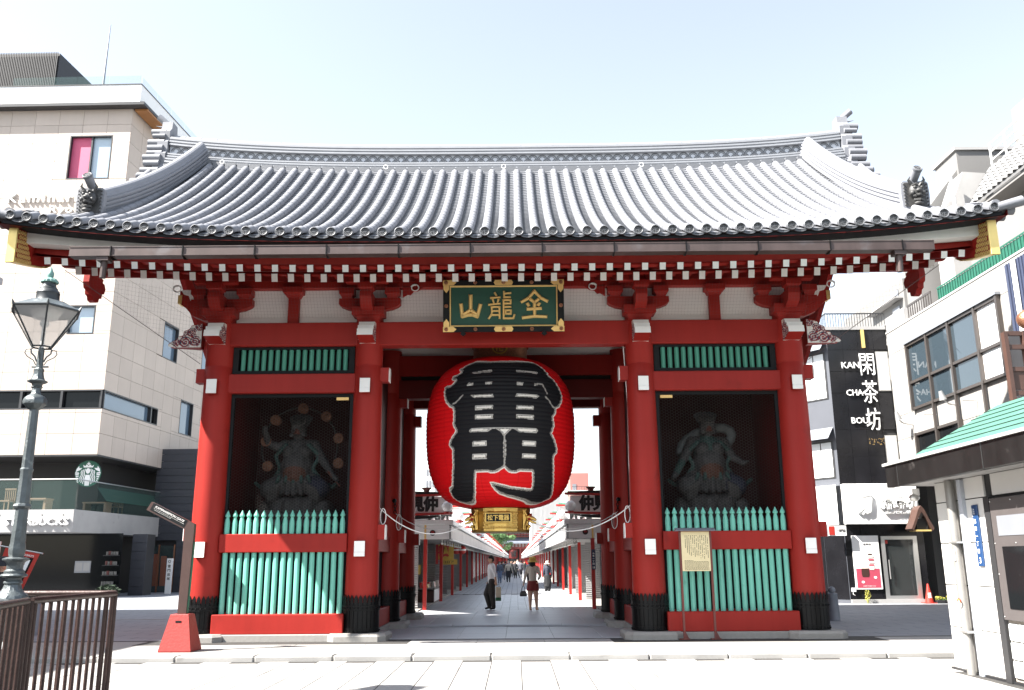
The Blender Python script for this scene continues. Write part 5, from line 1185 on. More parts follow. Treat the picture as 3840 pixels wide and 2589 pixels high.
pent = block('rooftop_screen', 'louvre', 24.19, 26.45, 4.3, 16, .5, 7)
for k in range(46):
    u = 4.35+k*.085; p = FP(u, 24.2, -.45)
    MB().box(p.x-.02, p.x+.02, p.y-.04, p.y+.0, 24.2, 26.47).build('louvre_blade', 'louvre', pent)
MB().cone((-21.5, 25.0, 24.2), (-21.45, 25.0, 29.7), .075, .02, 8).build('mast', 'grey_mast', hotel)
# railing at the canopy corner on the side
rl = MB()
for k in range(5): p = SP(2.4+k*1.0, 0, .2); rl.cone((p.x, p.y, 22.1), (p.x, p.y, 22.85), .02, .02, 6)
p, q = SP(2.4, 22.85, .2), SP(6.4, 22.85, .2); rl.cone(p, q, .022, .022, 6); p, q = SP(2.4, 22.45, .2), SP(6.4, 22.45, .2); rl.cone(p, q, .018, .018, 6); rl.build('service_rail', 'white_panel', hotel)
# raised lettering on the front
text('hotel_lettering', 'Kaminari', FP(3.9, 18.38, .05), -fd, (0, 0, 1), .5, 'white_paint', hotel, fit=(3.35, .46), extrude=.05, bold=.006, spacing=1.25)
text('hotel_lettering', 'Ryo', FP(2.95, 17.72, .05), -fd, (0, 0, 1), .5, 'white_paint', hotel, fit=(1.1, .48), extrude=.05, bold=.006, spacing=1.2)
# cafe storey: recess, terrace slab, glass balustrade
block('soffit', 'dark_frame', 6.05, 6.118, .0, 16, .0, 9.0)
block('recess_wall', 'deep_dark', 0.0, 6.05, 1.2, 16, 2.6, 9.5)
ter = block('terrace', 'concrete', 2.70, 3.63, -.13, 16, -1.6, 7.4)
for k in range(4):
    for z in (2.95, 3.4):
        p = O+fd*(.3+k*.9)+sd_*-1.6+Vector((0, 0, z)); MB().cone(p, p+fn*.008, .025, .025, 8).build('form_tie', 'louvre', ter)
mat('steel', (.55, .55, .54), .35, metal=.8)
for k in range(5):
    a = O+fd*(-.09+k*1.9)+sd_*-1.5; b = O+fd*(-.09+(k+1)*1.9-.02)+sd_*-1.5
    MB().add([a+Vector((0, 0, 3.64)), b+Vector((0, 0, 3.64)), b+Vector((0, 0, 4.88)), a+Vector((0, 0, 4.88))], [(0, 1, 2, 3)]).build('balustrade_pane', 'rail_glass', hotel)
    a = O+fd*-.09+sd_*(-1.5+k*1.75); b = O+fd*-.09+sd_*(-1.5+k*1.75+1.73)
    MB().add([a+Vector((0, 0, 3.64)), b+Vector((0, 0, 3.64)), b+Vector((0, 0, 4.88)), a+Vector((0, 0, 4.88))], [(0, 1, 2, 3)]).build('balustrade_pane', 'rail_glass', hotel)
a = O+fd*-.09+sd_*-1.5+Vector((0, 0, 4.9)); MB().cone(a, a+fd*9.5, .025, .025, 6).build('hand_rail', 'steel', hotel); MB().cone(a, a+sd_*8.7, .025, .025, 6).build('hand_rail', 'steel', hotel)
text('cafe_lettering', 'STARBUCKS', O+fd*1.37+sd_*-1.66+Vector((0, 0, 3.13)), -fd, (0, 0, 1), .4, 'logo_white', hotel, fit=(2.72, .30), extrude=.05, bold=.012)
# round cafe emblem: green disc with a crowned long-haired figure drawn in stripes
em = O+fd*.64+sd_*.6+Vector((0, 0, 5.33)); R0 = .585
lg = MB().cone(em, em+fn*.06, R0, R0, 48).build('cafe_emblem', 'cafe_green', hotel, smooth=30)
def elg(pts, o=.066): return [em+(-fd)*(u*R0)+Vector((0, 0, w*R0))+fn*o for u, w in pts]
wv = MB()
def poly(pts, o=.066): q = elg(pts, o); wv.add(q, [tuple(range(len(q)))])
def stripe(fu, w0, w1, wd, n=14):
    ws = np.linspace(w0, w1, n); L = [(fu(w)-wd/2, w) for w in ws]+[(fu(w)+wd/2, w) for w in ws[::-1]]
    for i in range(n-1): poly([L[i], L[i+1], L[2*n-2-i], L[2*n-1-i]])
poly([(.17*math.cos(t), .20+.21*math.sin(t)) for t in np.linspace(0, 2*PI, 18)[:-1]])
poly([(-.16, -.10), (.16, -.10), (.22, -.35), (.17, -.92), (-.17, -.92), (-.22, -.35)])
poly([(-.36, .46), (.36, .46), (.42, .66), (.25, .56), (.16, .70), (0, .58), (-.16, .70), (-.25, .56), (-.42, .66)])
poly([(.0, .92), (.05, .80), (.16, .79), (.07, .71), (.11, .60), (0, .67), (-.11, .60), (-.07, .71), (-.16, .79), (-.05, .80)])
for s in (-1, 1):
    for k in range(3): stripe(lambda w: s*(.24+k*.115+(.10+.05*k)*max(0, (.30-w))*.6+.03*math.sin(w*16)), .36-.05*k, -.80+.10*k, .062)
    for k in range(6):
        w = .08-.14*k; poly([(s*.70, w), (s*(1.0-.03*k if k else .97), w+.02), (s*(.98-.06*k), w-.08), (s*.66, w-.10+.03*k)])
    poly([(s*.62, .26), (s*.94, .12), (s*.90, .34), (s*.72, .58), (s*.70, .42), (s*.46, .42)])
wv.build('emblem_figure', 'logo_white', lg, fix=False)
# cafe awning, tables and chairs on the terrace, shop front
p0 = O+fd*.35+sd_*.9; aw = MB()
for k in range(30): c0 = p0+sd_*(k*.22); aw.add([c0+Vector((0, 0, 4.75)), c0+sd_*.2+Vector((0, 0, 4.75)), c0+sd_*.2+sn*.5+Vector((0, 0, 4.12)), c0+sn*.5+Vector((0, 0, 4.12))], [(0, 1, 2, 3)])
aw.build('awning', 'awning_green', hotel)
for k, (u, v) in enumerate(((2.1, -.6), (.95, 2.2), (4.6, -.7))):
    c = O+fd*u+sd_*v; t = thing('terrace_table', ('light wood table behind the terrace glass near the corner', 'light wood table on the shaded side of the terrace', 'light wood table at the left end of the terrace')[k], 'table', (c.x, c.y, 3.63), 'terrace tables')
    MB().box(c.x-.55, c.x+.55, c.y-.35, c.y+.35, 4.10, 4.16).build('table_top', 'light_wood', t)
    for dx in (-.48, .48): MB().box(c.x+dx-.05, c.x+dx+.05, c.y-.3, c.y+.3, 3.63, 4.10).build('leg', 'light_wood', t)
for k, (u, v) in enumerate(((3.3, -.8), (.95, 3.9), (5.4, -.8))):
    c = O+fd*u+sd_*v; t = thing('terrace_chair', ('slatted wooden chair behind the terrace glass in the middle', 'slatted wooden chair on the shaded side of the terrace', 'slatted wooden chair at the left end of the terrace')[k], 'chair', (c.x, c.y, 3.63), 'terrace chairs')
    MB().box(c.x-.24, c.x+.24, c.y-.24, c.y+.24, 4.02, 4.07).build('seat', 'light_wood', t)
    for dx, dy in ((-.21, -.21), (.21, -.21), (-.21, .21), (.21, .21)): MB().box(c.x+dx-.02, c.x+dx+.02, c.y+dy-.02, c.y+dy+.02, 3.63, 4.02).build('leg', 'light_wood', t)
    for i in range(6): MB().box(c.x-.22+i*.085, c.x-.19+i*.085, c.y+.2, c.y+.23, 4.07, 4.55).build('back_slat', 'light_wood', t)
    MB().box(c.x-.24, c.x+.24, c.y+.19, c.y+.24, 4.55, 4.60).build('back_rail', 'light_wood', t)
# ground floor: slate-board wing to the right with glazed doorway
wing = block('slate_wing', 'slate_board', 0, .3, -4.6, .2, 6.2, 12)
for k in range(26):
    z = .0+k*.36
    if z > 7.0: break
    for (u0, u1, side) in ((-4.6, -2.9, 0), (-2.9, .2, 0)):
        if z < 2.5 and u0 < -2.8: pass
        zz1 = min(z+.345, 7.1)
        if z < 2.3 and u1 == .2: u1 = -1.1
        a = O+fd*u0+sd_*6.2+Vector((0, 0, z)); b = O+fd*u1+sd_*6.2+Vector((0, 0, z)); h = Vector((0, 0, zz1-z))
        MB().add([a, b, b+h, a+h]+[v+fn*.03 for v in (a, b, b+h, a+h)], [(7, 6, 5, 4), (0, 4, 5, 1), (3, 2, 6, 7), (0, 3, 7, 4), (1, 5, 6, 2)]).build('wall_board', 'slate_board', wing, fix=True)
block('wing_core', 'dark_frame', 0, 7.1, -4.58, .2, 6.4, 12)
# doorway with glass doors and orange curtains
for k, (u0, u1) in enumerate(((-1.05, -.31), (-.29, .45))):
    a = O+fd*u0+sd_*6.12; b = O+fd*u1+sd_*6.12
    MB().add([a+Vector((0, 0, .05)), b+Vector((0, 0, .05)), b+Vector((0, 0, 2.25)), a+Vector((0, 0, 2.25))], [(0, 1, 2, 3)]).build('door_pane', 'rail_glass', hotel)
for k in range(4):
    a = O+fd*(.40-k*.37)+sd_*6.33; MB().add([a+Vector((0, 0, .25)), a-fd*.30+Vector((0, 0, .25)), a-fd*.26+Vector((0, 0, 1.95-.1*k)), a+fd*.02+Vector((0, 0, 1.95-.1*k))], [(0, 1, 2, 3)]).build('door_curtain', 'terracotta', hotel)
for u in (-1.07, -.30, .47):
    a = O+fd*u+sd_*6.1; MB().box(a.x-.03, a.x+.03, a.y-.03, a.y+.03, 0, 2.3).build('door_frame', 'bronze', hotel)
# white upright sign by the doorway
c = O+fd*-1.85+sd_*4.0; ps = thing('pillar_sign', 'slim white upright sign with dark characters by the hotel door', 'sign', (c.x, c.y, 0))
MB().box(c.x-.13, c.x+.13, c.y-.06, c.y+.06, 0, 1.62).build('panel', 'white_panel', ps)
for k, ch in enumerate('雷門旅館'): text('sign_lettering', ch, (c.x, c.y-.064, 1.26-k*.19), (1, 0, 0), (0, 0, 1), .14, 'ink', ps, fit=(.14, .13), extrude=.002, bold=.01)
MB().tube([(c.x+.055*math.cos(t), c.y-.066, 1.48+.055*math.sin(t)) for t in np.linspace(0, 2*PI, 13)[:-1]], .012, 4, closed=True).build('crest', 'ink', ps)
# shop window things: notice, shelves with mugs, small black board
c = O+fd*-.35+sd_*-1.0
mat('sheet_dimmed', (.26, .27, .29), .6)  # white paper toned down, shade under the overhang put into its colour
nt_ = thing('paper_notice', 'white paper notice on the dark cafe glass', 'notice', (c.x-.6, c.y, 1.2)); MB().box(c.x-1.05, c.x-.35, c.y+1.6, c.y+1.62, 1.02, 1.52).build('sheet', 'sheet_dimmed', nt_)
MB().box(c.x-1.0, c.x-.72, c.y+1.597, c.y+1.6, 1.1, 1.45).build('print', 'concrete', nt_); MB().box(c.x-.66, c.x-.40, c.y+1.597, c.y+1.6, 1.1, 1.45).build('print', 'concrete', nt_)
a = O+fd*.9+sd_*.62; b = a-fd*2.1
MB().add([a+fd*7+Vector((0, 0, 0)), b, b+Vector((0, 0, 2.7)), a+fd*7+Vector((0, 0, 2.7))], [(0, 1, 2, 3)]).build('cafe_front_glass', 'dark_glass', hotel)
mat('mug_white_dimmed', (.10, .10, .095), .4); mat('mug_red_dimmed', (.08, .012, .012), .4)  # mug colours darkened to stand for the dim inside of the window
sh_ = thing('display_shelf', 'dark display shelf with rows of mugs at the cafe window', 'shelf', (-17.3, 22.3, 0))
for k in range(4):
    z = .5+k*.42; MB().box(-17.75, -17.12, 22.2, 22.45, z-.03, z).build('shelf_board', 'louvre', sh_)
rr = random.Random(9); mug = MB().lathe([(.045, 0), (.055, .01), (.055, .15), (.05, .15)], n=10).mesh('mug', 'mug_white_dimmed'); mug2 = MB().lathe([(.045, 0), (.055, .01), (.055, .17), (.05, .17)], n=10).mesh('mug', 'mug_red_dimmed')
cnt = 0
for k in range(4):
    for i in range(6):
        if rr.random() < .2: continue
        o = place('mug', mug if rr.random() < .7 else mug2, None, T(-17.69+i*.10+rr.uniform(-.012, .012), 22.3, .5+k*.42))
        tag(o, 'small mug, place %s from the left on the %s display shelf' % (('first', 'second', 'third', 'fourth', 'fifth', 'sixth')[i], ('lowest', 'second lowest', 'second highest', 'highest')[k]), 'mug', 'mugs on the cafe shelf')
pr_ = thing('slate_pier', 'dark slate clad pier between the cafe glass and the hotel door', 'wall', (-16.95, 24.4, 0)); MB().box(-17.26, -16.64, 24.06, 25.0, 0, 2.7).build('core', 'dark_frame', pr_)
for k in range(7): MB().box(-17.28, -16.62, 24.0, 24.05, k*.385+.006, (k+1)*.385-.006, .003).build('wall_board', 'slate_board', pr_)
# low shrubs by the doorway
mat('leaf_dark', (.035, .085, .025), .6, var=.2, noise=(7, .3)); mat('leaf_mid', (.075, .15, .035), .6, noise=(5, .35)); mat('leaf_yellow', (.38, .36, .07), .6, noise=(9, .3)); mat('bark', (.10, .07, .05), .9)
def leaf_cloud(b, c, r, n, sz, rr, flat=1.0):
    for k in range(n):
        d = Vector((rr.gauss(0, 1), rr.gauss(0, 1), rr.gauss(0, 1))).normalized()*(rr.random()**.45); p = Vector(c)+Vector((d.x*r[0], d.y*r[1], d.z*r[2]))
        a = Vector((rr.gauss(0, 1), rr.gauss(0, 1), rr.gauss(0, .6))).normalized(); e = a.cross(Vector((rr.gauss(0, 1), rr.gauss(0, 1), rr.gauss(0, 1)))).normalized(); s = sz*rr.uniform(.6, 1.4)
        b.add([p-a*s, p+e*s*.4, p+a*s, p-e*s*.4], [(0, 1, 2, 3)])
rr = random.Random(12)
mat('leaf_deep_green', (.012, .03, .010), .7)  # very dark green leaf colour of the low shrub
sb = thing('shrub', 'low dark green shrub at the foot of the slate wall', 'shrub', (-16.5, 20.2, 0)); b = MB(); leaf_cloud(b, (-16.4, 20.0, .3), (.5, .3, .28), 380, .08, rr); b.build('foliage', 'leaf_deep_green', sb); MB().cone((-16.4, 20, 0), (-16.4, 20, .4), .03, .015, 6).build('stem', 'bark', sb)

# ================================================================ right side of the plaza
mat('polished_black', (.010, .010, .012), .22, noise=(2, .3), var=.12, spec=.35); mat('black_joint', (.02, .02, .021), .7); mat('grey_clad', (.19, .20, .22), .4, noise=(2, .08)); mat('sign_white', (.86, .86, .85), .45); mat('sign_grey', (.40, .43, .48), .5)
mat('facade_white', (.27, .26, .247), .7, noise=(1.5, .06), var=.05, streak=(3, .08)); mat('poster_red', (.42, .06, .10), .5); mat('shutter', (.13, .13, .135), .45, metal=.4); mat('frame_bronze', (.09, .078, .072), .4, metal=.5); mat('mesh_green', (.014, .10, .066), .6, noise=(6, .25)); mat('navy', (.04, .05, .09), .5)
mat('brown_wood', (.065, .033, .025), .55, noise=(6, .15)); mat('cone_red', (.42, .028, .018), .5); mat('weathered_white', (.175, .171, .166), .75, noise=(1.2, .06), dirt=((.14, .136, .13), 2, .33)); mat('roof_tile_far', (.14, .14, .14), .6, noise=(6, .1), var=.1); mat('blank_window', (.78, .79, .79), .3)
glass_mat('facade_glass', (.035, .05, .062), .03, 1.0, 1.0)
tea = thing('tea_house_building', 'black polished stone tea house building with white lettering right of the gate', 'building', (12, 14, 0))
TX0, TX1, TY = 10.95, 13.0, 12.3
core = MB().box(TX0, TX1+.0, TY+.04, 20, 0, 9.06).build('wall', 'black_joint', tea)
xs_ = [10.95, 11.47, 12.0, 12.53, 13.0]; zs_ = [3.80, 4.70, 5.60, 6.85, 7.6, 8.35, 9.06]
wn_ = [(12.56, 13.0, 6.91, 8.28), (12.58, 13.0, 4.40, 5.40)]
for i in range(4):
    for j in range(6):
        x0, x1, z0, z1 = xs_[i], xs_[i+1], zs_[j], zs_[j+1]
        for w in wn_:
            if x0 < w[1] and x1 > w[0]+.02 and z0 < w[3] and z1 > w[2]:
                x1 = max(x0, min(x1, w[0]))
        if x1-x0 > .05: MB().box(x0+.004, x1-.004, TY, TY+.039, z0+.004, z1-.004, .002).build('stone_panel', 'polished_black', core)
    for (z0, z1) in ((.15, .75), (.75, 1.35), (1.35, 2.1), (2.1, 2.46)):
        if i >= 2: continue
        MB().box(xs_[i]+.004, xs_[i+1]-.004, TY, TY+.039, z0+.004, z1-.004, .002).build('stone_panel', 'polished_black', core)
for w in wn_:
    f = MB().box(w[0], w[1]-.02, TY-.02, TY+.02, w[2], w[3]).build('window', 'steel', tea); MB().box(w[0]+.04, w[1]-.06, TY-.03, TY-.022, w[2]+.04, w[3]-.04).build('pane', 'blank_window', f)
# chamfered grey side with windows
cA = Vector((TX0, TY+.02, 0)); cB = Vector((10.0, 13.7, 0)); cd = (cB-cA).normalized(); cn = Vector((cd.y, -cd.x, 0)); cn = -cn if cn.y > 0 else cn
def cq(u0, u1, z0, z1, out=0.0): return [cA+cd*u+cn*out+Vector((0, 0, z)) for u, z in ((u0, z0), (u1, z0), (u1, z1), (u0, z1))]
CL = (cB-cA).length
mat('chamfer_grey', (.085, .09, .105), .4, noise=(2, .08))
sidew = MB().add(cq(0, CL, 0, 9.0)+[v+Vector((0, 4, 0)) for v in cq(0, CL, 0, 9.0)], [(0, 1, 2, 3), (3, 2, 6, 7), (1, 5, 6, 2), (0, 3, 7, 4)]).build('side_wall', 'chamfer_grey', tea, fix=True)
for z0, z1 in ((6.72, 8.25), (4.05, 5.2)):
    f = MB(); q = cq(.12, 1.05, z0-.05, z1+.05, .02); f.add(q, [(0, 1, 2, 3)]); f.build('window', 'dark_frame', tea)
    for u0, u1 in ((.18, .58), (.62, 1.0)): MB().add(cq(u0, u1, z0, z1, .035), [(0, 1, 2, 3)]).build('pane', 'blank_window', tea)
    h = MB(); a, b = cq(.05, 1.15, z1+.12, z1+.5, .03), cq(.05, 1.15, z1+.10, z1+.5, .35); h.add([a[3], a[2], b[1], b[0]], [(0, 1, 2, 3)]); h.build('window_hood', 'grey_clad', tea)
for k in range(2): MB().add(cq(.02+k*.8, .80+k*.8, .12, 2.47, .015), [(0, 1, 2, 3)]).build('stone_panel', 'polished_black', tea)
MB().box(TX0-.02, TX1, TY-.03, 20, 9.06, 9.17).build('roof_slab', 'concrete', tea)
rl = thing('roof_railing', 'dark thin-barred railing on the tea house roof', 'railing', (12, TY, 9.17))
MB().box(TX0, TX1, TY+.0, TY+.03, 9.62, 9.66).build('top_rail', 'dark_frame', rl)
for k in range(23): x = TX0+k*.093; MB().box(x, x+.014, TY+.005, TY+.025, 9.17, 9.62).build('baluster', 'dark_frame', rl)
for k in range(12): y = TY+k*.12; MB().box(TX0-.0, TX0+.014, y, y+.014, 9.17, 9.62).build('baluster', 'dark_frame', rl)
MB().box(TX0, TX0+.03, TY+.03, TY+1.5, 9.62, 9.66).build('top_rail', 'dark_frame', rl)
# lettering
for t_, x0, x1, z0, z1 in (('KAN', 11.36, 11.97, 7.70, 7.915), ('CHA', 11.44, 12.0, 6.75, 6.96), ('BOU', 11.52, 12.08, 5.80, 6.01)):
    text('wall_lettering', t_, ((x0+x1)/2, TY-.04, (z0+z1)/2), (1, 0, 0), (0, 0, 1), .2, 'sign_white', tea, fit=(x1-x0, z1-z0), extrude=.012, bold=.010)
for t_, x0, x1, z0, z1 in (('閑', 11.99, 12.48, 7.45, 8.21), ('茶', 11.99, 12.5, 6.49, 7.27), ('坊', 12.02, 12.50, 5.57, 6.33)):
    text('wall_lettering', t_, ((x0+x1)/2, TY-.04, (z0+z1)/2), (1, 0, 0), (0, 0, 1), .5, 'sign_white', tea, fit=(x1-x0, z1-z0), extrude=.012, bold=.0)
MB().box(12.13, 12.23, TY-.06, TY-.003, 8.41, 9.05).build('gold_strip', 'gilt', tea)
dots = MB(); rr = random.Random(5)
for k in range(34): x = 12.06+rr.uniform(0, .5); z = 5.30-rr.uniform(0, .22); dots.box(x, x+.012, TY-.012, TY-.002, z, z+.012)
dots.build('small_studs', 'gold_paint', tea)
# white shop sign band wrapping the corner
sg = thing('shop_sign', 'broad white sign band with raised white lettering over the tea shop', 'sign', (12.1, TY-.2, 2.47))
MB().box(10.95, 13.34, TY-.25, TY-.01, 2.48, 3.78, .01).build('sign_box', 'sign_white', sg)
MB().add(cq(.02, CL, 2.48, 3.76, .22)+[v for v in cq(.02, CL, 2.48, 3.76, .02)], [(0, 1, 2, 3), (0, 4, 5, 1), (3, 2, 6, 7), (1, 5, 6, 2)]).build('sign_box', 'sign_white', sg, fix=True)
yl = TY-.27
text('sign_lettering', '新時切', (12.66, yl-.03, 3.12), (1, 0, 0), (0, 0, 1), .4, 'sign_white', sg, fit=(1.20, .36), extrude=.05, bold=.03)
text('sign_lettering', '黒糖タピオカ専門店', (12.72, yl-.02, 2.85), (1, 0, 0), (0, 0, 1), .1, 'sign_white', sg, fit=(1.0, .11), extrude=.03, bold=.012)
text('sign_lettering', 'シン　ジ　キ', (12.62, yl-.02, 3.40), (1, 0, 0), (0, 0, 1), .1, 'sign_white', sg, fit=(1.05, .085), extrude=.02, bold=.01)
cup = MB(); cup.prism([(11.50, 3.30), (11.80, 3.36), (11.84, 3.30), (11.76, 2.86), (11.62, 2.80), (11.58, 2.86), (11.50, 2.76), (11.46, 2.80), (11.54, 2.90), (11.60, 3.0), (11.36, 2.84), (11.30, 2.86), (11.52, 3.04)], (0, yl-.05, 0), (1, 0, 0), (0, 0, 1), (0, 1, 0), .05)
for k in range(3): cup.prism([(11.50, 3.335+k*.03), (11.79, 3.39+k*.03), (11.79, 3.405+k*.03), (11.50, 3.35+k*.03)], (0, yl-.06, 0), (1, 0, 0), (0, 0, 1), (0, 1, 0), .06)
cup.build('cup_emblem', 'sign_white', sg, fix=True)
us = thing('small_sign', 'small white sign strip with black characters under the left end of the sign band', 'sign', (10.6, TY-.2, 2.2))
MB().box(10.36, 10.93, TY-.22, TY-.16, 2.12, 2.44).build('panel', 'sign_white', us); MB().box(10.36, 10.55, TY-.226, TY-.221, 2.14, 2.42).build('red_patch', 'cone_red', us); text('sign_lettering', 'ー専門店', (10.76, TY-.224, 2.28), (1, 0, 0), (0, 0, 1), .1, 'ink', us, fit=(.28, .1), extrude=.002, bold=.015)
# ground floor: poster, shutter and glass door
po = thing('poster', 'tall white and red drinks poster on the black tea shop wall', 'poster', (11.57, TY-.03, .43))
MB().box(11.14, 12.0, TY-.05, TY-.005, .43, 2.12, .006).build('panel', 'sign_white', po); MB().box(11.19, 11.95, TY-.054, TY-.0505, .48, 1.08).build('red_field', 'poster_red', po)
text('poster_text', '新時切', (11.62, TY-.053, 1.84), (1, 0, 0), (0, 0, 1), .1, 'ink', po, fit=(.25, .07), extrude=.001, bold=.02); text('poster_text', 'www.xxqtea.com', (11.57, TY-.056, .53), (1, 0, 0), (0, 0, 1), .1, 'sign_white', po, fit=(.40, .035), extrude=.001)
mat('coffee', (.05, .02, .015), .5); mat('cream', (.80, .66, .58), .5); mat('berry', (.42, .05, .08), .5)
def cup_poly(x, z, w, h, col, nm):
    MB().prism([(-w*.8, 0), (w*.8, 0), (w, h*.3), (w*.95, h), (-w*.95, h), (-w, h*.3)], (x, TY-.060, z), (1, 0, 0), (0, 0, 1), (0, 1, 0), .006).build(nm, col, po, fix=True)
cup_poly(11.48, .82, .125, .26, 'coffee', 'iced_coffee'); cup_poly(11.48, 1.08, .12, .10, 'cream', 'iced_coffee_top'); cup_poly(11.70, 1.04, .085, .12, 'cream', 'berry_drink')
for k in range(3): cup_poly(11.70, 1.16+k*.085, .085+.004*k, .05, 'berry' if k % 2 == 0 else 'cream', 'berry_drink_layer')
cup_poly(11.68, 1.42, .11, .08, 'cream', 'cream_top'); cup_poly(11.68, 1.50, .07, .05, 'coffee', 'cream_topping')
for x, z in ((11.79, .80), (11.38, .66)): MB().prism([(.05*math.cos(t), .04*math.sin(t)) for t in np.linspace(0, 2*PI, 11)[:-1]], (x, TY-.058, z), (1, 0, 0), (0, 0, 1), (0, 1, 0), .004).build('white_ball', 'sign_white', po, fix=True)
dr = MB(); dr.box(12.09, 12.21, TY-.04, TY+.03, .1, 2.1); dr.box(13.12, 13.26, TY-.04, TY+.03, .1, 2.1); dr.box(12.21, 13.12, TY-.04, TY+.03, 1.99, 2.1); dr.box(12.21, 13.12, TY-.04, TY+.03, .1, .23); door = dr.build('shop_door', 'steel', tea)
sh2 = MB()
for k in range(40): z = .25+k*.045; sh2.prism([(0, 0), (-.012, .02), (0, .04)], (12.2, TY+.10, z), (0, 1, 0), (0, 0, 1), (1, 0, 0), .95)
sh2.box(12.2, 13.15, TY+.10, TY+.12, .2, 2.4); sh2.build('roller_shutter', 'shutter', tea, fix=True)
glass_mat('door_glass', (.06, .07, .07), .03, .25, 1.0); MB().box(12.22, 13.11, TY-.005, TY+.005, .24, 1.98).build('glass', 'door_glass', door)
MB().cone((12.27, TY-.07, .75), (12.27, TY-.07, 1.35), .016, .016, 8).build('handle', 'steel', door); MB().box(12.22, 12.31, TY-.012, TY-.008, 1.86, 1.97).build('red_sticker', 'cone_red', door)
MB().box(10.95, 13.3, TY-.10, TY+.0, 0, .12).build('plinth', 'concrete', tea)
MB().box(12.0, 12.09, TY-.0, TY+.04, .1, 2.46).build('stone_panel', 'polished_black', core); MB().box(13.26, 13.5, TY-.02, TY+.06, 0, 2.5).build('stone_panel', 'polished_black', core); MB().box(12.09, 13.26, TY, TY+.04, 2.1, 2.46).build('stone_panel', 'polished_black', core)
mb_ = thing('meter_box', 'small white box low on the black wall left of the poster', 'box', (11.06, TY-.05, .3)); MB().box(11.0, 11.12, TY-.07, TY-.002, .36, .48).build('case', 'sign_white', mb_); MB().tube([(11.03, TY-.05, .36), (11.02, TY-.06, .28), (11.08, TY-.06, .25)], .008, 5).build('cable', 'sign_white', mb_)
# small wooden roof sign
ws = thing('wooden_roof_sign', 'little dark wooden gabled roof sign hanging by the tea shop door', 'sign', (13.05, 11.5, 2.2))
for s in (-1, 1): MB().prism([(0, .80), (s*.10, .68), (s*.20, .42), (s*.36, .08), (s*.30, .02), (s*.12, .42), (0, .60)], (13.08, 11.3, 2.22), (1, 0, 0), (0, 0, 1), (0, 1, 0), .5).build('roof_slope', 'brown_wood', ws, fix=True)
MB().box(12.84, 13.34, 11.32, 11.78, 2.22, 2.27).build('gilt_sill', 'gilt', ws); MB().box(12.92, 13.28, 11.4, 11.7, 2.27, 2.62).build('sign_core', 'deep_dark', ws)
# traffic cone, planters, weed
cn_ = thing('traffic_cone', 'red traffic cone beside the tea shop door', 'traffic cone', (13.33, 12.0, 0)); MB().lathe([(.135, .02), (.03, .58), (.025, .60)], (13.33, 12.0, 0), 20).build('cone', 'cone_red', cn_, smooth=40); MB().box(13.14, 13.52, 11.81, 12.19, 0, .02).build('base', 'cone_red', cn_); text('cone_mark', '台東', (13.31, 11.905, .25), (1, 0, 0), (0, .15, 1), .1, 'sign_white', cn_, fit=(.10, .18), extrude=.002, bold=.02)
rr = random.Random(31)
for k, x in enumerate((13.62, 13.92)):
    f = thing('flower_planter', ('yellow flower planter next to the traffic cone', 'yellow flower planter farther from the traffic cone')[k], 'planter', (x, 11.9, 0), 'flower planters'); MB().box(x-.13, x+.13, 11.8, 12.0, 0, .10, .01).build('box', 'louvre', f)
    b = MB(); leaf_cloud(b, (x, 11.9, .16), (.15, .11, .07), 160, .03, rr); b.build('flowers', 'leaf_yellow', f); b = MB(); leaf_cloud(b, (x, 11.9, .12), (.14, .1, .05), 120, .03, rr); b.build('leaves', 'leaf_mid', f)
w_ = thing('weed', 'tall yellow-green weed growing under the poster', 'plant', (11.42, 12.12, 0)); MB().cone((11.42, 12.1, 0), (11.40, 12.08, .42), .01, .005, 5).build('stem', 'leaf_mid', w_); b = MB(); leaf_cloud(b, (11.41, 12.08, .24), (.09, .07, .22), 120, .035, rr); b.build('leaves', 'leaf_yellow', w_)
bo_ = thing('bollard', 'short grey stone bollard right of the gate corner pillar', 'bollard', (7.62, 4.3, 0)); MB().lathe([(.14, 0), (.135, .1), (.115, .55), (.12, .57), (.12, .60), (.09, .62)], (7.62, 4.3, 0), 20).build('shaft', 'slate', bo_, smooth=40); MB().ball((7.62, 4.3, .68), .085, 14, 10).build('ball_top', 'slate', bo_, smooth=True)
for k, (x, y) in enumerate(((-9.6, 1.6), (-10.6, 2.2))):
    b = thing('bollard', ('grey bollard behind the railing nearer the gate', 'grey bollard behind the railing nearer the cafe')[k], 'bollard', (x, y, 0)); MB().lathe([(.10, 0), (.10, .55), (.085, .57), (.085, .62)], (x, y, 0), 16).build('shaft', 'slate', b, smooth=40); MB().ball((x, y, .66), .08, 12, 8).build('ball_top', 'slate', b, smooth=True)

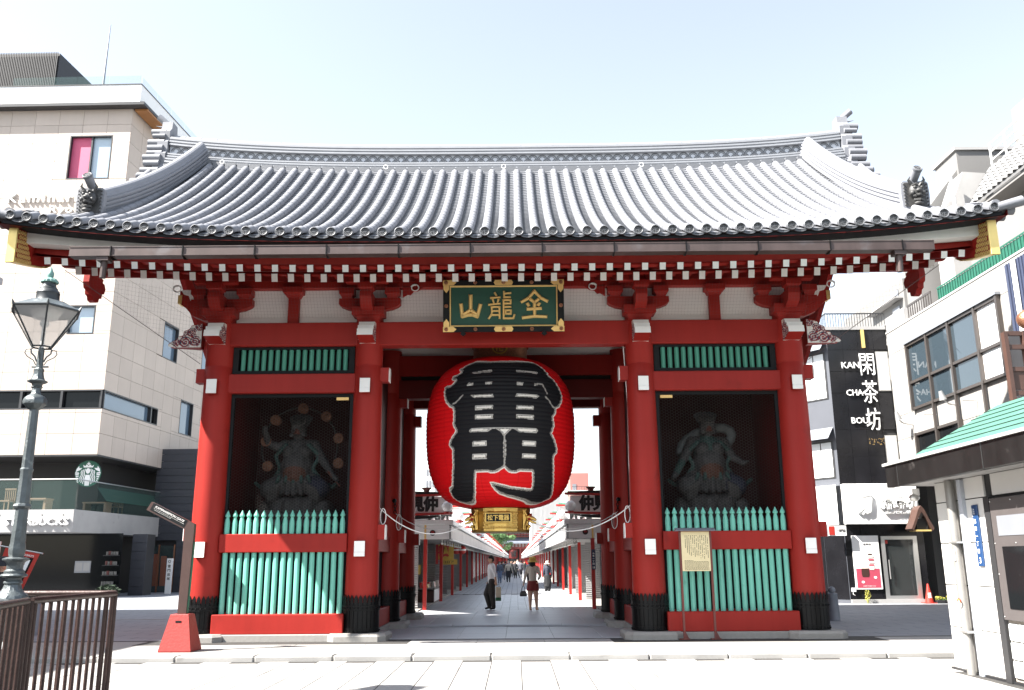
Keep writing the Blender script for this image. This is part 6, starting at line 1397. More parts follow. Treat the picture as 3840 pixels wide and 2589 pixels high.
# --- white office block with a long glazed bay (faces the gate)
off = thing('office_building', 'white office building with a long dark-framed window bay at the right', 'building', (15, 7, 0)); WX = 13.0
MB().box(WX+.05, 20, 1.0, 12.28, 4.38, 8.88).build('wall', 'wall_joint', off); MB().box(WX+1.25, 20, 1.0, 12.28, 0, 4.378).build('ground_floor_wall', 'wall_joint', off)
ycol = [12.26, 11.5, 10.72, 9.28, 7.86, 6.32, 5.12, 4.2, 3.3, 2.4, 1.2]; zrow = [0, 1.5, 3.0, 4.4, 5.20, 5.98, 8.1, 8.9]
for i in range(len(ycol)-1):
    for j in range(len(zrow)-1):
        y1, y0 = ycol[i], ycol[i+1]; z0, z1 = zrow[j], zrow[j+1]
        if y0 < 10.7 and y1 > 5.13 and 5.9 < (z0+z1)/2 < 8.1 and y0 >= 5.1 and y1 <= 10.73: continue
        if y0 >= 7.8 and y1 <= 10.73 and 4.3 < (z0+z1)/2 < 5.2: continue
        n_ = max(1, round((y1-y0)/.75))
        for q in range(n_): a = y0+(y1-y0)*q/n_; b = y0+(y1-y0)*(q+1)/n_; MB().box(WX+(1.2 if j < 3 else 0), WX+(1.249 if j < 3 else .049), a+.006, b-.006, z0+.006, z1-.006, .002).build('wall_panel', 'facade_white', off)
def bay(y0, y1, z0, z1, mull, bars, panes):
    f = MB(); d0, d1 = WX-.10, WX+.05; t = .05
    for y in [y0, y1]+mull: f.box(d0-.02, d1, y-t, y+t, z0-t, z1+t)
    for z in [z0, z1]+bars:
        ys = sorted([y0, y1]+mull)
        for a, b in zip(ys[:-1], ys[1:]): f.box(d0, d1, a+t, b-t, z-t*.8, z+t*.8)
    w = f.build('window_bay', 'frame_bronze', off); ys = sorted([y0, y1]+mull); zs = sorted([z0, z1]+bars); k = 0
    for a, b in zip(ys[:-1], ys[1:]):
        for c, d in zip(zs[:-1], zs[1:]): MB().add([(WX-.03, a, c), (WX-.03, b, c), (WX-.03, b, d), (WX-.03, a, d)], [(0, 1, 2, 3)]).build('pane', panes(a, c), w)
bay(5.15, 10.70, 6.02, 8.08, [9.28, 7.86, 6.32], [6.86], lambda y, z: 'facade_glass' if y > 6 else ('blank_window' if z > 6 else 'facade_glass'))
bay(7.86, 10.70, 4.42, 5.2, [9.28], [], lambda y, z: 'dark_glass')
for y in (9.28, 7.86, 6.32): MB().box(WX-.13, WX-.06, y-.04, y+.04, 4.4, 6.0).build('fin', 'frame_bronze', off)
MB().box(WX-.15, WX+.06, 5.05, 10.8, 8.13, 8.20).build('window_hood', 'grey_clad', off)
for k, y in enumerate((11.0, 9.3, 6.9)): MB().cone((WX-.02, y, 5.62+.0*k), (WX-.42, y, 5.62), .012, .012, 5).build('lamp_arm', 'steel', off)
MB().box(WX-.02, WX+.3, .9, 12.28, 8.88, 8.94).build('coping', 'concrete', off)
gf = thing('balcony_fence', 'green mesh fence along the edge of the office roof', 'fence', (13.1, 6.4, 8.93))
MB().box(13.05, 13.07, 2.6, 8.5, 9.33, 9.37).build('top_rail', 'mesh_green', gf)
for k in range(40): y = 2.6+k*.15; MB().box(13.05, 13.07, y, y+.02, 8.94, 9.33).build('upright', 'mesh_green', gf)
MB().box(13.08, 13.085, 2.6, 8.5, 8.96, 9.32).build('mesh_screen', 'mesh_green', gf)
bf = thing('balcony_fence', 'brown barred rail beside the concrete block on the office roof', 'fence', (13.1, 9.9, 8.93)); MB().box(13.05, 13.09, 8.95, 10.6, 9.36, 9.42).build('top_rail', 'frame_bronze', bf)
for k in range(11): y = 8.95+k*.16; MB().box(13.055, 13.08, y, y+.03, 8.94, 9.36).build('upright', 'frame_bronze', bf)
MB().box(13.0, 13.9, 10.75, 12.2, 8.94, 9.40).build('roof_block', 'concrete', off)
MB().box(14.6, 17, 5.6, 9.2, 8.94, 11.2).build('roof_room', 'weathered_white', off)
# --- upper buildings behind, with tiled roof
ub = thing('tiled_roof_building', 'white building with a grey tiled roof slope high at the right edge', 'building', (17, 7, 0))
MB().box(16.3, 24, 1.0, 10.6, 0, 12.7).build('wall', 'weathered_white', ub)
def slope(y, t): return Vector((15.5+.85*t, y, 12.82+1.36*t))
rfb = MB().add([slope(1, 0), slope(10.55, 0), slope(10.55, 1), slope(1, 1), slope(1, 0)-Vector((0, 0, .1)), slope(10.55, 0)-Vector((0, 0, .1))], [(0, 1, 2, 3), (0, 4, 5, 1)]).build('roof', 'roof_tile_far', ub, fix=True)
tl = MB().sweep(lambda i: [((0, .26)[i], u*.15, .03+.035*math.cos(u*PI)+(.02, 0)[i]) for u in np.linspace(-.98, .98, 7)], 2, closed_sect=False)
nrm = Vector((.85, 0, 1.36)).normalized(); up_ = Vector((-1.36, 0, .85)).normalized()
tlm = tl.mesh('roof_tile', 'roof_tile_far', smooth=50)
for j in range(6):
    for i in range(28):
        y = 10.4-i*.30; p = slope(y, (j+.0)/6)
        place('roof_tile', tlm, rfb, frame(p, nrm, Vector((0, 1, 0)), up_))
MB().box(15.56, 16.4, 1, 10.5, 12.60, 12.70).build('soffit', 'weathered_white', ub)
MB().box(16.25, 16.29, 7.4, 9.0, 11.6, 12.4).build('window', 'dark_glass', ub)
# plant block behind and roof rails
MB().box(16.1, 20, 12.0, 13.6, 10.0, 15.6).build('stair_tower', 'weathered_white', ub); MB().prism([(16.1, 14.9), (15.4, 14.05), (14.87, 13.4), (14.3, 12.6), (14.3, 9.5), (17.5, 9.5), (17.5, 14.9)], (0, 12.1, 0), (1, 0, 0), (0, 0, 1), (0, 1, 0), 1.2).build('lower_tower', 'weathered_white', ub, fix=True); MB().box(16.02, 20.1, 11.93, 13.7, 15.6, 15.72).build('tower_coping', 'concrete', ub)
MB().box(17.0, 21, 3.0, 9.9, 13.6, 16.05).build('plant_room', 'weathered_white', ub)
MB().prism([(15.5, 14.16), (16.3, 14.1), (16.6, 12.6), (16.6, 10.0), (14.8, 10.0), (14.8, 13.0), (15.1, 13.2)], (0, 10.65, 0), (1, 0, 0), (0, 0, 1), (0, 1, 0), 1.0).build('sloped_wall', 'concrete', ub, fix=True)
rb2 = MB()
for k in range(7): y = 10.4-k*.9; rb2.cone((16.4, y, 14.15), (16.4, y, 15.05), .035, .035, 6)
for z in (14.45, 14.75, 15.05): rb2.cone((16.4, 10.4, z), (16.4, 4.4, z), .03, .03, 6)
rb2.build('roof_rail', 'white_panel', ub)
MB().cone((15.0, 10.4, 11.6), (14.93, 10.4, 13.9), .06, .06, 8).build('vent_pipe', 'white_panel', ub)
ap = thing('apartment_block', 'pale apartment block seen behind the roof fence', 'building', (17, 15, 0)); MB().box(14.2, 20, 13.2, 19, 0, 11.2).build('wall', 'weathered_white', ap)
for k in range(3):
    MB().box(14.16, 14.19, 13.6, 14.2, 9.3+k*.6, 9.7+k*.6).build('window', 'grey_clad', ap)
    MB().box(13.9, 14.2, 13.3, 16, 9.0+k*.75, 9.06+k*.75).build('balcony_slab', 'concrete', ap)
nv = thing('upright_sign', 'navy ribbed sign board with a white stripe at the right edge', 'sign', (12.6, 3.4, 6.8)); MB().box(12.5, 12.56, 2.6, 3.85, 6.7, 8.5).build('panel', 'navy', nv)
for k in range(9): y = 2.66+k*.13; MB().box(12.47, 12.499, y, y+.05, 6.7, 8.5).build('rib', 'navy', nv)
MB().box(12.44, 12.466, 3.30, 3.48, 6.7, 8.5).build('white_stripe', 'sign_white', nv)

# --- police box style kiosk in the right foreground
mat('kiosk_tile', (.62, .61, .59), .35, noise=(2, .03), var=.02); mat('fascia_black', (.010, .0095, .0095), .35, noise=(3, .2), streak=(6, .35), dirt=((.055, .05, .048), 4, .36)); mat('copper_green', (.060, .160, .122), .55, noise=(3, .08), dirt=((.078, .185, .145), 3, .4)); mat('pipe_grey', (.26, .25, .235), .45, metal=.3, noise=(6, .12), dirt=((.36, .35, .33), 9, .34)); mat('plate_blue', (.012, .045, .13), .4); mat('board_grey', (.075, .066, .065), .5, noise=(7, .08)); glass_mat('glass_block', (.62, .66, .66), .12, 1.0, .9)
KX = 6.22
ko = thing('kiosk', 'white-tiled kiosk with black fascia and green copper roof in the right foreground', 'kiosk', (7.5, -6, -.08))
MB().box(KX+.03, 9.5, -10, -4.45, -.1, 2.6).build('wall', 'black_joint', ko)
for a, b in ((-4.75, -4.45), (-5.80, -4.754), (-7.2, -5.98)):
    for z0, z1 in ((-.06, .482), (.482, 1.038), (1.038, 1.594), (1.594, 2.157), (2.157, 2.44)):
        if a < -6 and z1 < 2.2: continue
        MB().box(KX, KX+.03, a+.007, b-.007, z0+.007, z1-.007, .003).build('wall_tile', 'kiosk_tile', ko)
MB().box(KX+.1, 9.4, -4.46, -4.43, -.06, 2.44).build('end_tile', 'kiosk_tile', ko)
MB().box(KX-.03, KX+.04, -10, -4.40, -.1, -.055).build('base_strip', 'louvre', ko)
for a, b in ((-4.36, -3.95), (-6.76, -4.366), (-9.2, -6.766)): MB().box(5.75, 5.85, a+.004, b-.004, 2.42, 2.735, .006).build('fascia_panel', 'fascia_black', ko)
MB().box(5.86, 9.6, -10, -3.96, 2.44, 2.735).build('eave_box', 'concrete', ko); MB().box(5.72, 9.7, -10.1, -3.92, 2.736, 2.775).build('coping', 'concrete', ko)
hipA = Vector((5.86, -4.62, 2.80)); ridA = Vector((6.86, -5.20, 3.44)); hipB = Vector((5.86, -10, 2.80)); ridB = Vector((6.86, -10, 3.44)); bk = Vector((8.4, -4.62, 2.80)); bk2 = Vector((8.4, -10, 2.8))
rf_ = MB().add([hipA, hipB, ridB, ridA, bk, bk2], [(0, 3, 2, 1), (0, 4, 3), (3, 4, 5, 2)]).build('roof', 'copper_green', ko, fix=True)
mat('seam_shadow', (.008, .02, .017), .7)  # overlap shadow between the copper sheets, put into the seam colour
for k in range(1, 7):
    t = k/7; a = hipA.lerp(ridA, t); b = hipB.lerp(ridB, t); MB().prism([(0, 0), (.02, .004), (.0, .010)], a, (1, 0, .64), (-.5, 0, 1), (0, -1, 0), (a-b).length).build('seam', 'seam_shadow', rf_, fix=True)
dp = thing('downpipe', 'weathered grey downpipe on the white kiosk wall', 'pipe', (KX-.07, -5.07, -.08)); MB().cone((KX-.075, -5.065, -.1), (KX-.075, -5.05, 2.43), .062, .062, 18).build('pipe', 'pipe_grey', dp, smooth=40)
for z in (1.60, .455): MB().box(KX-.145, KX-.0, -5.21, -4.985, z-.012, z+.012).build('clamp', 'steel', dp)
MB().box(KX-.142, KX-.13, -5.10, -5.02, 1.36, 1.50).build('torn_label', 'sign_white', dp); MB().ball((KX-.135, -5.07, .80), .045, 12, 8, (.3, 1, 1.15)).build('round_sticker', 'sign_white', dp)
for k, cc in enumerate(('cone_red', 'leaf_yellow', 'plate_blue')): MB().tube([(KX-.142, -5.07+(.050-.008*k)*math.cos(t), .82+(.055-.010*k)*math.sin(t)) for t in np.linspace(0, PI, 9)], .006, 4).build('sticker_stripe', cc, dp)
cdt = thing('conduit', 'flat grey conduit beside the downpipe', 'pipe', (KX-.03, -5.24, -.08)); MB().box(KX-.05, KX-.001, -5.30, -5.20, -.08, 2.42).build('cover', 'sign_grey', cdt)
ad = thing('address_plate', 'narrow blue street address plate on the kiosk wall', 'sign', (KX-.02, -5.54, 1.28)); MB().box(KX-.025, KX-.003, -5.612, -5.468, 1.29, 2.07, .006).build('plate', 'plate_blue', ad)
for k, ch in enumerate('浅草一丁目'): text('plate_lettering', ch, (KX-.028, -5.535, 1.86-k*.095), (0, -1, 0), (0, 0, 1), .07, 'sign_white', ad, fit=(.048, .056 if ch != '一' else .008), extrude=.001, bold=.0)
text('plate_lettering', '3', (KX-.028, -5.545, 1.365), (0, -1, 0), (0, 0, 1), .07, 'sign_white', ad, fit=(.04, .075), extrude=.001, bold=.01); text('plate_lettering', '台東区', (KX-.028, -5.535, 1.985), (0, 0, -1), (0, -1, 0), .03, 'sign_white', ad, fit=(.075, .018), extrude=.001)
text('plate_lettering', 'TAITO CITY ASAKUSA', (KX-.028, -5.492, 1.83), (0, 0, -1), (0, -1, 0), .03, 'sign_white', ad, fit=(.40, .014), extrude=.001)
MB().box(KX-.05, KX+.03, -5.97, -5.84, -.08, 2.15).build('post', 'dark_frame', ko)
ntb = thing('display_board', 'dark grey display board with screen and speaker grille on the kiosk', 'display', (KX, -6.8, .66)); MB().box(KX-.06, KX-.0, -8.2, -6.0, .66, 2.12, .006).build('panel', 'board_grey', ntb)
MB().box(KX-.07, KX-.061, -7.6, -6.19, .80, 1.53).build('screen', 'dark_glass', ntb); MB().box(KX-.066, KX-.061, -7.6, -6.14, 1.66, 1.90).build('speaker_grille', 'grey_clad', ntb)
for z in (.70, 1.2, 1.57, 2.08):
    for y in (-6.03, -6.5): MB().ball((KX-.062, y, z), .009, 6, 4).build('screw', 'steel', ntb)
MB().box(KX-.0, KX+.028, -9, -5.98, -.05, .655).build('block_joint', 'wall_joint', ko)
for i in range(6):
    for j in range(3): MB().box(KX-.03, KX+.0-.001, -6.0-(i+1)*.21+.008, -6.0-i*.21-.008, -.02+j*.215+.008, -.02+(j+1)*.215-.008, .012).build('glass_block', 'glass_block', ko)
sp = thing('floodlight', 'small round lamp under the kiosk fascia', 'lamp', (6.1, -3.95, 2.2)); MB().cone((6.15, -4.0, 2.40), (6.15, -4.0, 2.30), .05, .05, 12).build('stem', 'sign_white', sp); MB().ball((6.12, -4.0, 2.27), .07, 14, 8, (1.1, 1, .8)).build('globe', 'steel', sp, smooth=True)
ls = thing('lattice_sign', 'brown wooden lattice frame above the kiosk roof at the right edge', 'sign', (8.1, -3.6, 3.6))
for x in (8.0, 8.30, 8.60): MB().box(x-.03, x+.03, -3.68, -3.58, 3.55, 4.88).build('upright', 'brown_wood', ls)
for z in (3.9, 4.28, 4.64, 4.86): MB().box(8.0, 8.9, -3.66, -3.60, z-.035, z+.035).build('rail', 'brown_wood', ls)
MB().box(8.04, 8.9, -3.64, -3.62, 3.95, 4.25).build('panel', 'brown_wood', ls)
bt = thing('globe_lamp', 'brown metal globe lamp above the wooden lattice', 'lamp', (8.55, -3.4, 5.0)); MB().ball((8.62, -3.4, 5.16), .2, 18, 12, (1.2, 1, .9)).build('globe', 'bronze', bt, smooth=True); MB().box(8.6, 8.7, -3.45, -3.35, 4.8, 5.0).build('bracket', 'brown_wood', bt)
for k, y in enumerate((10.98, 7.9)):
    sl_ = thing('wall_lamp', ('small spot lamp on an arm by the black stone corner', 'small spot lamp on a long arm below the glazed bay')[k], 'lamp', (12.8, y, 5.7)); MB().tube([(13.0, y, 5.55+.1*k), (12.7, y, 5.6+.1*k), (12.55, y, 5.72+.1*k)], .02, 6).build('arm', 'steel', sl_); MB().cone((12.55, y, 5.72+.1*k), (12.48, y-.02, 5.98+.1*k), .11, .05, 14).build('head', 'steel', sl_)

# --- building on the left side of the plaza, beyond the picture edge: it throws the shade that lies over the left paving
wb = thing('side_street_building', 'plain grey building beside the plaza, beyond the left picture edge', 'building', (-20, -3, 0)); MB().box(-26, -15.4, -14, 8.0, -.1, 9.6).build('wall', 'weathered_white', wb); MB().box(-26.2, -15.25, -14.2, 8.2, 9.6, 9.8).build('coping', 'concrete', wb)
for j in range(3):
    for i in range(7): MB().box(-15.41, -15.37, -12.8+i*2.9, -11.4+i*2.9, 1.2+j*2.9, 2.9+j*2.9).build('window', 'dark_glass', wb)

# ================================================================ shopping street
mat('silver', (.33, .33, .33), .42, metal=.15, noise=(5, .15), streak=(11, .42)); mat('fascia_white', (.80, .80, .79), .5, noise=(2, .03)); mat('post_red', (.42, .020, .015), .45, noise=(4, .06)); mat('shutter_grey', (.32, .32, .325), .45, metal=.2, noise=(2, .06)); mat('shop_wall', (.24, .23, .22), .8); mat('globe_white', (.86, .86, .85), .25); mat('trim_green', (.06, .34, .22), .5); mat('sign_red', (.40, .028, .025), .5); mat('black_sign', (.012, .012, .013), .5); mat('yellow_cloth', (.62, .42, .09), .7, noise=(9, .15)); mat('shop_dark', (.05, .045, .042), .8)
glass_mat('bulb', (.85, .85, .8), .2)
def shop_mesh(s, L):
    D = {}
    def bx(x0, x1, y0, y1, z0, z1, b=0.0, mb=None): return (mb or MB()).box(min(s*x0, s*x1), max(s*x0, s*x1), y0, y1, z0, z1, b)
    D['wall'] = (bx(3.34, 7.0, .35, L-.02, .03, 2.5), 'shop_wall')
    f = bx(1.78, 3.34, .06, L-.03, 2.44, 2.56); bx(1.80, 3.34, .06, L-.03, 2.04, 2.07, mb=f); D['canopy'] = (f, 'shop_wall')
    D['street_fascia'] = (bx(1.74, 1.80, .02, L-.03, 2.05, 2.44, .01), 'silver')
    t = bx(1.68, 1.78, -.03, L-.03, 2.47, 2.62, .01); bx(1.70, 1.79, .0, L-.03, 2.01, 2.045, mb=t); bx(1.78, 4.4, -.05, .05, 2.47, 2.62, .01, mb=t); D['trim'] = (t, 'fascia_white')
    D['end_fascia'] = (bx(1.80, 4.3, .0, .05, 2.05, 2.465, .008), 'fascia_white')
    D['post'] = (bx(2.46, 2.57, .03, .14, .0, 2.05), 'post_red')
    sh = MB(); n_ = 30
    for q in range(2):
        y0, y1 = .45+q*(L-.5)/2, .45+(q+1)*(L-.5)/2-.12
        for k in range(n_): z = .05+k*.066; sh.prism([(0, 0), (-s*.018, .033), (0, .064)], (s*3.335, y0, z), (1, 0, 0), (0, 0, 1), (0, 1, 0), y1-y0)
    D['shutter'] = (sh, 'shutter_grey')
    es = MB()
    for k in range(n_): z = .05+k*.066; es.prism([(0, 0), (-.018, .033), (0, .064)], (min(s*2.75, s*4.3), .345, z), (0, 1, 0), (0, 0, 1), (1, 0, 0), 1.55)
    D['end_shutter'] = (es, 'shutter_grey')
    D['upper_wall'] = (bx(3.0, 7.0, .5, L-.02, 2.56, 3.0), 'shop_wall')
    # roof sign: white board between red rails with dark lens-shaped caps
    D['sign_board'] = (bx(1.86, 4.25, -.02, .06, 2.82, 3.31, .01), 'sign_white')
    rl = MB()
    for z in (2.75, 3.315):
        xs = np.linspace(1.70, 4.4, 9); rl.sweep(lambda i: [(s*xs[i], -.08+dy, z+dz+.035*((xs[i]-3.05)/1.35)**2) for dy, dz in ((0, 0), (.2, 0), (.2, .062), (0, .062))], 9)
    D['sign_rail'] = (rl, 'sign_red')
    cp = MB()
    cp.prism([(1.95, 3.385), (4.15, 3.385), (3.9, 3.45), (3.05, 3.475), (2.2, 3.45)], (0, -.06, 0), (s, 0, 0), (0, 0, 1), (0, 1, 0), .16); cp.prism([(1.95, 2.745), (4.15, 2.745), (3.7, 2.66), (3.05, 2.635), (2.4, 2.66)], (0, -.06, 0), (s, 0, 0), (0, 0, 1), (0, 1, 0), .16)
    D['sign_cap'] = (cp, 'black_sign')
    D['cap_finial'] = (MB().lathe([(.10, 0), (.08, .03), (.10, .07), (.15, .11), (.15, .13)], (s*2.50, 0, 3.45), 14), 'rust_red')
    D['green_end'] = (bx(1.80, 2.3, .1, .5, 3.36, 3.46), 'trim_green')
    D['globe'] = (MB().ball((s*1.86, -.16, 3.0), .165, 18, 12), 'globe_white')
    D['globe_seat'] = (MB().cone((s*1.86, -.16, 2.78), (s*1.86, -.16, 2.85), .10, .09, 14), 'sign_red')
    lp = MB()
    for k in range(5): lp.ball((s*2.05, .5+k*1.1, 1.93), .04, 8, 6); lp.cone((s*2.05, .5+k*1.1, 1.95), (s*2.05, .5+k*1.1, 2.05), .015, .015, 6)
    D['bulbs'] = (lp, 'bulb')
    return {k: v[0].mesh(k, v[1], smooth=(40 if k in ('globe', 'cap_finial') else False), fix=True) for k, v in D.items()}
NTH = ['first', 'second', 'third', 'fourth', 'fifth', 'sixth', 'seventh', 'eighth', 'ninth', 'tenth', 'eleventh', 'twelfth', 'thirteenth', 'fourteenth', 'fifteenth', 'sixteenth', 'seventeenth', 'eighteenth', 'nineteenth', 'twentieth']
for s, side in ((-1, 'left'), (1, 'right')):
    U_ = 5.85; A1 = shop_mesh(s, U_)
    chars = '世見仲' if s < 0 else '仲見世'
    cm = []
    for i, ch in enumerate(chars):
        x = (s*2.06 if (s < 0) == (i == 2) else s*2.44) if False else (s*2.08+s*.42*((2-i) if s < 0 else i))+s*.28
        me = text_mesh(ch, 1.0, .01, .05); me.materials.clear(); me.materials.append(M['black_sign']); cm.append((me, x))
    em = text_mesh('仲', 1.0, .01, .02); em.materials.clear(); em.materials.append(M['sign_red'])
    for k in range(20):
        y0 = 9.95+k*U_+(7*U_*0 if k < 20 else 0)
        lbl = '%s shop from the gate on the %s side of the shopping street' % (NTH[k], side)
        t = thing('street_shop', lbl, 'shop', (s*4, y0, 0), 'shops along the street')
        for nm, me in A1.items():
            if k > 0 and nm in ('end_shutter', 'cap_finial', 'green_end') and k > 6: continue
            o = place(nm, me, t, T(0, y0, 0))
        if k < 5:
            for me, x in cm:
                o = place('sign_character', me, t, frame((x, y0-.03, 3.065), (.45, 0, 0), (0, 0, .47), (0, -.6, 0)))
        if k == 0:
            d = MB().cone((s*2.30, y0+.0, 2.235), (s*2.30, y0-.012, 2.235), .085, .085, 24).build('round_crest', 'black_sign', t)
            place('crest_character', em, d, frame((s*2.30, y0-.014, 2.235), (.11, 0, 0), (0, 0, .11), (0, -.1, 0)))
            MB().box(s*2.52-.03, s*2.52+.03, y0-.008, y0-.001, 2.05, 2.47).build('fascia_joint', 'gold_paint', t)
    # the far end of the row, too small to tell the shops apart
    for q, (ya, yb_) in enumerate(((9.95+20*U_, 185), (185, 238))):
        t = thing('street_shop', ('last but one' if q == 0 else 'last')+' long row of far shops on the %s side of the street' % side, 'shop', (s*4, ya, 0), 'shops along the street')
        MB().box(min(s*3.3, s*7), max(s*3.3, s*7), ya, yb_, 0, 2.9).build('wall', 'shop_wall', t); MB().box(min(s*1.76, s*3.3), max(s*1.76, s*3.3), ya, yb_, 2.05, 2.6).build('canopy', 'silver', t)
        for k in range(int((yb_-ya)/U_)): MB().box(min(s*2.46, s*2.57), max(s*2.46, s*2.57), ya+k*U_, ya+k*U_+.11, 0, 2.05).build('post', 'post_red', t); MB().ball((s*1.86, ya+k*U_, 3.0), .165, 8, 6).build('globe', 'globe_white', t)
# blue address plate on the right post
ap_ = thing('address_plate', 'dark blue address plate on the nearest right-hand street post', 'sign', (2.53, 9.94, 1.2)); MB().box(2.465, 2.585, 9.93, 9.945, 1.13, 1.72).build('plate', 'navy', ap_)
for k, ch in enumerate('浅草一丁目'): text('plate_lettering', ch, (2.525, 9.927, 1.60-k*.075), (1, 0, 0), (0, 0, 1), .06, 'sign_white', ap_, fit=(.055, .05 if ch != '一' else .008), extrude=.001, bold=.02)
text('plate_lettering', '18', (2.525, 9.927, 1.19), (1, 0, 0), (0, 0, 1), .06, 'sign_white', ap_, fit=(.065, .06), extrude=.001, bold=.02)
# first left shop is open: counter, goods, cloths, banner, lanterns
st1 = thing('goods_counter', 'dark wooden counter piled with wrapped goods at the open left shop', 'counter', (-2.75, 15.2, 0)); MB().box(-3.25, -2.62, 14.2, 17.0, .03, .42).build('counter', 'brown_wood', st1); MB().box(-2.615, -2.60, 14.25, 16.95, .06, .46).build('price_panel', 'fascia_white', st1); MB().box(-3.3, -2.58, 14.15, 17.05, .46, .50).build('top', 'shop_wall', st1)
rr = random.Random(21); mat('pack_red', (.55, .06, .06), .5); mat('pack_white', (.75, .73, .70), .5); mat('pack_gold', (.58, .42, .12), .5)
for k in range(16):
    x = -3.15+rr.random()*.5; y = 14.3+k*.16; h = rr.uniform(.10, .24)
    o = thing('gift_packet', 'small %s packet, %s from the near end of the goods counter' % (('red', 'white', 'gold', 'white')[k % 4], NTH[k]), 'packet', (x, y, .5), 'packets on the counter'); m_ = T(x, y, .5+h/2) @ Matrix.Rotation(rr.uniform(-.4, .4), 4, 'Z') @ Matrix.Rotation(rr.uniform(-.3, .1), 4, 'Y')
    MB().mbox(m_, .10, .12, h).build('wrap', ('pack_red', 'pack_white', 'pack_gold', 'pack_white')[k % 4], o); MB().mbox(m_, .104, .03, h*1.01).build('band', ('pack_white', 'pack_red')[k % 2], o)
MB().box(-3.34, -3.32, 14.0, 19.5, .1, 2.03).build('open_front', 'shop_dark', bpy.data.objects['goods_counter'])
hb = thing('hanging_banner', 'yellow hanging banner with red brush characters under the left canopy', 'banner', (-2.35, 17.0, 1.4))
MB().box(-2.75, -2.14, 17.0, 17.02, 1.46, 2.02).build('cloth', 'yellow_cloth', hb); MB().box(-2.66, -2.0, 16.97, 16.99, 1.28, 1.47).build('lower_cloth', 'yellow_cloth', hb)
text('banner_character', '額', (-2.52, 16.99, 1.78), (1, 0, 0), (0, 0, 1), .3, 'pack_red', hb, fit=(.42, .44), extrude=.002, bold=.05); text('banner_character', 'コロア', (-2.33, 16.96, 1.37), (1, 0, 0), (0, 0, 1), .1, 'ink', hb, fit=(.40, .10), extrude=.002, bold=.02)
MB().box(-2.82, -2.72, 16.99, 17.03, 1.3, 2.02).build('red_edge', 'pack_red', hb)
for k, (x, lb) in enumerate(((-2.25, 'left one of the two small red paper lanterns under the canopy'), (-2.02, 'right one of the two small red paper lanterns under the canopy'))):
    l = thing('small_lantern', lb, 'lantern', (x, 20.2, 1.7), 'small red lanterns'); MB().lathe([(.06, 1.68), (.13, 1.72), (.17, 1.80), (.17, 1.90), (.13, 1.98), (.06, 2.02)], (x, 20.2, 0), 16).build('paper', 'cone_red', l, smooth=40); MB().lathe([(.172, 1.82), (.172, 1.88)], (x, 20.2, 0), 16, cap=False).build('white_band', 'sign_white', l); MB().cone((x, 20.2, 2.02), (x, 20.2, 2.06), .06, .06, 10).build('cap', 'black_sign', l)
for k in range(3):
    c = thing('price_cloth', ('left', 'middle', 'right')[k]+' faded yellow cloth at the back of the open left shop', 'cloth', (-3.2, 15+k, 1), 'cloths in the open shop'); MB().box(-3.30, -3.28, 14.6+k*1.3, 15.7+k*1.3, .95, 1.28).build('cloth', 'yellow_cloth', c)

# ================================================================ far inner gate, tree and city
hz = thing('inner_temple_gate', 'distant red two-storey temple gate closing the street', 'gate', (0, 250, 0)); HX = -.55
mat('hz_red', (.26, .045, .04), .55); mat('hz_white', (.74, .72, .70), .7); mat('hz_roof', (.22, .24, .29), .5)
for x in (-10, -6, -2.05, 2.05, 6, 10):
    MB().lathe([(.38, 0), (.36, 5.2)], (HX+x, 248, 0), 14).build('pillar', 'hz_red', hz, smooth=40)
MB().box(HX-10.5, HX+10.5, 248.6, 256, 0, 5.2).build('wall', 'hz_red', hz); MB().box(HX-2.0, HX+2.0, 248.3, 248.6, 0, 5.0).build('passage', 'deep_dark', hz)
MB().box(HX-10.6, HX+10.6, 247.6, 248.5, 4.7, 5.3).build('beam', 'hz_red', hz); MB().box(HX-10.6, HX+10.6, 247.9, 248.6, 5.3, 6.2).build('plaster_band', 'hz_white', hz)
for k in range(22): x = HX-10.2+k*.97; MB().box(x-.16, x+.16, 247.4, 247.9, 5.3, 6.2).build('bracket', 'hz_red', hz)
def hz_roof(z0, z1, y0, y1, hw, nm):
    b = MB(); N_ = 40
    b.sweep(lambda i: [(HX-hw+2*hw*i/N_, y0, z0-.25+.5*abs(i/N_*2-1)**3), (HX-hw+2*hw*i/N_, y0, z0+.5*abs(i/N_*2-1)**3), (HX-(hw-1.5)+2*(hw-1.5)*i/N_, y1, z1), (HX-(hw-1.5)+2*(hw-1.5)*i/N_, y1+2, z1), (HX-hw+2*hw*i/N_, y0+4, z0-.25)], N_+1); r = b.build(nm, 'hz_roof', hz, fix=True)
    for k in range(76): x = HX-hw+.3+k*(2*hw-.6)/75; MB().cone((x, y0, z0+.06), (HX+(x-HX)*(hw-1.5)/hw, y1, z1+.06), .075, .075, 5).build('tile_row', 'hz_white' if False else 'hz_roof', r)
hz_roof(6.5, 8.0, 245.4, 248.8, 13, 'lower_roof')
MB().box(HX-10, HX+10, 248.8, 256, 8.0, 11.2).build('upper_wall', 'hz_white', hz)
for z in (8.15, 8.75, 9.4, 10.2): MB().box(HX-11, HX+11, 248.2-(.6 if z < 9 else 0), 248.79, z, z+.22).build('rail', 'hz_red', hz)
for k in range(26): x = HX-10.6+k*.85; MB().box(x-.09, x+.09, 247.7, 248.75, 8.15, 9.4).build('rail_post', 'hz_red', hz); MB().box(x-.2, x+.2, 248.1, 248.78, 9.6, 11.0).build('bracket', 'hz_red', hz)
hz_roof(11.6, 14.5, 244.8, 250, 14, 'upper_roof'); MB().box(HX-11, HX+11, 249.8, 252.6, 14.4, 16.2).build('ridge', 'hz_roof', hz)
mat('far_paper', (.14, .012, .010), .6)
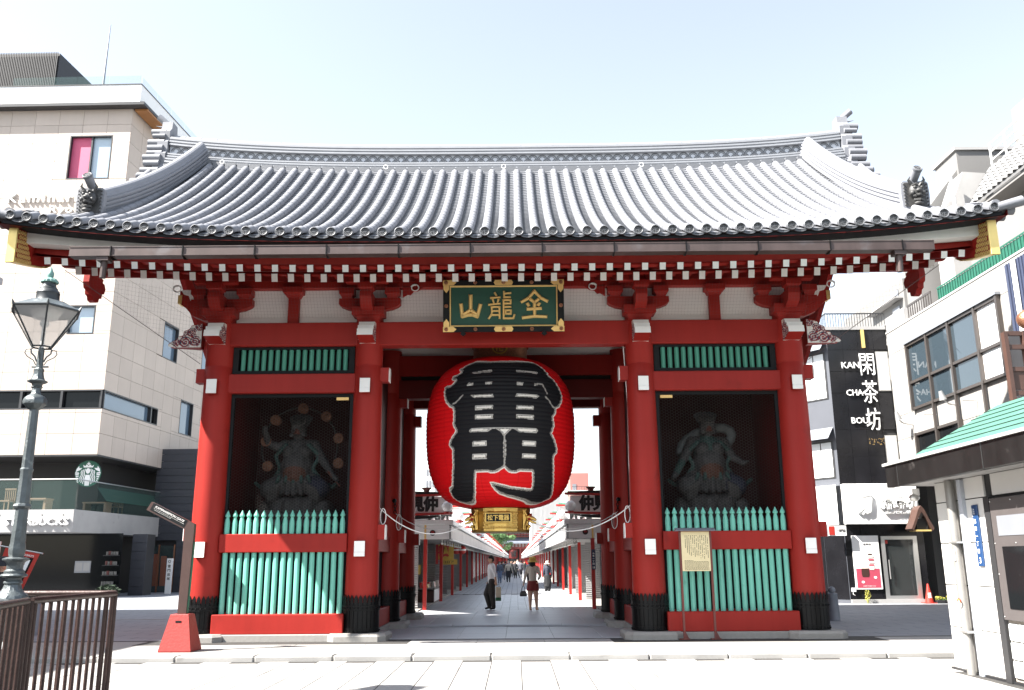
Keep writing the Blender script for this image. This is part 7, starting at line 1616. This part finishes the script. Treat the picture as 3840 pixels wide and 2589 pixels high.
li = thing('far_lantern', 'red and black lantern hanging in the distant inner gate', 'lantern', (HX, 247, 3)); MB().lathe([(.6, 1.9), (1.25, 2.2), (1.35, 3.4), (1.25, 4.5), (.6, 4.75)], (HX, 247.2, 0), 20).build('paper', 'far_paper', li, smooth=40); MB().lathe([(.75, 1.55), (.75, 1.95)], (HX, 247.2, 0), 16).build('base_ring', 'black_sign', li)
text('lantern_character', '小舟町', (HX, 245.82, 3.35), (1, 0, 0), (0, 0, 1), .8, 'black_sign', li, fit=(1.9, 2.3), extrude=.02, bold=.06)
tr = thing('tree', 'loose green tree rising over the far end of the left shop row', 'tree', (-4.6, 152, 0)); b = MB(); b.tube([(-4.6, 152, 0), (-4.5, 152, 2.5), (-4.1, 151.8, 4.6)], [.28, .2, .1], 8)
for k in range(6): a = k*1.05; b.tube([(-4.4, 152, 3.0+k*.25), (-4.3+1.5*math.cos(a), 152+1.3*math.sin(a), 4.6+.4*k*.5)], [.09, .03], 5)
b.build('trunk', 'bark', tr); rr = random.Random(5); b = MB()
mat('leaf_street', (.13, .24, .09), .6, noise=(1.4, .4))
for k in range(34):
    a = rr.uniform(0, 6.28); r = rr.uniform(0, 2.6); zc = rr.uniform(3.4, 7.2); leaf_cloud(b, (-2.9+r*math.cos(a)*(1.15-abs(zc-5)/4), 152+r*math.sin(a), zc), (.75, .75, .5), 260, .13, rr)
b.build('crown', 'leaf_street', tr)
def city(name, label, x0, x1, y0, y1, z1, m_, rows=0, cols=0, wm='grey_clad'):
    t = thing(name, label, 'building', ((x0+x1)/2, (y0+y1)/2, 0)); MB().box(x0, x1, y0, y1, 0, z1).build('wall', m_, t)
    for i in range(cols):
        for j in range(rows): w = (x1-x0)/cols; MB().box(x0+(i+.25)*w, x0+(i+.75)*w, y0-.06, y0+.02, z1-1.0-j*1.6-.9, z1-1.0-j*1.6).build('window', wm, t)
    return t
mat('brick_far', (.34, .15, .13), .8, noise=(.8, .08)); mat('concrete_far', (.62, .62, .61), .8)
c_ = city('ribbed_building', 'pale building with vertical ribs behind the right shop signs', 2.6, 7.5, 125, 140, 12.6, 'hz_white')
for k in range(24): x = 2.7+k*.2; MB().box(x, x+.07, 124.8, 125.0, 3, 12.6).build('rib', 'concrete_far', c_)
c_ = city('brick_building', 'pinkish brick building with a roof rail beyond the right shops', 6.8, 9.0, 90, 96, 11.6, 'brick_far'); MB().box(8.2, 9.3, 89.5, 96, 0, 9.5).build('lower_block', 'concrete_far', c_); MB().box(7.05, 7.5, 89.94, 90.0, 9.5, 10.3).build('door', 'grey_clad', c_)
for k in range(8): MB().box(6.9+k*.3, 6.93+k*.3, 89.4, 89.44, 9.5, 9.95).build('rail_post', 'louvre', c_)
MB().box(6.9, 9.4, 89.4, 89.44, 9.92, 9.96).build('roof_rail', 'louvre', c_); MB().box(6.6, 9.6, 89.3, 96, 9.4, 9.5).build('roof_slab', 'concrete_far', c_)
city('grey_tower', 'pale grey tower just right of the left middle pillar', -12.6, -11.3, 110, 116, 15.2, 'concrete_far', 6, 3)
city('low_white_block', 'low white block behind the left shop signs', -16, -8, 80, 90, 7.6, 'hz_white', 2, 6); city('white_block', 'white block behind the right shops', 9.5, 15, 60, 80, 8.2, 'hz_white', 3, 5); city('cream_block', 'cream block beyond the tea house', 9.6, 16, 24, 40, 9.5, 'concrete_far', 4, 5); city('shop_rear_block', 'plain block behind the first left shops', -14, -8.5, 46, 66, 6.2, 'weathered_white', 2, 4)

# ================================================================ people
skin = (.62, .36, .25); hairc = (.012, .010, .010)
def person(label, pos, H, rz, legs, arms, col, hair='short', hat=None, voxel=.014, fingers=False, skirt=None, head_turn=0.0, lean=0.0, bare=False, group=None, mask=False):
    """legs: [(knee, ankle, toe)] left/right in body units; arms: [(elbow, wrist)]; unit height, facing -Y"""
    t = thing('person', label, 'person', pos, group); P = []
    def c(a, b, r0, r1, k): P.append((tuple(Vector(a)*H), tuple(Vector(b)*H), r0*H, r1*H, k))
    sh, tr_, sk, so = col['top'], col['legs'], col.get('skin', skin), col['shoes']
    lx = lean
    c((0, 0, .53), (0, .002, .62), .072, .068, sh if col.get('untucked') else tr_); c((0, .0, .585), (lx*.5, .003, .70), .074, .082, sh); c((lx*.5, .003, .70), (lx, .005, .785), .084, .078, sh)
    c((lx-.085, .005, .808), (lx+.085, .005, .808), .036, .036, sh); c((lx-.04, .0, .76), (lx+.04, .0, .76), .072, .072, sh)
    c((lx, .0, .82), (lx, -.008, .875), .030, .027, sk)
    hx_ = lx; c((hx_, -.012, .915), (hx_, -.006, .950), .044, .050, sk); c((hx_, -.030, .900), (hx_, -.034, .912), .030, .030, sk)   # skull, jaw
    fx, fy = math.sin(head_turn), -math.cos(head_turn)
    c((hx_+fx*.048, -.010+fy*.048, .922), (hx_+fx*.060, -.010+fy*.060, .912), .007, .009, sk)       # nose
    for s in (-1, 1):
        c((hx_+s*.050*math.cos(head_turn), -.004+s*.05*math.sin(head_turn), .918), (hx_+s*.051*math.cos(head_turn), -.004+s*.05*math.sin(head_turn), .930), .009, .009, sk)   # ears
        e = Vector((hx_+fx*.045+s*.017*math.cos(head_turn), -.01+fy*.045+s*.017*math.sin(head_turn), .932)); c(e, e, .0055, .0055, (.03, .02, .02))
    m_ = Vector((hx_+fx*.046, -.012+fy*.046, .893)); c(m_-Vector((.010, 0, 0)), m_+Vector((.010, 0, 0)), .005, .005, (.45, .16, .13))
    if mask: m_ = Vector((hx_+fx*.044, -.010+fy*.044, .902)); c(m_-Vector((.018, -.008, 0)), m_+Vector((.018, .008, 0)), .020, .020, (.80, .82, .84))
    for s, (kn, an, toe) in zip((-1, 1), legs):
        hip = Vector((s*.046, 0, .515)); w = col.get('wide', 1.0); lc = sk if bare else tr_
        c(hip, kn, .064, .046*w, tr_ if not bare else sk); c(kn, an, .044*w, .030*w if not bare else .024, lc)
        if bare: c(Vector(kn)+Vector((0, .012, -.07)), Vector(kn)+Vector((0, .010, -.12)), .034, .030, sk)
        c(Vector(an)-Vector((0, 0, .01)), Vector(an)+Vector((0, .006, -.022)), .024, .022, so if not bare else sk); c(Vector(an)+Vector((0, .004, -.022)), toe, .020, .018, so)
    hand_pos = []
    for s, (el, wr) in zip((-1, 1), arms):
        shp = Vector((lx+s*.100, .004, .798)); c(shp, el, .036, .028, sh); cuff = col.get('cuff', 1.0)
        wr = Vector(wr); el = Vector(el); mid = el.lerp(wr, cuff); c(el, mid, .027, .023, sh)
        if cuff < 1: c(mid, wr, .021, .017, sk)
        d = (wr-el).normalized(); pc = wr+d*.030; c(wr, pc, .017, .019, sk); side = d.cross(Vector((0, 1, 0))).normalized() if abs(d.y) < .9 else Vector((1, 0, 0)); fwd = side.cross(d)
        if fingers:
            for k, (o_, L) in enumerate(((-.018, .028), (-.006, .034), (.006, .031), (.017, .024))):
                b0 = pc+fwd*o_+d*.012; b1 = b0+d*L*.55; b2 = b1+d*L*.45-side*s*.010; c(b0, b1, .0062, .0058, sk); c(b1, b2, .0058, .005, sk)
            b0 = wr+d*.012-fwd*.016; b1 = b0-fwd*.014+d*.016; b2 = b1+d*.014; c(b0, b1, .0075, .0068, sk); c(b1, b2, .0065, .0055, sk)
        else: c(pc, pc+d*.026-side*s*.006, .016, .011, sk); c(wr+d*.01, wr+d*.03-fwd*.022, .008, .007, sk)
        hand_pos.append(pc+d*.03)
    m = T(*pos) @ Matrix.Rotation(rz, 4, 'Z'); blob('body', P, voxel*H, t, m, 'figure', 2)
    def kid(nm, Q, vx=None): blob(nm, [(tuple(Vector(a)*H), tuple(Vector(b)*H), r0*H, r1*H, k) for a, b, r0, r1, k in Q], (vx or voxel)*H, t, m, 'figure', 1)
    hc = col.get('hair', hairc); bx_, by_ = -fx, -fy
    if hair:
        Q = [((hx_+bx_*.012, -.008+by_*.012, .945), (hx_+bx_*.006, -.008+by_*.006, .962), .053, .050, hc), ((hx_+bx_*.028, -.008+by_*.028, .925), (hx_+bx_*.026, -.008+by_*.026, .900), .040, .030, hc), ((hx_+fx*.022-.025, -.008+fy*.022, .965), (hx_+fx*.022+.025, -.008+fy*.022, .965), .026, .026, hc)]
        for s in (-1, 1): Q.append(((hx_+s*.042+bx_*.012, -.005+by_*.012, .945), (hx_+s*.043+bx_*.014, -.005+by_*.012, .915), .018, .014, hc))
        if hair == 'long': Q += [((hx_+bx_*.026, by_*.026, .92), (hx_+bx_*.034, by_*.034, .80), .044, .036, hc), ((hx_-.035, .01, .92), (hx_-.045, .01, .82), .022, .018, hc), ((hx_+.035, .01, .92), (hx_+.045, .01, .82), .022, .018, hc)]
        kid('hair', Q)
    if hat:
        b = MB(); hz_ = .945; br, cr_ = (.115, .068) if hat[1] == 'brim' else (.075, .058)
        b.lathe([(br, hz_-.030), (br*.98, hz_-.026), (cr_*1.03, hz_+.004), (cr_, hz_+.03), (cr_*.86, hz_+.062), (cr_*.5, hz_+.075), (.004, hz_+.078)], (hx_, -.006, 0), 26)
        me = b.mesh('hat', 'figure', smooth=40); co = np.empty(len(me.vertices)*3); me.vertices.foreach_get('co', co); co = co.reshape(-1, 3)*H; mm = np.array(m); me.vertices.foreach_set('co', (co@mm[:3, :3].T+mm[:3, 3]).ravel()); paint(me, np.tile(hat[0], (len(co), 1))); place('hat', me, t)
    if skirt:
        b = MB(); z0, z1, r0, r1, cc = skirt
        b.lathe([(r1*.97, z0), (r1, z0+.004), ((r0+r1)/2*1.02, (z0+z1)/2), (r0, z1)], (0, 0, 0), 36, lobes=(9, .018))
        me = b.mesh('skirt', 'figure', smooth=40); co = np.empty(len(me.vertices)*3); me.vertices.foreach_get('co', co); co = co.reshape(-1, 3); co[:, 1] *= .78; co *= H; mm = np.array(m); me.vertices.foreach_set('co', (co@mm[:3, :3].T+mm[:3, 3]).ravel()); paint(me, np.tile(cc, (len(co), 1))); place('skirt', me, t)
    return t, [m @ (h*H) for h in hand_pos]
STAND = [((-.05, -.008, .285), (-.052, .004, .052), (-.058, -.058, .020)), ((.05, -.008, .285), (.052, .004, .052), (.058, -.058, .020))]
WALK = [((-.05, -.060, .290), (-.05, -.045, .055), (-.052, -.105, .022)), ((.05, -.020, .290), (.05, .085, .060), (.052, .030, .020))]
DOWN = [((-.135, .012, .640), (-.145, -.020, .505)), ((.135, .012, .640), (.145, -.020, .505))]
SWING = [((-.130, -.040, .645), (-.135, -.085, .520)), ((.130, .060, .650), (.140, .060, .520))]
# man in white shirt walking to the left
man, mh = person('man in white shirt and black trousers walking left in the street', (-.53, 9.97, 0), 1.555, R_(-78), [((-.045, -.085, .290), (-.045, -.030, .060), (-.047, -.105, .024)), ((.045, .005, .285), (.045, .035, .052), (.046, -.030, .020))], [((-.13, .015, .640), (-.14, -.030, .510)), ((.13, .045, .645), (.14, .060, .52))], dict(top=(.80, .80, .82), legs=(.035, .032, .030), shoes=(.02, .018, .018), wide=1.35, cuff=.25, untucked=True), hair='short', fingers=True, voxel=.0062, head_turn=.15)
lady, lh = person('woman in cream sweater, dark red skirt and yellow hat seen from behind', (.69, 9.32, 0), 1.485, R_(168), [((-.06, -.010, .285), (-.075, .006, .050), (-.085, -.055, .024)), ((.055, .0, .285), (.052, .010, .050), (.050, -.050, .020))], [((-.150, .03, .650), (-.105, -.085, .60)), ((.150, .0, .645), (.185, -.03, .525))], dict(top=(.66, .60, .52), legs=(.22, .035, .035), shoes=(.66, .48, .38), untucked=True, skin=(.66, .42, .31)), hair='long', hat=((.66, .43, .10), 'brim'), bare=True, skirt=(.375, .56, .098, .125, (.20, .028, .028)), fingers=True, voxel=.0062)
# bags they carry
mat('bag_black', (.012, .012, .013), .3); mat('bag_cream', (.70, .62, .48), .8); mat('bag_green', (.02, .12, .05), .6)
h = lh[1]
hb_ = thing('handbag', 'small black handbag held by the woman in the cream sweater', 'bag', (h.x, h.y, h.z-.3)); b = MB(); b.sweep(lambda i: [(h.x+sx*w, h.y+sy*d_, h.z+zz) for sx, sy in ((-1, -1), (1, -1), (1, 1), (-1, 1)) for w, d_, zz in (((.085, .03, -.30), (.105, .042, -.28), (.095, .036, -.20), (.06, .02, -.15))[i],)], 4); b.build('body', 'bag_black', hb_, smooth=50, fix=True); MB().tube([(h.x-.06, h.y, h.z-.16), (h.x-.03, h.y, h.z-.05), (h.x, h.y, h.z+.02), (h.x+.035, h.y, h.z-.05), (h.x+.06, h.y, h.z-.16)], .009, 6).build('strap', 'bag_black', hb_)
h = mh[1]
tb = thing('tote_bag', 'cream tote bag with green bottom carried by the man in the white shirt', 'bag', (h.x, h.y, h.z-.5)); b = MB(); b.box(h.x-.02, h.x+.14, h.y-.03, h.y+.03, h.z-.36, h.z-.06, .01); b.build('body', 'bag_cream', tb); MB().box(h.x-.022, h.x+.142, h.y-.032, h.y+.032, h.z-.46, h.z-.36, .01).build('green_base', 'bag_green', tb)
for dy in (-.02, .02): MB().tube([(h.x+.02, h.y+dy, h.z-.07), (h.x+.03, h.y+dy*.4, h.z+.01), (h.x+.06, h.y+dy*.3, h.z+.02), (h.x+.10, h.y+dy, h.z-.07)], .006, 5).build('strap', 'bag_green', tb)
C_ = dict
person('woman in navy blouse, wide black trousers and beige hat walking away', (1.69, 25.95, 0), 1.36, R_(172), STAND, DOWN, C_(top=(.03, .035, .055), legs=(.012, .012, .014), shoes=(.02, .02, .02), wide=2.0, untucked=True), hair='short', hat=((.50, .43, .37), 'brim'), voxel=.014, skirt=(.16, .55, .085, .125, (.012, .012, .014)))
person('person in grey shirt and grey cap behind the woman with the yellow hat', (.95, 34.5, 0), 1.42, R_(178), STAND, DOWN, C_(top=(.22, .23, .25), legs=(.02, .022, .03), shoes=(.03, .03, .03), cuff=.4, untucked=True), hat=((.35, .36, .40), 'cap'), voxel=.016)
person('woman in blue denim jacket and jeans with a face mask', (-.83, 40.9, 0), 1.37, R_(4), WALK, DOWN, C_(top=(.10, .12, .17), legs=(.14, .19, .30), shoes=(.04, .04, .05), untucked=True), hair='long', mask=True, voxel=.016)
person('woman in red top and open beige coat with a face mask', (-.28, 41.1, 0), 1.40, R_(-3), WALK, [((-.15, .012, .645), (-.16, -.020, .53)), ((.16, .012, .645), (.19, -.0, .52))], C_(top=(.55, .48, .40), legs=(.02, .02, .025), shoes=(.72, .72, .70), hair=(.45, .40, .33)), hair='short', mask=True, voxel=.016)
person('man in white T-shirt and dark trousers walking towards the gate', (.35, 66, 0), 1.55, R_(2), STAND, DOWN, C_(top=(.80, .80, .80), legs=(.025, .03, .045), shoes=(.03, .03, .03), cuff=.1, untucked=True), mask=True, voxel=.018)
far = [(-1.5, 47, .18, .17, .16, 'in taupe jacket with a back strap'), (-.9, 55, .03, .03, .035, 'in a long black coat'), (-.2, 62, .02, .02, .022, 'in black with wide trousers'), (.05, 71, .30, .14, .12, 'in a rust coloured top'), (.95, 62, .02, .025, .025, 'in dark jacket with a backpack'), (.75, 74, .14, .13, .10, 'in an olive jacket'), (1.3, 52, .60, .60, .58, 'in white by the right posts'), (1.9, 33, .70, .68, .66, 'in a white shawl behind the navy blouse'), (-.6, 84, .10, .12, .20, 'in a blue jacket far down the street'), (.5, 96, .25, .25, .26, 'in light grey far down the street'), (-.3, 108, .03, .03, .03, 'in black near the end of the street'), (.9, 120, .40, .36, .30, 'in beige near the end of the street'), (-1.2, 58, .45, .44, .42, 'in pale linen left of the middle'), (-.55, 50, .06, .05, .05, 'in brown between the two masked women'), (.15, 56, .015, .015, .02, 'in a black dress in the middle of the lane'), (.6, 58, .10, .10, .12, 'in charcoal right of the middle'), (-1.0, 70, .20, .22, .28, 'in pale blue under the left posts'), (.2, 84, .50, .48, .45, 'in cream in the middle of the lane'), (1.2, 88, .04, .04, .05, 'in navy under the right posts'), (-.8, 98, .30, .10, .09, 'in dull red far on the left')]
for k, (x, y, r, g_, b_, d) in enumerate(far):
    person('distant person '+d, (x, y, 0), 1.36+.02*(k % 4), R_((5, 175, -8, 170)[k % 4]), WALK if k % 2 else STAND, SWING if k % 3 else DOWN, C_(top=(r, g_, b_), legs=((.03, .03, .04), (.10, .11, .14), (.02, .02, .02))[k % 3], shoes=(.04, .04, .04), untucked=True), hair='short' if k % 2 else 'long', voxel=.022, group='walkers far down the street')
# man in a black cap at the left edge, with a red banner behind him
person('person in black cap and black top cut by the left picture edge', (-8.42, -2.0, 0), 1.50, R_(35), STAND, [((-.13, -.06, .66), (-.06, -.15, .60)), ((.13, -.05, .65), (.05, -.16, .60))], C_(top=(.015, .015, .017), legs=(.02, .02, .025), shoes=(.03, .03, .03), cuff=.2), hat=((.015, .016, .022), 'cap'), voxel=.011)
fl_ = thing('red_banner', 'red and black slanted banner behind the street lamp foot', 'banner', (-7.9, -1.2, 0)); a = Vector((-8.87, -1.2, 1.70)); b = Vector((-8.25, -1.2, 1.58)); c0 = Vector((-8.07, -1.2, .95)); d0 = Vector((-8.6, -1.2, 1.0))
MB().prism([(0, 0), (.62, -.12), (.35, -.83), (-.18, -.78)], a, (1, 0, 0), (0, 0, 1), (0, 1, 0), .01).build('cloth', 'cone_red', fl_, fix=True); MB().prism([(.08, -.12), (.52, -.20), (.30, -.78), (-.10, -.72)], a-Vector((0, .004, 0)), (1, 0, 0), (0, 0, 1), (0, 1, 0), .003).build('black_field', 'black_paint', fl_, fix=True)
MB().cone(a-Vector((.2, 0, -.04)), b+Vector((.06, 0, 0)), .012, .012, 6).build('rod', 'steel', fl_); MB().cone((-9.07, -1.15, 0), (-9.0, -1.15, 1.80), .018, .018, 8).build('pole', 'steel', fl_)
text('banner_text', 'DONUTS', (-8.43, -1.212, 1.55), (1, 0, -.2), (.2, 0, 1), .05, 'sign_white', fl_, fit=(.18, .035), extrude=.001, bold=.01); MB().prism([(0, 0), (.07, .0), (.0, -.19), (-.07, -.19)], (-8.47, -1.209, 1.47), (1, 0, 0), (0, 0, 1), (0, 1, 0), .003).build('white_label', 'sign_white', fl_, fix=True)
bpy.data.scenes.remove(TMP)
